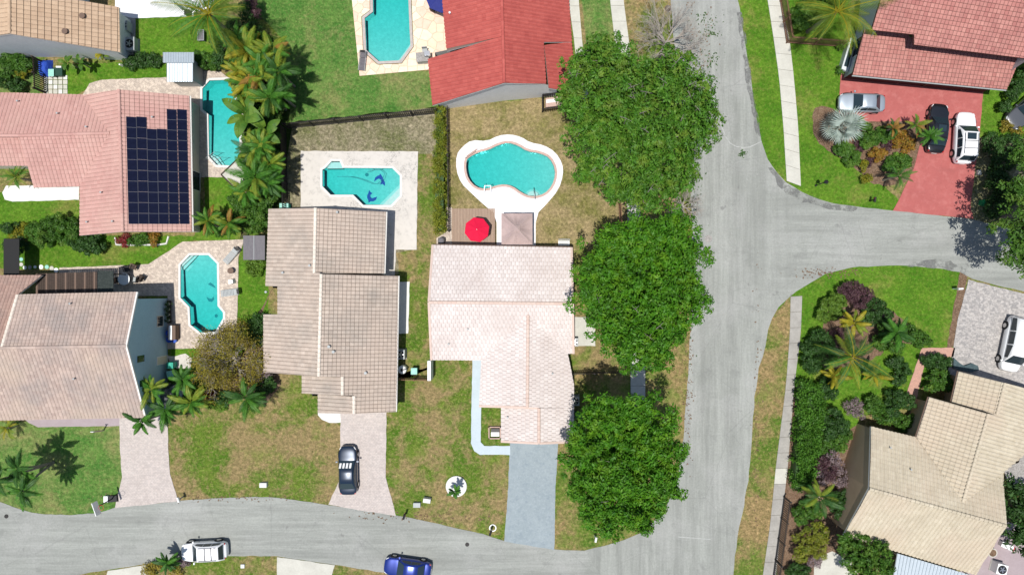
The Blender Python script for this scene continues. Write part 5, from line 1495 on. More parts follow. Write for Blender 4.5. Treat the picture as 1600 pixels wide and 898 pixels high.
# --- shrubs and hedges
S = [
 ('dark_shrub', 'dark rounded shrub in the garden at the upper left edge', [(20,100,18),(8,108,14),(34,100,12)], 1.6, 'lf_mid', 2600),
 ('yellow_shrub', 'yellow leaved shrub beside the brown slat fence', [(36,112,9),(42,106,7),(28,114,6)], 1.0, 'lf_yellow', 900),
 ('dark_shrub', 'low dark bush against the pink eave at the left edge', [(25,134,10),(8,130,9)], 1.2, 'lf_dark', 1200),
 ('garden_shrub', 'long dark green shrub row along the left lawn', [(60,362,16),(82,358,18),(104,360,18),(70,376,12),(116,362,12),(92,345,8)], 1.8, 'lf_mid', 5200),
 ('yellow_shrub', 'yellow leaved bush at the left end of the dark shrub row', [(35,358,9),(22,364,7),(42,368,6)], 1.1, 'lf_yellow', 1000),
 ('dark_shrub', 'small dark bush at the edge of the black canvas roof', [(18,384,10),(34,384,8),(15,355,8)], 1.4, 'lf_dark', 1400),
 ('dark_shrub', 'dark bush with purple tips under the pink gable corner', [(128,380,13),(148,382,12),(138,390,9)], 1.4, 'lf_dark', 2000),
 ('red_shrub', 'red leaved bush in the white edged bed under the pink gable', [(193,374,8)], .7, 'lf_red', 500),
 ('green_shrub', 'clipped green bush in the white edged bed under the pink gable', [(212,375,7),(225,374,7)], .8, 'lf_mid', 800),
 ('orange_shrub', 'orange yellow croton in the white edged bed under the pink gable', [(243,374,9)], .8, 'lf_orange', 700),
 ('dark_shrub', 'row of dark spiky bushes behind the silver shed', [(205,98,10),(222,94,9),(240,95,9)], .9, 'lf_dark', 1500),
 ('green_shrub', 'bushes right of the silver shed below the coconut palm', [(312,92,9),(322,98,10),(338,98,12)], 1.3, 'lf_mid', 1800),
 ('garden_shrub', 'dense dark thicket under the coconut palm', [(350,62,18),(370,50,18),(390,20,16),(392,48,14),(350,90,16)], 2.2, 'lf_dark', 3600),
 ('garden_shrub', 'purple flowering vine at the top lawn edge', [(396,6,7),(400,22,6)], 2.0, 'lf_purple', 700),
 ('broad_shrub', 'big leaved bright green bush behind the grey lean to shed', [(385,335,17),(402,320,18),(398,348,16),(410,340,12)], 2.4, 'lf_mid', 3400),
 ('garden_shrub', 'low green bush beside the triangular pale slab', [(368,312,10),(376,322,9)], 1.0, 'lf_mid', 1300),
 ('leafy_shrub', 'pale green bush between the grey shed and the beige brown house', [(398,418,12),(404,408,8)], 1.0, 'lf_lime', 1100),
 ('dark_shrub', 'dark blue green bush beside the beige brown house', [(398,512,12),(404,500,9),(402,530,10)], 1.4, 'lf_dark', 1700),
 ('mauve_shrub', 'mauve flowering bush at the corner of the beige brown house', [(405,565,10),(414,580,10),(402,590,9)], 1.5, 'lf_twig', 900),
 ('dark_shrub', 'dark bush under the lower corner of the beige brown house', [(408,605,14),(420,598,10),(350,624,9)], 1.4, 'lf_dark', 1900),
 ('red_shrub', 'red leaved plant below the olive yellow tree', [(322,614,7),(332,612,5)], .9, 'lf_red', 450),
 ('fern_clump', 'bright green grassy clump below the olive yellow tree', [(335,630,10),(345,632,8)], .6, 'lf_lime', 900),
 ('garden_shrub', 'yellow green bush on the lower street verge', [(240,888,9),(275,890,8),(228,890,6)], .9, 'lf_olive', 1000),
 ('mauve_shrub', 'mauve twiggy bush beside the white car on the street', [(288,876,7)], .8, 'lf_twig', 350),
 ('garden_shrub', 'dark leafy bush behind the coconut palm at the brown fence', [(1255,22,16),(1270,10,14),(1250,38,10),(1290,8,14)], 2.2, 'lf_mid', 3200),
 ('green_shrub', 'round clipped green bush at the edge of the planting bed', [(1321,238,12),(1330,246,11),(1315,230,9)], 1.1, 'lf_mid', 2400),
 ('green_shrub', 'clipped green bush above the orange crotons', [(1378,213,12),(1366,216,9),(1390,208,8)], 1.0, 'lf_mid', 1900),
 ('green_shrub', 'soft green bush right of the silver fan palm', [(1348,205,13),(1338,190,8),(1352,222,9)], 1.1, 'lf_mid', 1700),
 ('orange_shrub', 'upper orange croton near the black car', [(1408,215,10),(1418,228,9),(1400,222,8)], .9, 'lf_orange', 1300),
 ('orange_shrub', 'middle yellow orange croton of the planting bed', [(1366,243,9),(1376,240,8)], .9, 'lf_orange', 1000),
 ('yellow_shrub', 'small yellow croton beside the round clipped green bush', [(1351,262,7),(1353,278,6)], .8, 'lf_yellow', 700),
 ('green_shrub', 'low green mound above the lower bed palm', [(1402,254,12),(1412,252,10),(1388,260,8)], .9, 'lf_mid', 1900),
 ('dark_shrub', 'dusky red brown plants in the middle of the planting bed', [(1358,252,6),(1386,228,6),(1344,228,6)], .6, 'lf_purple', 700),
 ('leafy_shrub', 'bright round bush at the upper left of the corner garden', [(1298,482,15),(1306,472,13),(1290,490,10)], 1.6, 'lf_lime', 2600),
 ('purple_shrub', 'purple brown bush at the top of the corner garden', [(1335,456,14),(1350,460,12),(1320,454,9),(1345,470,9)], 1.5, 'lf_purple', 2200),
 ('garden_shrub', 'dark glossy bush right of the yellow palm', [(1365,480,14),(1378,492,12),(1358,495,10)], 1.6, 'lf_dark', 2300),
 ('garden_shrub', 'leafy green bush at the right tip of the corner garden', [(1420,522,12),(1436,530,10),(1446,534,8)], 1.2, 'lf_mid', 1700),
 ('garden_shrub', 'green bush in the middle right of the corner garden', [(1385,520,13),(1375,535,11),(1398,540,10)], 1.4, 'lf_mid', 2200),
 ('garden_shrub', 'large dark green bush beside the lower sidewalk', [(1272,548,18),(1286,538,15),(1268,566,14),(1290,556,12),(1282,528,12)], 1.8, 'lf_dark', 3800),
 ('garden_shrub', 'small dark bush below the brick path', [(1400,565,10),(1412,578,10),(1405,590,8)], 1.3, 'lf_dark', 1400),
 ('purple_shrub', 'dusky pink stalky plant in the corner garden', [(1310,525,9),(1305,540,8)], 1.2, 'lf_purple', 700),
 ('garden_shrub', 'dark bush left of the lower yellow palms', [(1290,602,11),(1296,615,9)], 1.4, 'lf_dark', 1300),
 ('garden_shrub', 'dark green bush inside the brick path corner', [(1458,564,10),(1472,566,10),(1448,560,7)], 1.2, 'lf_dark', 1600),
 ('leafy_shrub', 'round bright green bush by the cream house porch', [(1464,592,14),(1474,600,11),(1456,602,9)], 1.5, 'lf_mid', 2000),
 ('garden_shrub', 'dark bush at the lower end of the brick path', [(1400,622,13),(1418,628,10),(1392,640,10)], 1.6, 'lf_dark', 1900),
 ('garden_shrub', 'green bush under the left eave of the cream house', [(1375,640,13),(1362,632,11),(1384,652,10)], 1.4, 'lf_mid', 1900),
 ('leafy_shrub', 'small bright bush in the notch of the cream roof', [(1412,660,11),(1424,658,7)], 1.1, 'lf_mid', 1100),
 ('mauve_shrub', 'pale twiggy bush left of the cream house', [(1334,634,11),(1340,646,8)], 1.3, 'lf_twig', 700),
 ('mauve_shrub', 'large mauve twiggy bush against the brown wall', [(1295,730,20),(1310,745,14),(1285,745,12),(1300,715,10)], 1.6, 'lf_twig', 1900),
 ('purple_shrub', 'purple leaved plant inside the mauve bush', [(1285,722,9),(1296,738,10)], 1.8, 'lf_purple', 800),
 ('garden_shrub', 'dark glossy bush in the lawn beside the long hedge', [(1300,652,13),(1312,664,12),(1298,674,10)], 1.9, 'lf_dark', 2000),
 ('garden_shrub', 'green bush filling the bed below the dark glossy bush', [(1290,695,18),(1310,690,14),(1275,700,12),(1320,680,10)], 1.2, 'lf_mid', 3000),
 ('dark_shrub', 'dark bush under the lower left corner of the cream roof', [(1315,795,15),(1305,780,12),(1322,775,9)], 1.8, 'lf_dark', 2100),
 ('dark_shrub', 'dark leafy bush beneath the spidery palm', [(1262,795,14),(1275,800,10),(1250,808,10)], 1.3, 'lf_mid', 1900),
 ('yellow_shrub', 'large yellow green bush near the slat fence', [(1262,845,18),(1278,835,15),(1250,865,12),(1280,860,11)], 1.9, 'lf_chart', 3600),
 ('mauve_shrub', 'small mauve bush at the bottom of the lower garden', [(1272,875,9)], .9, 'lf_twig', 400),
 ('garden_shrub', 'dark bush at the bottom edge beside the slat fence', [(1238,890,9),(1255,895,9)], 1.0, 'lf_dark', 1000),
 ('garden_shrub', 'dark hedge bushes along the lawn at the upper right edge', [(1580,150,10),(1590,135,10),(1572,165,8),(1598,120,9)], 1.3, 'lf_dark', 1900),
 ('garden_shrub', 'pale flowering bush below the dark grey truck', [(1576,195,9),(1588,204,8)], 1.0, 'lf_olive', 800),
 ('garden_shrub', 'pair of tiny bushes by the bay window', [(1314,72,3.5),(1311,107,4)], .6, 'lf_mid', 300),
 ('undergrowth_bush', 'dark undergrowth below the yellow green thicket palms', [(395,70,21),(380,92,18),(412,84,18),(372,66,13)], 2.7, 'lf_mid', 5880),
 ('undergrowth_bush', 'dark undergrowth below the rusty thicket palm', [(408,122,21),(392,140,19),(428,108,16),(378,128,13)], 2.7, 'lf_mid', 5880),
 ('undergrowth_bush', 'dark undergrowth around the banana plants', [(408,178,20),(400,205,19),(426,170,15),(392,160,15)], 2.7, 'lf_mid', 5880),
 ('undergrowth_bush', 'green undergrowth beside the palm pool steps', [(402,232,20),(392,250,16),(416,240,16),(420,218,13)], 2.7, 'lf_mid', 5320),
 ('undergrowth_bush', 'green undergrowth above the big leaved bush', [(402,288,20),(416,270,16),(392,304,15),(420,300,15)], 2.7, 'lf_mid', 5320),
 ('undergrowth_bush', 'green undergrowth at the corner of the pink roof', [(330,348,15),(350,352,15),(366,346,13)], 1.2, 'lf_mid', 2400),
 ('undergrowth_bush', 'undergrowth between the young palms and the teal bins', [(286,604,15),(300,616,15),(310,600,13),(292,628,13)], 1.3, 'lf_mid', 2600),
 ('dark_shrub', 'dark understory bushes in the shade right of the red driveway', [(1552,225,16),(1566,250,18),(1556,280,18),(1570,305,16),(1552,325,14),(1580,225,14)], 1.4, 'lf_dark', 5600),
 ('dead_palm_scrub', 'dry brown scrub at the right eave of the cream house', [(1590,690,10),(1582,706,8)], .8, 'lf_twig', 600),
]
for i, (nm, lb, lobes, h, lf, n) in enumerate(S):
    shrub(nm, lb, 'shrub', lobes, h, lf, int(n * 1.5), .22 if lf in ('lf_mid', 'lf_dark', 'lf_lime') else .17, seed=200 + i)
hedge('narrow yellow green hedge between the two pool yards', [(681,172),(696,170),(698,270),(697,362),(684,366),(679,330),(680,250)], 1.5, 'lf_chart', 9000, 301)
hedge('long dense green hedge along the lower sidewalk', [(1240,590),(1276,600),(1279,640),(1272,700),(1258,760),(1236,765),(1231,740),(1239,660)], 1.7, 'lf_hedge', 14000, 302, .2)

# --- fallen leaves on the road and lawns
def litter(name, areas, n, m, seed):
    g = np.random.default_rng(seed); r = random.Random(seed); mb = MB()
    for k in range(n):
        x0, y0, sx, sy = areas[k % len(areas)]
        p = W(r.gauss(x0, sx), r.gauss(y0, sy), .034); a = r.uniform(0, 6.28); s_ = r.uniform(.05, .14)
        d = Vector((math.cos(a), math.sin(a), 0)) * s_; e = Vector((-d.y, d.x, 0)) * .5; up = Vector((0, 0, .02))
        mb.poly([p - d, p + e + up, p + d, p - e + up])
    mb.build(name, MT[m], None, kind='stuff')
litter('leaf_litter', [(1105,30,12,6),(1108,52,8,4),(1112,95,7,6),(1112,130,8,5),(1090,110,15,30),(1120,215,4,6),(1160,240,3,3),(1085,300,8,25),(1082,420,6,60)], 420, 'lf_dark', 5)
litter('dry_litter', [(1078,400,5,120),(1075,620,4,60),(1184,650,4,120),(640,806,60,4),(300,778,100,3),(1290,426,30,4),(1090,60,15,30)], 700, 'mulch', 6)

# ------------------------------------------------------------------ fences
def fence(label, a, b, h, m, bay=2.4, kind='vertical', post_m=None, name='fence', pitch=.19, bw=.115):
    A_, B_ = Vector((*P2(*a), 0)), Vector((*P2(*b), 0))
    c = (A_ + B_) / 2; t = thing(name, label, 'fence', c)
    d = (B_ - A_); L = d.length; d.normalize(); rz = math.atan2(d.y, d.x); n = max(1, round(L / bay))
    me = None
    for i in range(n + 1):
        if me is None:
            mb = MB(); mb.box((0, 0, h / 2 + .03), (.1, .1, h + .06)); mb.box((0, 0, h + .075), (.13, .13, .03)); me = mb.mesh('post', MT[post_m or m])
        link_mesh('post', me, t, loc=A_ + d * (L * i / n) - c, rot=(0, 0, rz))
    mb = MB()
    for z in (.25, h - .2):
        p = (A_ + B_) / 2 - c; mb.box((p.x, p.y, z), (L, .045, .09), rz)
    mb.build('rails', MT[m], t, local=True)
    mb = MB(); k = int(L / pitch)
    nrm = Vector((-d.y, d.x, 0)) * .04
    for i in range(k):
        p = A_ + d * ((i + .5) * pitch) - c + nrm
        mb.box((p.x, p.y, h / 2 + .03 + rng.uniform(-.01, .01)), (bw, .022, h - .06), rz)
    mb.build('pickets', MT[m], t, kind='stuff', local=True)
    return t
fence('black picket fence across the top of the dolphin pool yard', (452,201), (684,178), 2.0, 'black_fence')
fence('black picket fence along the palms left of the dolphin pool', (447,203), (450,330), 1.8, 'black_fence')
fence('brown slat fence between the left shrubs and the blue tarp', (70,98), (72,146), 1.8, 'dark_wood', 2.0, pitch=.2, bw=.1)
fence('dark fence with a thin top rail along the yellow green hedge', (700,168), (702,362), 1.3, 'black_fence', 2.4, pitch=.18, bw=.06)
fence('dark timber fence between the beige brown and pale houses', (627,590), (674,591), 1.6, 'brown_wood', 1.5)
fence('dark fence right of the pale house above the street tree shadow', (888,582), (966,580), 1.4, 'black_fence', 2.4)
fence('thin brown fence between the upper two street trees', (966,318), (968,352), 1.6, 'brown_wood', 2.0)
fence('brown slat fence beside the upper right sidewalk', (1213,-30), (1228,68), 1.8, 'brown_wood', 2.2, pitch=.16, bw=.08)
fence('brown slat fence under the leaning coconut palm', (1228,68), (1312,74), 1.8, 'brown_wood', 2.2, pitch=.16, bw=.08)
fence('black slat fence along the bottom of the lower sidewalk', (1224,775), (1206,905), 1.8, 'black_fence', 2.2, pitch=.2, bw=.1)
fence('white low board fence beside the top left shrub strip', (192,104), (250,100), .5, 'white_plastic', 1.8)

# fenced equipment pen at the red house corner
t = thing('equipment_pen', 'black railed pen with a pale metal lid at the red gable', 'enclosure', (*P2(862, 164), 0))
q = PX((847,154),(881,150),(881,172),(847,176)); mb = MB()
for i in range(4):
    a, b = Vector((*q[i], 0)), Vector((*q[(i + 1) % 4], 0))
    mb.tube([a + Vector((0, 0, 1.35)), b + Vector((0, 0, 1.35))], .06, 4); mb.tube([a, a + Vector((0, 0, 1.35))], .05, 4)
mb.build('rail', MT['black_fence'], t)
mb = MB()
for i in range(4):
    a, b = Vector((*q[i], 0)), Vector((*q[(i + 1) % 4], 0))
    for k in range(12):
        p = a.lerp(b, (k + .5) / 12); mb.box((p.x, p.y, .65), (.05, .05, 1.2))
mb.build('pickets', MT['black_fence'], t, kind='stuff')
mb = MB(); mb.prism(PX((852,157),(877,154),(877,168),(852,171)), .02, .8); mb.build('tank_lid', MT['coping_red'], t)
mb = MB(); mb.prism(PX((853,160),(877,157),(877,162),(853,165)), .8, .86); mb.build('lid_band', MT['white_plastic'], t)

# ------------------------------------------------------------------ sheds, shades, parasols
def rect_px(px, py, z): return W(px, py, z)
t = thing('garden_shed', 'silver ribbed metal garden shed with a stepped roof by the palm pool', 'shed', (*P2(290, 114), 0))
MT['silver_rib'] = mat('silver_sheet', (.52, .58, .62), ((2, (.44, .5, .54), .6, .4, .7), (7, (.38, .42, .45), .3, .5, .7)), .4, .4, .35)
def ribbed(name, corners, m, parent, pitch=.22, th=.05, rib=.035):
    """sheet between four points (low edge first) with ribs running from low edge to high edge"""
    a, b, c, d = [Vector(p) for p in corners]; n = (b - a).cross(d - a).normalized()
    if n.z < 0: n = -n
    mb = MB(); mb.raw([a, b, c, d, a - n * th, b - n * th, c - n * th, d - n * th], [(0, 1, 2, 3), (7, 6, 5, 4), (0, 4, 5, 1), (1, 5, 6, 2), (2, 6, 7, 3), (3, 7, 4, 0)])
    k = max(2, int((b - a).length / pitch))
    for i in range(k + 1):
        p, q = a.lerp(b, i / k), d.lerp(c, i / k); s_ = (b - a).normalized() * .035
        mb.poly([p - s_, p + n * rib, q + n * rib, q - s_]); mb.poly([p + n * rib, p + s_, q + s_, q + n * rib])
    return mb.build(name, MT[m], parent)
ribbed('roof', [W(261,128,2.2), W(301,128,2.2), W(301,97,2.65), W(261,97,2.65)], 'silver_rib', t)
ribbed('upper_roof', [W(255,82,2.5), W(302.5,82,2.5), W(302.5,98,2.85), W(255,98,2.85)], 'silver_rib', t)
mb = MB(); mb.prism(PX((283,105),(318,105),(318,136),(283,136)), 0, 2.15); mb.build('wall', MT['grey_metal'], t)
t = thing('lean_to_shed', 'dark grey flat roofed lean to at the beige brown house', 'shed', (*P2(408, 390), 0))
MT['slate_roof'] = mat('dark_grey_boards', (.155, .145, .155), ((2, (.115, .11, .12), .7, .4, .65, (6, .5, 1)), (8, (.21, .2, .21), .35, .45, .7)), .8)
for x0, x1 in ((380,396.6),(397.4,414)):
    mb = MB(); mb.prism([(p.x, p.y) for p in (W(x0,368,2.4), W(x1,368,2.4), W(x1,406,2.4), W(x0,406,2.4))], 2.33, 2.42); mb.build('roof_panel', MT['slate_roof'], t)
mb = MB(); mb.prism([(p.x, p.y) for p in (W(396.6,368,2.4), W(397.4,368,2.4), W(397.4,406,2.4), W(396.6,406,2.4))], 2.34, 2.45); mb.build('roof_batten', MT['grey_metal'], t)
mb = MB()
for p in (W(382,370,2.3), W(382,404,2.3), W(412,370,2.3), W(412,404,2.3)): mb.box((p.x, p.y, 1.17), (.09, .09, 2.34))
mb.build('posts', MT['dark_wood'], t)
t = thing('canvas_shade', 'black flat canvas roof on posts at the left photo edge', 'shade', (*P2(50, 404), 0))
mb = MB(); c4 = [W(5.5,373,2.4), W(30,373,2.4), W(30,430,2.4), W(5.5,430,2.4)]; mb.prism([(p.x, p.y) for p in c4], 2.36, 2.40); mb.build('canvas', MT['rubber'], t)
for p in c4:
    mb = MB(); mb.box((p.x * .998, p.y * .998, 1.18), (.08, .08, 2.36)); mb.build('post', MT['black'], t)
t = thing('pergola', 'dark brown louvred patio cover behind the rose tiled roof', 'pergola', (*P2(150, 440), 0))
z = 2.9; y0, y1 = 424.5, 460
for i in range(32):
    xa = 56 + i * 3.0
    mb = MB(); mb.prism([(p.x, p.y) for p in (W(xa,y0 + (152 - xa) * .03,z), W(xa + 2.75,y0 + (152 - xa) * .03,z), W(xa + 2.75,y1,z), W(xa,y1,z))], z - .05, z); 
    mb.build('louvre', MT['dark_wood' if i % 5 else 'fascia_brown'], t)
mb = MB(); mb.prism([(p.x, p.y) for p in (W(152.5,423,z), W(177,423,z), W(177,459,z), W(152.5,459,z))], z - .04, z - .01); mb.build('screen_panel', mat('dark_green_screen', (.022, .03, .028), ((6, (.05, .06, .055), .6, .45, .6),), .8), t)
for px_, py_ in ((58,428),(150,428),(176,428)):
    p = W(px_, py_, z); mb = MB(); mb.box((p.x, p.y, z / 2 - .03), (.1, .1, z - .06)); mb.build('post', MT['dark_wood'], t)

def parasol(label, px, py, h, rad, m, seg=8, group=None, drop=.5, rot=0.0):
    p = W(px, py, h - drop * .5); t = thing('parasol', label, 'parasol', (p.x, p.y, .07))
    Rm = rad / PXM * (CAM_H - h) / CAM_H
    for k in range(seg):
        a0, a1 = rot + 2 * math.pi * k / seg, rot + 2 * math.pi * (k + 1) / seg
        d0, d1 = Vector((math.cos(a0), math.sin(a0), 0)), Vector((math.cos(a1), math.sin(a1), 0)); mb = MB()
        top = Vector((0, 0, h - .07)); rows = []
        for f, s_ in ((.04, 0), (.5, .03), (1.0, .02)):
            A, B = top + d0 * Rm * f - Vector((0, 0, drop * f)), top + d1 * Rm * f - Vector((0, 0, drop * f))
            rows.append((A, (A + B) / 2 - Vector((0, 0, s_)), B))
        for u, v in zip(rows, rows[1:]):
            mb.poly([u[0], v[0], v[1], u[1]]); mb.poly([u[1], v[1], v[2], u[2]])
        lo = rows[-1]; dn = Vector((0, 0, .12)); mb.poly([lo[0], lo[0] - dn, lo[1] - dn, lo[1]]); mb.poly([lo[1], lo[1] - dn, lo[2] - dn, lo[2]])
        mb.build('canopy_panel', MT[m], t, local=True)
        mb = MB(); mb.tube([top + d0 * Rm * .05 - Vector((0, 0, .05)), top + d0 * Rm * .98 - Vector((0, 0, drop + .03))], .012, 4); mb.build('rib', MT['steel'], t, local=True)
    mb = MB(); mb.cyl(0, 0, 0, h - .1, .024, 8); mb.cyl(0, 0, h - .12, h - .02, .05, 8, r1=.02); mb.build('pole', MT['steel'], t, local=True)
    mb = MB(); mb.cyl(0, 0, 0, .08, .28, 14); mb.build('base', MT['grey_metal'], t, local=True)
MT['cloth_red'] = mat('red_canvas', (.62, .006, .045), ((6, (.52, .005, .035), .4, .4, .7),), .75)
MT['cloth_navy'] = mat('navy_canvas', (.020, .028, .16), ((6, (.03, .04, .22), .5, .4, .7),), .75)
MT['cloth_brown'] = mat('taupe_canvas', (.42, .32, .30), ((2, (.35, .265, .25), .6, .4, .7), (7, (.49, .385, .365), .4, .45, .7)), .85)
parasol('bright red octagonal parasol on the brown plank deck', 745, 358.5, 2.5, 20, 'cloth_red', 8, drop=.45, rot=R(15))
parasol('navy blue parasol over the stone pool deck at the photo top', 690, -8, 2.5, 27, 'cloth_navy', 8, drop=.5)

t = thing('gazebo', 'taupe fabric gazebo at the foot of the white pool apron', 'gazebo', (*P2(807, 361), .06))
o = ORG[t.name]; z0, z1 = 2.1, 3.0
cs = [W(783.5,333.5,z0), W(832,333.5,z0), W(832,382,z0), W(783.5,382,z0)]; apex = sum(cs, Vector()) / 4; apex.z = z1
for i in range(4):
    a, b = cs[i], cs[(i + 1) % 4]; mb = MB(); N = 8; rows = []
    for j in range(N + 1):
        f = j / N; row = []
        for k in range(N + 1):
            g_ = k / N; p = a.lerp(b, g_).lerp(apex, f * .86)
            sag = -.20 * math.sin(math.pi * f) * (1 - abs(2 * g_ - 1)) - .10 * math.sin(g_ * math.pi * 4 + i * 1.7) * (1 - f) * math.sin(math.pi * g_)
            row.append(p + Vector((0, 0, sag)))
        rows.append(row)
    for j in range(N):
        for k in range(N): mb.poly([rows[j][k], rows[j][k + 1], rows[j + 1][k + 1], rows[j + 1][k]])
    dn = Vector((0, 0, .2))
    for k in range(N): mb.poly([rows[0][k] - dn, rows[0][k + 1] - dn, rows[0][k + 1], rows[0][k]])
    mb.build('canopy_panel', MT['cloth_brown'], t, smooth=True)
mb = MB(); cap = [c.lerp(apex, .80) + Vector((0, 0, .1)) for c in cs]
for i in range(4): mb.poly([cap[i], cap[(i + 1) % 4], apex + Vector((0, 0, .16))])
mb.build('vent_cap', MT['cloth_brown'], t)
for c_ in cs:
    mb = MB(); p = c_.lerp(apex, .04); mb.box((p.x, p.y, (z0 - .02 + .06) / 2), (.08, .08, z0 - .1)); mb.build('post', MT['fascia_brown'], t)

t = thing('carport', 'ribbed silver carport roof below the cream tiled house', 'carport', (*P2(1430, 880), 0))
ribbed('roof', [W(1345 + 45,934,2.5), W(1505,950,2.5), W(1524,900,2.75), W(1402,864,2.75)], 'silver_rib', t, .3, .06, .07)
mb = MB()
for c_ in ((1394,932),(1503,946),(1403,867),(1521,902)):
    p = W(*c_, 2.5); mb.box((p.x, p.y, 1.2), (.09, .09, 2.4))
mb.build('posts', MT['grey_metal'], t)
t = thing('concrete_slab', 'pale triangular slab with dark timber edging under the palms', 'slab', (*P2(370, 280), 0))
mb = MB(); mb.prism(PX((347.5,273),(371,251),(405,262),(405,312),(386,311)), .03, .2); mb.build('slab', MT['concrete'], t)
mb = MB()
for a, b in (((347,273.5),(371,250.5)), ((347,273.5),(388,313))):
    A, B = W(*a), W(*b); d = B - A; m_ = (A + B) / 2; mb.box((m_.x, m_.y, .13), (d.length, .12, .26), math.atan2(d.y, d.x))
mb.build('edging', MT['dark_wood'], t)

# ------------------------------------------------------------------ cars
def car(label, px, py, heading, kind, paint, L=4.6, Wd=1.82, Hc=1.45, name='car', cat='car', zr=.6, glass='glass', roof_m=None, extras=()):
    p = W(px, py, zr); t = thing(name, label, cat, (p.x, p.y, .03), R(heading))
    hw = Wd / 2; van = kind == 'van'; suv = kind == 'suv' or van
    zb = .98 if suv else .88
    hood = zb - .04 if not van else zb + .02
    # body: rings along the length
    st = [(-L / 2, .58, .6), (-L / 2 + .07, .74, .84), (-L / 2 + .28, .90, .95), (-L / 2 + .75, .985, 1.0), (-L * .2, 1.0, 1.0), (0, 1.0, 1.0), (L * .2, 1.0, 1.0), (L / 2 - .95, .99, .97), (L / 2 - .5, .925, .91), (L / 2 - .2, .79, .82), (L / 2 - .05, .62, .70), (L / 2, .46, .55)]
    mb = MB(); rings = []
    for x, kw, kz in st:
        w_ = hw * kw; top = .3 + (zb - .3) * kz
        if x > L * .25: top = .3 + (hood - .3) * kz
        rings.append([(x, -w_ * .93, .22), (x, -w_, .42), (x, -w_ * 1.0, .3 + (top - .3) * .62), (x, -w_ * .955, top - .06), (x, -w_ * .84, top), (x, 0, top + .035), (x, w_ * .84, top), (x, w_ * .955, top - .06), (x, w_, .3 + (top - .3) * .62), (x, w_, .42), (x, w_ * .93, .22)])
    n = len(rings[0]); V = [q for r_ in rings for q in r_]; F = []
    for i in range(len(rings) - 1):
        for k in range(n - 1): F.append((i * n + k, i * n + k + 1, (i + 1) * n + k + 1, (i + 1) * n + k))
        F.append((i * n + n - 1, i * n, (i + 1) * n, (i + 1) * n + n - 1))
    F.append(tuple(range(n - 1, -1, -1))); F.append(tuple(range((len(rings) - 1) * n, len(rings) * n)))
    mb.raw(V, [f[::-1] for f in F]); b = mb.build('body', paint, t, smooth=True, local=True)
    md = b.modifiers.new('round', 'SUBSURF'); md.levels = 1; md.render_levels = 2
    # cabin
    if kind == 'sedan': xs = (L * .215, L * .055, -L * .215, -L * .375)
    elif kind == 'van': xs = (L * .355, L * .21, -L * .44, -L * .485)
    else: xs = (L * .225, L * .075, -L * .375, -L * .455)
    wb, wr = hw * .90, hw * (.70 if kind == 'sedan' else .76 if not van else .82)
    zb2 = zb - .03
    f0, f1, r1, r0 = xs
    def prof(x):
        if x >= f1: f = (f0 - x) / (f0 - f1)
        elif x <= r1: f = (x - r0) / (r1 - r0)
        else: f = 1
        z = zb2 + (Hc - zb2) * f; return z, wb + (wr - wb) * f
    mb = MB(); rg = []
    for x in (f0, (f0 + f1) / 2, f1, (f1 * 2 + r1) / 3, (f1 + r1 * 2) / 3, r1, (r0 + r1) / 2, r0):
        z, w_ = prof(x); cr = .035 if f1 > x > r1 else .02
        if x in (f1, r1): z -= .015
        rg.append([(x, -wb - (w_ - wb) * 0 if False else -w_ - .0, z - .0) if False else (x, -wb, zb2), (x, -(wb + w_) / 2, (zb2 + z) / 2), (x, -w_, z - .03), (x, -w_ * .8, z), (x, 0, z + cr), (x, w_ * .8, z), (x, w_, z - .03), (x, (wb + w_) / 2, (zb2 + z) / 2), (x, wb, zb2)])
    n = len(rg[0]); V = [q for r_ in rg for q in r_]; F = []
    for i in range(len(rg) - 1):
        for k in range(n - 1): F.append((i * n + k, (i + 1) * n + k, (i + 1) * n + k + 1, i * n + k + 1))
    mb.raw(V, [f[::-1] for f in F]); mb.build('cabin', [roof_m or paint], t, smooth=True, local=True)
    def pane(nm, pts, off, m=glass):
        q = [Vector(p_) for p_ in pts]; nn = (q[1] - q[0]).cross(q[2] - q[0]).normalized()
        if nn.dot(Vector(off)) < 0: nn = -nn
        q = [p_ + nn * .02 for p_ in q]; k = len(q); mb = MB(); mb.raw(q + [p_ - nn * .03 for p_ in q], [tuple(range(k)), tuple(range(2 * k - 1, k - 1, -1))] + [(i, k + i, k + (i + 1) % k, (i + 1) % k) for i in range(k)])
        return mb.build(nm, MT[m] if isinstance(m, str) else m, t, local=True)
    def pt(x, s_, f):     # on the cabin skin: f from belt to roof
        z, w_ = prof(x); return (x, s_ * (wb + (w_ - wb) * f), zb2 + (z - zb2) * f)
    def lp(a, b, f): return tuple(a[i] + (b[i] - a[i]) * f for i in range(3))
    zf, wf = prof(f1); zr_, wr_ = prof(r1)
    A0, A1, B1, B0 = (f0, -wb * .93, zb2 + .03), (f0, wb * .93, zb2 + .03), (f1, wr * .86, zf - .02), (f1, -wr * .86, zf - .02)
    pane('windshield', [lp(A0, B0, .06), lp(A1, B1, .06), lp(A1, B1, .97), lp(A0, B0, .97)], (1, 0, .6))
    A0, A1, B1, B0 = (r0, -wb * .88, zb2 + .03), (r0, wb * .88, zb2 + .03), (r1, wr * .82, zr_ - .02), (r1, -wr * .82, zr_ - .02)
    pane('rear_window', [lp(A0, B0, .15), lp(A1, B1, .15), lp(A1, B1, .93), lp(A0, B0, .93)], (-1, 0, .6))
    nw = 2 if kind == 'sedan' else 3
    xa, xb = f1 + (f0 - f1) * .45, r1 + (r0 - r1) * .35
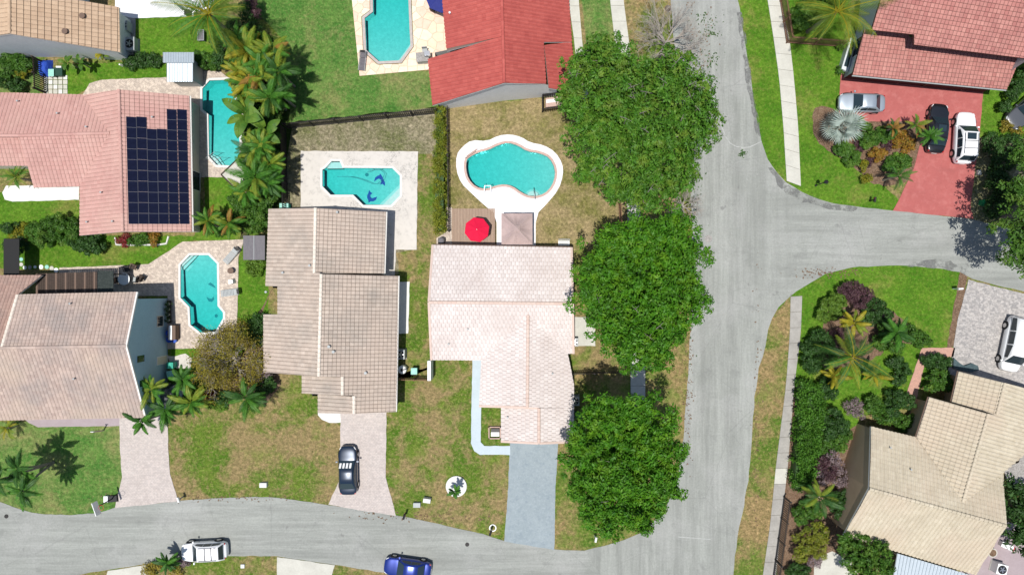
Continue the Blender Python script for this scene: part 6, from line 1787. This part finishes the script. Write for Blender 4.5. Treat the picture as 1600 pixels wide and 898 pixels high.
    for s_ in (-1, 1):
        for k in range(nw):
            x1, x2 = xa + (xb - xa) * (k + .04) / nw, xa + (xb - xa) * (k + .96) / nw
            def ft(x): return .82 if r1 <= x <= f1 else .74
            pane('side_window', [pt(x1, s_, .14), pt(x2, s_, .14), pt(x2, s_, ft(x2)), pt(x1, s_, ft(x1))], (0, s_, .3))
    rw = .36 if suv else .33
    wm = CARS.get('wheel' + str(rw))
    if wm is None:
        m1 = MB(); m1.tube([(0, -.11, 0), (0, .11, 0)], rw, 16); m2 = MB(); m2.tube([(0, -.125, 0), (0, .125, 0)], rw * .62, 10)
        wm = CARS['wheel' + str(rw)] = (m1.mesh('wheel', MT['rubber']), m2.mesh('rim', MT['steel']))
    for x in (L * .31, -L * .30):
        for s_ in (-1, 1):
            w_ = link_mesh('wheel', wm[0], t, loc=(x, s_ * (hw - .09), rw)); link_mesh('rim', wm[1], w_)
            mb = MB(); mb.tube([(x, s_ * (hw - .12), rw + .02), (x, s_ * (hw + .004), rw + .02)], rw * 1.16, 18); mb.build('wheel_arch', MT['rubber'], t, local=True)
    for s_ in (-1, 1):
        mb = MB(); mb.box((f0 - .12, s_ * (hw + .09), zb + .02), (.14, .2, .13), 0, 0, .9); mb.build('mirror', paint, t, local=True)
        mb = MB(); mb.box((L / 2 - .30, s_ * hw * .68, zb - .25), (.26, .24, .12), -s_ * .55); mb.build('headlight', CARS['lamp'], t, local=True)
        mb = MB(); mb.box((-L / 2 + .20, s_ * hw * .70, zb - .15), (.14, .22, .12), s_ * .5); mb.build('taillight', CARS['tail'], t, local=True)
    mb = MB()
    if 'rails' in extras:
        for s_ in (-1, 1): mb.tube([(f1 - .15, s_ * wr * .86, Hc + .05), (r1 + .15, s_ * wr * .86, Hc + .05)], .022, 5)
        for x in (-.1 * L, -.24 * L): mb.box((x, 0, Hc + .06), (.05, wr * 1.7, .03))
        mb.build('roof_rails', MT['black'], t, local=True)
    if 'sunroof' in extras:
        mb = MB(); mb.box((f1 - .42, 0, Hc + .028), (.62, wr * 1.15, .03)); mb.build('sunroof', MT['glass'], t, local=True)
    if 'shade' in extras:
        for k in range(4):
            y = -wr * .75 + k * wr * .5; pane('sunshade', [lp((f0, y, zb2 + .03), (f1, y, zf), .3), lp((f0, y + .2, zb2 + .03), (f1, y + .2, zf), .3), lp((f0, y + .22, zb2 + .03), (f1, y + .22, zf), .85), lp((f0, y + .02, zb2 + .03), (f1, y + .02, zf), .85)], (1, 0, .6), MT['white_plastic'])
    mb = MB(); mb.box((L / 2 - .03, 0, .42), (.08, hw * .8, .2)); mb.build('grille', MT['black'], t, local=True)
    mb = MB(); mb.box((-L / 2 + .02, 0, .46), (.06, .5, .14)); mb.build('plate', MT['white_plastic'], t, local=True)
    return t
CARS = {'lamp': mat('headlamp_glass', (.7, .72, .74), (), .1, .6), 'tail': mat('tail_lamp', (.32, .015, .015), (), .2, .5)}
def paint(name, c, metal=.0, rough=.28, coat=.8): return mat(name, c, (), rough, .5, metal, coat=coat)
P_white = paint('white_car_paint', (.78, .79, .80)); P_black = paint('black_car_paint', (.010, .011, .014)); P_navy = paint('navy_car_paint', (.010, .022, .045), .3)
P_blue = paint('blue_car_paint', (.010, .03, .22), .4); P_silver = paint('silver_car_paint', (.46, .52, .57), .6, .35); P_grey = paint('grey_car_paint', (.10, .105, .115), .3)
car('dark navy sedan parked on the pale driveway, windshield sunshade in place', 544, 734, 97 - 6, 'sedan', P_navy, 4.75, 1.84, 1.43, extras=('shade',))
car('white car with roof rails parked on the lower street', 320, 860, 183, 'suv', P_white, 4.45, 1.85, 1.6, extras=('rails',))
car('shiny blue car on the lower street, cut by the photo bottom', 637, 887, 172, 'sedan', P_blue, 4.6, 1.85, 1.45)
car('silver car at the top of the red driveway', 1346, 161, 178, 'sedan', P_silver, 4.5, 1.82, 1.46)
car('black car on the red driveway, partly under a small palm', 1464, 201, 84, 'sedan', P_black, 4.8, 1.86, 1.45, extras=('sunroof',))
car('white car with sunroof on the red driveway, right of the black car', 1506, 216, 87, 'suv', P_white, 5.0, 1.95, 1.75, extras=('rails', 'sunroof'))
car('white van with dark side windows on the grey paver driveway', 1583, 537, 258, 'van', P_white, 5.4, 2.0, 1.95, 'van', 'van')
car('dark car half hidden under the young palms', 262, 618, 200, 'sedan', P_grey, 4.5, 1.8, 1.42)
car('dark grey truck nosing in at the right photo edge', 1607, 168, 222, 'suv', P_grey, 5.2, 1.95, 1.7, 'truck', 'truck', extras=('rails',))

# ------------------------------------------------------------------ garden furniture and small things
def lounger(label, px, py, rz, m, name='sun_lounger', group=None):
    t = thing(name, label, 'lounger', W(px, py, .06), R(rz), group)
    for k in range(9):
        mb = MB(); x = -.8 + k * .135
        mb.box((x, 0, .33), (.11, .56, .025)); mb.build('slat', MT[m], t, local=True)
    for k in range(5):
        mb = MB(); x = .43 + k * .105; mb.box((x, 0, .36 + k * .055), (.1, .56, .025)); mb.build('back_slat', MT[m], t, local=True)
    for s_ in (-1, 1):
        mb = MB(); mb.box((-.15, s_ * .3, .3), (1.45, .04, .05)); mb.tube([(.55, s_ * .3, .31), (.98, s_ * .3, .6)], .025, 4); mb.build('side_rail', MT['grey_metal'], t, local=True)
        for x in (-.75, .5):
            mb = MB(); mb.box((x, s_ * .29, .15), (.04, .04, .3)); mb.build('leg', MT['grey_metal'], t, local=True)
    mb = MB(); mb.box((.9, 0, .625), (.2, .46, .07)); mb.build('pillow', MT['black'], t, local=True)
    return t
lounger('grey slatted lounger at the top right of the beige paving', 363, 400, 48, 'grey_metal')
lounger('grey slatted lounger pointing at the side of the narrow pool', 361, 457, 7, 'grey_metal')
lounger('slim dark grey lounger on the peach stone deck corner', 567, 98, 84, 'slate_roof')

def patio_table(label, px, py, r_, h, m, z=.06):
    t = thing('patio_table', label, 'table', W(px, py, z))
    mb = MB(); mb.cyl(0, 0, h - .04, h, r_, 20); mb.build('table_top', MT[m], t, local=True)
    mb = MB(); mb.cyl(0, 0, 0, h - .04, .05, 8); mb.cyl(0, 0, 0, .05, r_ * .5, 12); mb.build('pedestal', MT['black'], t, local=True)
patio_table('round white garden table on the beige paving', 200, 436, .58, .74, 'white_plastic')
patio_table('small oval dark side table between the two loungers', 363, 423, .30, .45, 'fascia_brown')
def chair(label, px, py, rz, m='black', cush='black', group='chairs round the white garden table', z=.06):
    t = thing('garden_chair', label, 'chair', W(px, py, z), R(rz), group)
    mb = MB(); mb.box((0, 0, .43), (.5, .5, .07)); mb.build('seat', MT[cush], t, local=True)
    mb = MB(); mb.box((-.26, 0, .68), (.06, .5, .5)); mb.build('backrest', MT[m], t, local=True)
    for x in (-.22, .22):
        for y in (-.22, .22):
            mb = MB(); mb.box((x, y, .2), (.04, .04, .4)); mb.build('leg', MT[m], t, local=True)
    for y in (-.26, .26):
        mb = MB(); mb.box((0, y, .62), (.46, .05, .04)); mb.build('armrest', MT[m], t, local=True)
chair('dark garden chair above the white garden table', 202, 420, -75); chair('brown garden chair nearest the lawn by the white table', 213, 417, -110, 'fascia_brown', 'dark_wood')
chair('green cushioned garden chair right of the white table', 216, 437, 170, 'black', 'grey_metal'); chair('dark garden chair at the right of the green cushioned one', 224, 434, 150, 'dark_wood', 'dark_wood')
chair('dark garden chair between the pergola and the white table', 186, 438, 10, 'dark_wood', 'dark_wood')
t = thing('pool_toy', 'white plastic pool box with a black handle between the loungers', 'box', W(363, 440, .06), R(8))
mb = MB(); mb.box((0, 0, .16), (.55, .42, .32), 0, 0, .94); mb.build('tub', MT['white_plastic'], t, local=True)
mb = MB(); mb.tube([(.05, -.2, .32), (.25, -.2, .42), (.25, .2, .42), (.05, .2, .32)], .03, 5); mb.build('handle', MT['black'], t, local=True)
t = thing('grill_table', 'grey outdoor kitchen counter with chairs by the red roof', 'counter', W(664, 93, .06), R(5))
mb = MB(); mb.box((-.15, -.05, .42), (1.1, .8, .84)); mb.build('cabinet', MT['grey_metal'], t, local=True)
mb = MB(); mb.box((-.15, -.05, .87), (1.2, .9, .05)); mb.build('counter_top', MT['gravel'], t, local=True)
mb = MB(); mb.box((.35, .2, 1.0), (.6, .5, .2), 0, 0, .9); mb.tube([(.1, -.1, 1.0), (.62, -.1, 1.0)], .02, 5); mb.build('grill', MT['steel'], t, local=True)
mb = MB(); mb.box((.1, .65, .45), (.5, .45, .06)); mb.box((.1, .9, .7), (.5, .05, .5)); mb.box((-.1, .65, .21), (.05, .4, .42)); mb.box((.3, .65, .21), (.05, .4, .42)); mb.build('stool', MT['grey_metal'], t, local=True)
chair('dark wicker chair under the navy parasol', 678, 17, 60, 'dark_wood', 'dark_wood', None, .06)

def bin_(label, px, py, rz, m, group=None, lid=None):
    t = thing('wheeled_bin', label, 'bin', W(px, py, .5) - Vector((0, 0, .5)), R(rz), group)
    mb = MB(); mb.box((0, 0, .5), (.5, .52, .9), 0, 0, 1.14); mb.build('body', MT[m], t, local=True)
    mb = MB(); mb.box((.02, 0, .99), (.64, .62, .07), 0, 0, .94); mb.box((.02, 0, 1.035), (.4, .44, .03), 0, 0, .9); mb.build('lid', MT[lid or m], t, local=True)
    mb = MB(); mb.tube([(-.34, -.25, .93), (-.34, .25, .93)], .025, 6); mb.build('handle', MT['black'], t, local=True)
    for s_ in (-1, 1):
        mb = MB(); mb.tube([(-.25, s_ * .24, .12), (-.25, s_ * .31, .12)], .12, 10); mb.build('wheel', MT['rubber'], t, local=True)
MT['teal_bin'] = mat('teal_plastic', (.03, .36, .25), ((5, (.05, .42, .32), .5, .4, .7),), .5); MT['teal_lid'] = mat('faded_teal_plastic', (.30, .58, .50), ((5, (.2, .5, .42), .6, .4, .7),), .5)
MT['green_bin'] = mat('green_plastic', (.015, .20, .07), ((5, (.03, .26, .1), .5, .4, .7),), .5); MT['blue_tarp'] = mat('blue_tarpaulin', (.02, .06, .38), ((3, (.03, .1, .5), .7, .4, .65),), .6, bumps=(.6, .06)); MT['blue_plastic'] = mat('blue_plastic', (.02, .08, .42), (), .5)
bin_('upper teal bin against the light blue wall', 269, 570, 0, 'teal_bin', 'teal bins by the light blue wall'); bin_('lower teal bin against the light blue wall', 269, 583, 8, 'teal_bin', 'teal bins by the light blue wall', 'teal_lid')
bin_('faded teal bin between the beige brown and pale houses', 648, 579, 90, 'teal_bin', None, 'teal_lid')
bin_('upper green bin at the right wall of the pale house', 903, 648, 0, 'green_bin', 'green bins by the pale house'); bin_('lower green bin at the right wall of the pale house', 903, 664, 0, 'green_bin', 'green bins by the pale house')
def ac_unit(label, px, py, w_=.85, d_=.85, h=.8, m='grey_metal', rz=0):
    t = thing('air_conditioner', label, 'air conditioner', W(px, py, h * .5) - Vector((0, 0, h * .5)), R(rz))
    mb = MB(); mb.box((0, 0, .04), (w_ + .15, d_ + .15, .08)); mb.build('pad', MT['concrete_dk'], t, local=True)
    mb = MB(); mb.box((0, 0, .08 + h / 2), (w_, d_, h)); mb.build('casing', MT[m], t, local=True)
    mb = MB(); mb.cyl(0, 0, h + .08, h + .11, min(w_, d_) * .42, 18); mb.build('fan_ring', MT['black'], t, local=True)
    mb = MB()
    for k in range(5):
        a = 2 * math.pi * k / 5; mb.box((math.cos(a) * .16, math.sin(a) * .16, h + .125), (.28, .1, .015), a)
    mb.cyl(0, 0, h + .11, h + .15, .07, 8); mb.build('fan', MT['steel'], t, local=True)
ac_unit('grey air conditioner in the eave shadow of the beige brown house', 627, 553, .8, .9)
ac_unit('upper air conditioner at the right wall of the pale house', 897, 534, .7, .8)
ac_unit('lower air conditioner beside the green bins', 898, 625, .8, .9)
ac_unit('large air conditioner at the lower right of the cream house', 1560, 886, 1.0, 1.0, .9, 'white_plastic', -15)
ac_unit('upper air conditioner at the top left tan house wall', 199, 43, .6, .9, .9); ac_unit('lower air conditioner at the top left tan house wall', 206, 71, 1.0, 1.3, .8)
t = thing('cooler_box', 'long white cooler box by the cream house eave', 'box', W(1572, 852, .3) - Vector((0, 0, .3)), R(-25))
mb = MB(); mb.box((0, 0, .25), (1.25, .45, .5)); mb.build('tub', MT['white_plastic'], t, local=True)
mb = MB(); mb.box((0, 0, .53), (1.3, .5, .07)); mb.build('lid', MT['white_plastic'], t, local=True)
mb = MB(); mb.box((.62, 0, .53), (.1, .52, .08)); mb.build('lid_end', MT['cloth_red'], t, local=True)
t = thing('stone_planter', 'round stone planter between the air conditioner and the cream eave', 'planter', W(1549, 862, .2))
mb = MB(); mb.cyl(0, 0, -.2, .2, .4, 16, r1=.45); mb.build('pot', MT['concrete'], t, local=True); mb = MB(); mb.cyl(0, 0, .2, .21, .36, 14); mb.build('soil', MT['mulch'], t, local=True)
t = thing('pool_filter', 'round white pool filter tank in the beige brown eave shadow', 'tank', W(629, 577, .5) - Vector((0, 0, .5)))
mb = MB(); mb.cyl(0, 0, 0, .7, .42, 16); mb.ball((0, 0, .7), .42, 16, 4, .5, half=True); mb.build('tank', MT['white_plastic'], t, local=True)
mb = MB(); mb.cyl(0, 0, .88, .98, .14, 10); mb.tube([(.1, 0, .94), (.4, .1, .9), (.5, .1, .2)], .04, 6); mb.build('valve', MT['black'], t, local=True)
t = thing('tarp_heap', 'blue tarp over stored things beside the brown slat fence', 'tarp', W(70, 106, .3) - Vector((0, 0, .3)))
q = []; mb = MB(); N = 8
for j in range(N + 1):
    for i in range(N + 1):
        x, y = -.6 + 1.2 * i / N, -.85 + 1.7 * j / N; e = min(i, N - i, j, N - j)
        q.append((x + rng.uniform(-.04, .04), y + rng.uniform(-.04, .04), min(.75, e * .38) + (rng.uniform(-.07, .07) if e else 0)))
mb.raw(q, [(j * (N + 1) + i, j * (N + 1) + i + 1, (j + 1) * (N + 1) + i + 1, (j + 1) * (N + 1) + i) for j in range(N) for i in range(N)]); mb.build('tarp', MT['blue_tarp'], t, smooth=True, local=True)
t = thing('glass_table', 'small green framed glass table beside the blue tarp', 'table', W(80, 114, .6) - Vector((0, 0, .6)))
mb = MB(); mb.box((0, 0, .62), (.55, .7, .03)); mb.build('table_top', MT['teal_lid'], t, local=True)
for x in (-.24, .24):
    for y in (-.3, .3): mb = MB(); mb.box((x, y, .3), (.04, .04, .6)); mb.build('leg', MT['black'], t, local=True)
t = thing('storage_box', 'dark green storage box right of the glass table', 'box', W(92, 113, .3) - Vector((0, 0, .3)))
mb = MB(); mb.box((0, 0, .25), (.9, .8, .5)); mb.build('tub', mat('dark_green_plastic', (.012, .05, .035), (), .5), t, local=True); mb = MB(); mb.box((.1, .45, .45), (.5, .16, .12)); mb.build('handle', MT['white_plastic'], t, local=True)
t = thing('patio_steps', 'grid of pale square paving slabs beside the brown slat fence', 'paving', W(87, 133))
for j in range(4):
    for i in range(5):
        mb = MB(); sx = .36 if i < 2 else .46; p = (-.95 + i * .48, .72 - j * .46)
        mb.box((p[0], p[1], .035), (.42 if (i + j) % 2 else .38, .40, .05)); mb.build('paving_slab', MT['concrete' if (i * 3 + j) % 4 else 'coping_white'], t, local=True)
for i, (px_, py_, r_, m_, lb) in enumerate([(33.5,405,.19,'teal_lid','uppermost pale green stepping stone beside the black canvas roof'), (33.5,413,.2,'concrete','second stepping stone from the black canvas roof corner'), (39,418,.19,'white_plastic','white stepping stone at the bend of the stone row'), (47,417.5,.2,'gravel','grey stepping stone just right of the bend in the row'), (55,417,.15,'white_plastic','smallest white stepping stone in the row'), (64.5,417,.23,'white_plastic','large white stepping stone beside the pale green one'), (73.5,417,.21,'teal_lid','pale green stepping stone right of the large white one'), (81,419,.22,'concrete','grey stepping stone next to the beige paving end'), (88,422,.24,'white_plastic','last white stepping stone at the beige paving corner')]):
    p = W(px_, py_); mb = MB(); mb.cyl(0, 0, .0, .045, r_, 14, r1=r_ * .95)
    o = mb.build('stepping_stone', MT[m_], None); o.location = p; tag(o, lb, 'stepping stone', 'stepping stones by the black canvas roof')
t = thing('garden_clutter', 'stack of blue tubs at the foot of the light blue wall', 'tubs', W(266, 530, .3) - Vector((0, 0, .3)))
for k, (x, y) in enumerate(((0, 0), (-.05, .62))):
    mb = MB(); mb.cyl(x, y, 0, .5, .26, 12, r1=.32); mb.build('tub', MT['blue_plastic'], t, local=True)
mb = MB(); mb.cyl(.42, -.1, 0, .4, .2, 10, r1=.24); mb.build('tub', MT['blue_plastic'], t, local=True)
t = thing('storage_bench', 'tall dark storage box with a white stripe by the light blue wall', 'box', W(272, 519, .4) - Vector((0, 0, .4)))
mb = MB(); mb.box((0, 0, .45), (.75, 1.4, .9)); mb.build('cabinet', MT['fascia_brown'], t, local=True); mb = MB(); mb.box((-.1, 0, .92), (.3, 1.36, .04)); mb.build('lid_strip', MT['white_plastic'], t, local=True)
t = thing('plant_rack', 'dark rack of potted plants along the light blue wall top', 'plant rack', W(264, 487, .4) - Vector((0, 0, .4)))
mb = MB(); mb.box((0, 0, .35), (.4, 2.2, .06)); mb.box((0, -.9, .17), (.35, .06, .34)); mb.box((0, .9, .17), (.35, .06, .34)); mb.build('shelf', MT['dark_wood'], t, local=True)
for k in range(4):
    mb = MB(); mb.cyl(0, -.8 + k * .52, .38, .62, .12, 10, r1=.15); pot = mb.build('pot', MT['concrete'], t, local=True)
    link_mesh('leaves', leaf_mesh('leaves', np.array([(0, -.8 + k * .52, .75)]), .14, 60, .16, MT['lf_dark'], .4, .8, k), pot)
t = thing('entry_bench', 'pale timber planter box holding a white bench at the pale house front', 'planter', W(773, 675))
mb = MB()
for a, b in (((-.55, -.55), (.55, -.55)), ((-.55, .55), (.55, .55)), ((-.55, -.55), (-.55, .55)), ((.55, -.55), (.55, .55))):
    mb.box(((a[0] + b[0]) / 2, (a[1] + b[1]) / 2, .15), (abs(a[0] - b[0]) + .1, abs(a[1] - b[1]) + .1, .3))
mb.build('frame', MT['coping_red'], t, local=True); mb = MB(); mb.box((.05, -.1, .4), (.8, .4, .1)); mb.build('seat', MT['white_plastic'], t, local=True); mb = MB(); mb.box((.05, .3, .3), (.8, .3, .5)); mb.build('cabinet', MT['black'], t, local=True)
t = thing('garden_bench', 'white scrollwork bench beside the top right corner of the pale roof', 'bench', W(881, 380, .3) - Vector((0, 0, .3)))
for k in range(5): mb = MB(); mb.box((0, -.2 + k * .1, .43), (1.1, .07, .03)); mb.build('slat', MT['white_plastic'], t, local=True)
mb = MB()
for k in range(9): mb.tube([(-.5 + k * .125, .28, .45), (-.5 + k * .125, .33, .85)], .018, 4)
mb.tube([(-.56, .33, .87), (0, .33, .98), (.56, .33, .87)], .025, 5); mb.build('backrest', MT['white_plastic'], t, local=True)
for x in (-.5, .5): mb = MB(); mb.box((x, 0, .21), (.05, .45, .42)); mb.build('leg', MT['white_plastic'], t, local=True)

# planter ring, mailboxes, posts, utility boxes, basketball hoop
t = thing('planter_ring', 'round white planter ring on the lawn below the pale house', 'planter', W(713, 759))
mb = MB(); n = 28
for k in range(n):
    a0, a1 = 2 * math.pi * k / n, 2 * math.pi * (k + 1) / n
    def q_(a, r_, z): return (math.cos(a) * r_, math.sin(a) * r_, z)
    mb.poly([q_(a0, .72, .16), q_(a0, 1.02, .16), q_(a1, 1.02, .16), q_(a1, .72, .16)]); mb.poly([q_(a0, 1.02, 0), q_(a1, 1.02, 0), q_(a1, 1.02, .16), q_(a0, 1.02, .16)]); mb.poly([q_(a0, .72, .16), q_(a1, .72, .16), q_(a1, .72, 0), q_(a0, .72, 0)])
mb.build('ring', MT['coping_white'], t, local=True)
mb = MB(); mb.cyl(0, 0, 0, .12, .72, 24); mb.build('pebbles', MT['coping_white'], t, local=True)
def mailbox(label, px, py, rz, m, post='white_plastic', h=1.15):
    t = thing('mailbox', label, 'mailbox', W(px, py), R(rz))
    mb = MB(); mb.box((0, 0, h / 2 - .1), (.1, .1, h - .2)); mb.build('post', MT[post], t, local=True)
    mb = MB(); mb.box((0, 0, h - .1), (.46, .2, .17)); mb.tube([(-.23, 0, h - .02), (.23, 0, h - .02)], .1, 8); mb.build('box', MT[m], t, local=True)
    mb = MB(); mb.box((.1, .115, h), (.04, .015, .18)); mb.build('flag', MT['cloth_red'], t, local=True)
mailbox('white mailbox at the left edge of the lower lawn, driveway corner', 287, 775, 110, 'white_plastic', 'grey_metal'); mailbox('black mailbox on the kerb below the pale driveway', 634, 801, 75, 'black', 'dark_wood')
mailbox('black mailbox on a white post by the blue grey driveway', 767, 826, 70, 'black'); mailbox('black mailbox at the road edge left of the red driveway', 1358, 314, 80, 'black', 'black')
mailbox('tall white mailbox post under the corner street tree', 929, 836, 80, 'white_plastic'); mailbox('white mailbox flat on its post at the right lawn edge', 1489, 451, 5, 'white_plastic')
t = thing('post_base', 'white ring around the foot of the black mailbox', 'edging', W(770, 824)); mb = MB(); n = 16
for k in range(n):
    a0, a1 = 2 * math.pi * k / n, 2 * math.pi * (k + 1) / n
    mb.poly([(math.cos(a0) * .26, math.sin(a0) * .26, .06), (math.cos(a0) * .36, math.sin(a0) * .36, .06), (math.cos(a1) * .36, math.sin(a1) * .36, .06), (math.cos(a1) * .26, math.sin(a1) * .26, .06)])
mb.build('ring', MT['white_plastic'], t, local=True)
t = thing('lamp_post', 'short black lamp post on the lawn beside the upper right sidewalk', 'lamp post', W(1274, 290))
mb = MB(); mb.cyl(0, 0, 0, 2.0, .045, 8); mb.cyl(0, 0, 0, .2, .1, 8); mb.box((0, 0, 1.5), (.5, .05, .05)); mb.build('post', MT['black'], t, local=True)
mb = MB(); mb.cyl(0, 0, 2.0, 2.35, .13, 6, r1=.2); mb.cyl(0, 0, 2.35, 2.5, .22, 6, r1=.04); mb.build('lantern', MT['black'], t, local=True)
def utility(label, px, py, rz, m, w_=.7, d_=.45, h=.35):
    t = thing('utility_box', label, 'utility box', W(px, py), R(rz)); mb = MB(); mb.box((0, 0, h / 2), (w_, d_, h), 0, 0, .95); mb.build('casing', MT[m], t, local=True)
    mb = MB(); mb.box((0, 0, h + .015), (w_ * .98, d_ * .98, .05)); mb.build('lid', MT[m], t, local=True)
utility('pale green utility box on the left lawn near the pink driveway', 413, 756, 0, 'coping_white'); utility('grey utility box nearer the street kerb', 652, 787, 0, 'grey_metal'); utility('white utility box with a dark shadow beside the grey one', 668, 779, -8, 'coping_white', .72, .4, .6)
utility('round topped green box in the grass right of the red driveway', 1536, 318, -10, 'green_bin', .9, .5, .5); utility('small white box on the lower street verge', 380, 883, 0, 'white_plastic', .35, .35, .15); utility('small pale box in the dry grass right of the red driveway', 1528, 270, 5, 'concrete', .35, .5, .2)
t = thing('basketball_hoop', 'portable basketball hoop with white backboard at the lower left kerb', 'basketball hoop', W(177, 778))
b = W(153.5, 793, 3.0) - W(177, 778); b.z = 0
d = b.normalized() if b.length > .1 else Vector((-.3, -.9, 0)).normalized()
mb = MB(); mb.box((0, 0, .12), (1.1, .7, .24), 0.1, 0, .85); mb.build('base', MT['black'], t, local=True); mb = MB(); mb.box((-.55, 0, .2), (.4, .6, .3)); mb.build('weight', MT['white_plastic'], t, local=True)
mb = MB(); mb.tube([(0, 0, .2), (0, 0, 2.2), (b.x * .6, b.y * .6, 3.1)], .06, 6); mb.build('pole', MT['black'], t, local=True)
mb = MB(); mb.box((b.x * .75, b.y * .75, 3.15), (.06, 1.25, .8), math.atan2(d.y, d.x) + .25); mb.build('backboard', MT['white_plastic'], t, local=True)
mb = MB(); c_ = Vector((b.x * .75, b.y * .75, 3.0)) + d * .35
mb.tube([c_ + Vector((math.cos(2 * math.pi * k / 14) * .23, math.sin(2 * math.pi * k / 14) * .23, 0)) for k in range(15)], .015, 4, cap=False); mb.build('rim', MT['cloth_red'], t, local=True)
t = thing('garden_sign', 'thin pale pink post leaning at the lilac path edge', 'post', W(162, 672)); mb = MB(); mb.tube([(0, 0, 0), (.1, .25, 2.0)], .06, 6); mb.build('post', MT['coping_red'], t, local=True); mb = MB(); mb.box((.1, .28, 1.95), (.3, .05, .2)); mb.build('board', MT['white_plastic'], t, local=True)
o = MB(); o.ball((0, 0, 0), .32, 9, 4, .7, half=True); o.cyl(0, 0, -.02, .02, .36, 10); o = o.build('tree_stump', MT['bark'], None); o.location = W(1044, 14); tag(o, 'dark cut stump at the road edge above the bare tree', 'stump')
t = thing('pool_chair', 'dark blue folded parasol and seat at the white deck corner', 'parasol', W(293, 21, .06)); mb = MB(); mb.tube([(-.9, .75, .9), (-.1, .1, .7)], [.05, .11], 6); mb.build('folded_canopy', MT['cloth_navy'], t, local=True); mb = MB(); mb.box((.15, -.05, .25), (.5, .5, .5)); mb.build('seat', MT['black'], t, local=True)
t = thing('trellis_frame', 'grey frame cart in the grass under the coconut palm', 'cart', W(317, 58)); mb = MB()
for a, b in (((-.3, -.5), (.3, -.5)), ((.3, -.5), (.3, .5)), ((.3, .5), (-.3, .5)), ((-.3, .5), (-.3, -.5))): mb.tube([(a[0], a[1], .5), (b[0], b[1], .5)], .03, 5); mb.tube([(a[0], a[1], 0), (a[0], a[1], .5)], .03, 4)
mb.build('frame', MT['grey_metal'], t, local=True); mb = MB(); mb.box((0, 0, .42), (.56, .96, .03)); mb.build('tray', MT['slate_roof'], t, local=True)
t = thing('tarp_cover', 'dark teal crumpled cover lying at the cream house eave', 'tarp', W(1514, 573, .3) - Vector((0, 0, .3)))
mb = MB(); mb.prism([(-1.45, .9), (-.85, .35), (-.4, .1), (.3, .35), (.9, .1), (1.0, -.3), (.3, -.55), (-.9, -.3), (-1.5, -.1)], .0, .28); mb.build('cover', mat('teal_grey_canvas', (.045, .075, .085), ((3, (.08, .12, .13), .7, .4, .65),), .7, bumps=(.5, .05)), t, local=True)
t = thing('teal_crate', 'teal crate at the back wall of the beige brown house', 'crate', W(446, 323, .4) - Vector((0, 0, .4))); mb = MB(); mb.box((0, 0, .4), (.8, .5, .8)); mb.build('body', MT['teal_bin'], t, local=True); mb = MB(); mb.box((0, 0, .83), (.86, .56, .06)); mb.build('lid', MT['teal_lid'], t, local=True)
t = thing('planter_bed', 'white edged flower bed ring under the pink gable', 'edging', W(222, 374)); mb = MB()
mb.tube([(-2.6, .2, .05), (-2.5, -.5, .05), (-1.2, -.55, .05), (0, -.5, .05), (1.4, -.55, .05), (2.4, -.4, .05), (2.6, .3, .05)], .1, 6); mb.build('edging', MT['coping_white'], t, local=True)
t = thing('grill', 'dark covered grill between the hedge and the pale house', 'grill', W(690, 376, .4) - Vector((0, 0, .4))); mb = MB(); mb.box((0, 0, .4), (.6, .5, .8)); mb.build('cabinet', MT['black'], t, local=True); mb = MB(); mb.ball((0, 0, .8), .33, 10, 4, .7, half=True); mb.build('lid', MT['slate_roof'], t, local=True)

for px_, py_, lb in ((1107, 373, 'round iron manhole cover in the middle of the main road'), (730, 850, 'small iron cover in the lower street'), (10, 806, 'dark iron cover at the left end of the lower street')):
    rr_ = .36 if px_ > 1000 else .2; o = MB(); o.cyl(0, 0, 0, .018, rr_, 20); o.cyl(0, 0, .018, .026, rr_ * .78, 16)
    o = o.build('manhole_cover', MT['gravel' if px_ > 1000 else 'black_fence'], None); o.location = W(px_, py_, .028) ; tag(o, lb, 'manhole cover')
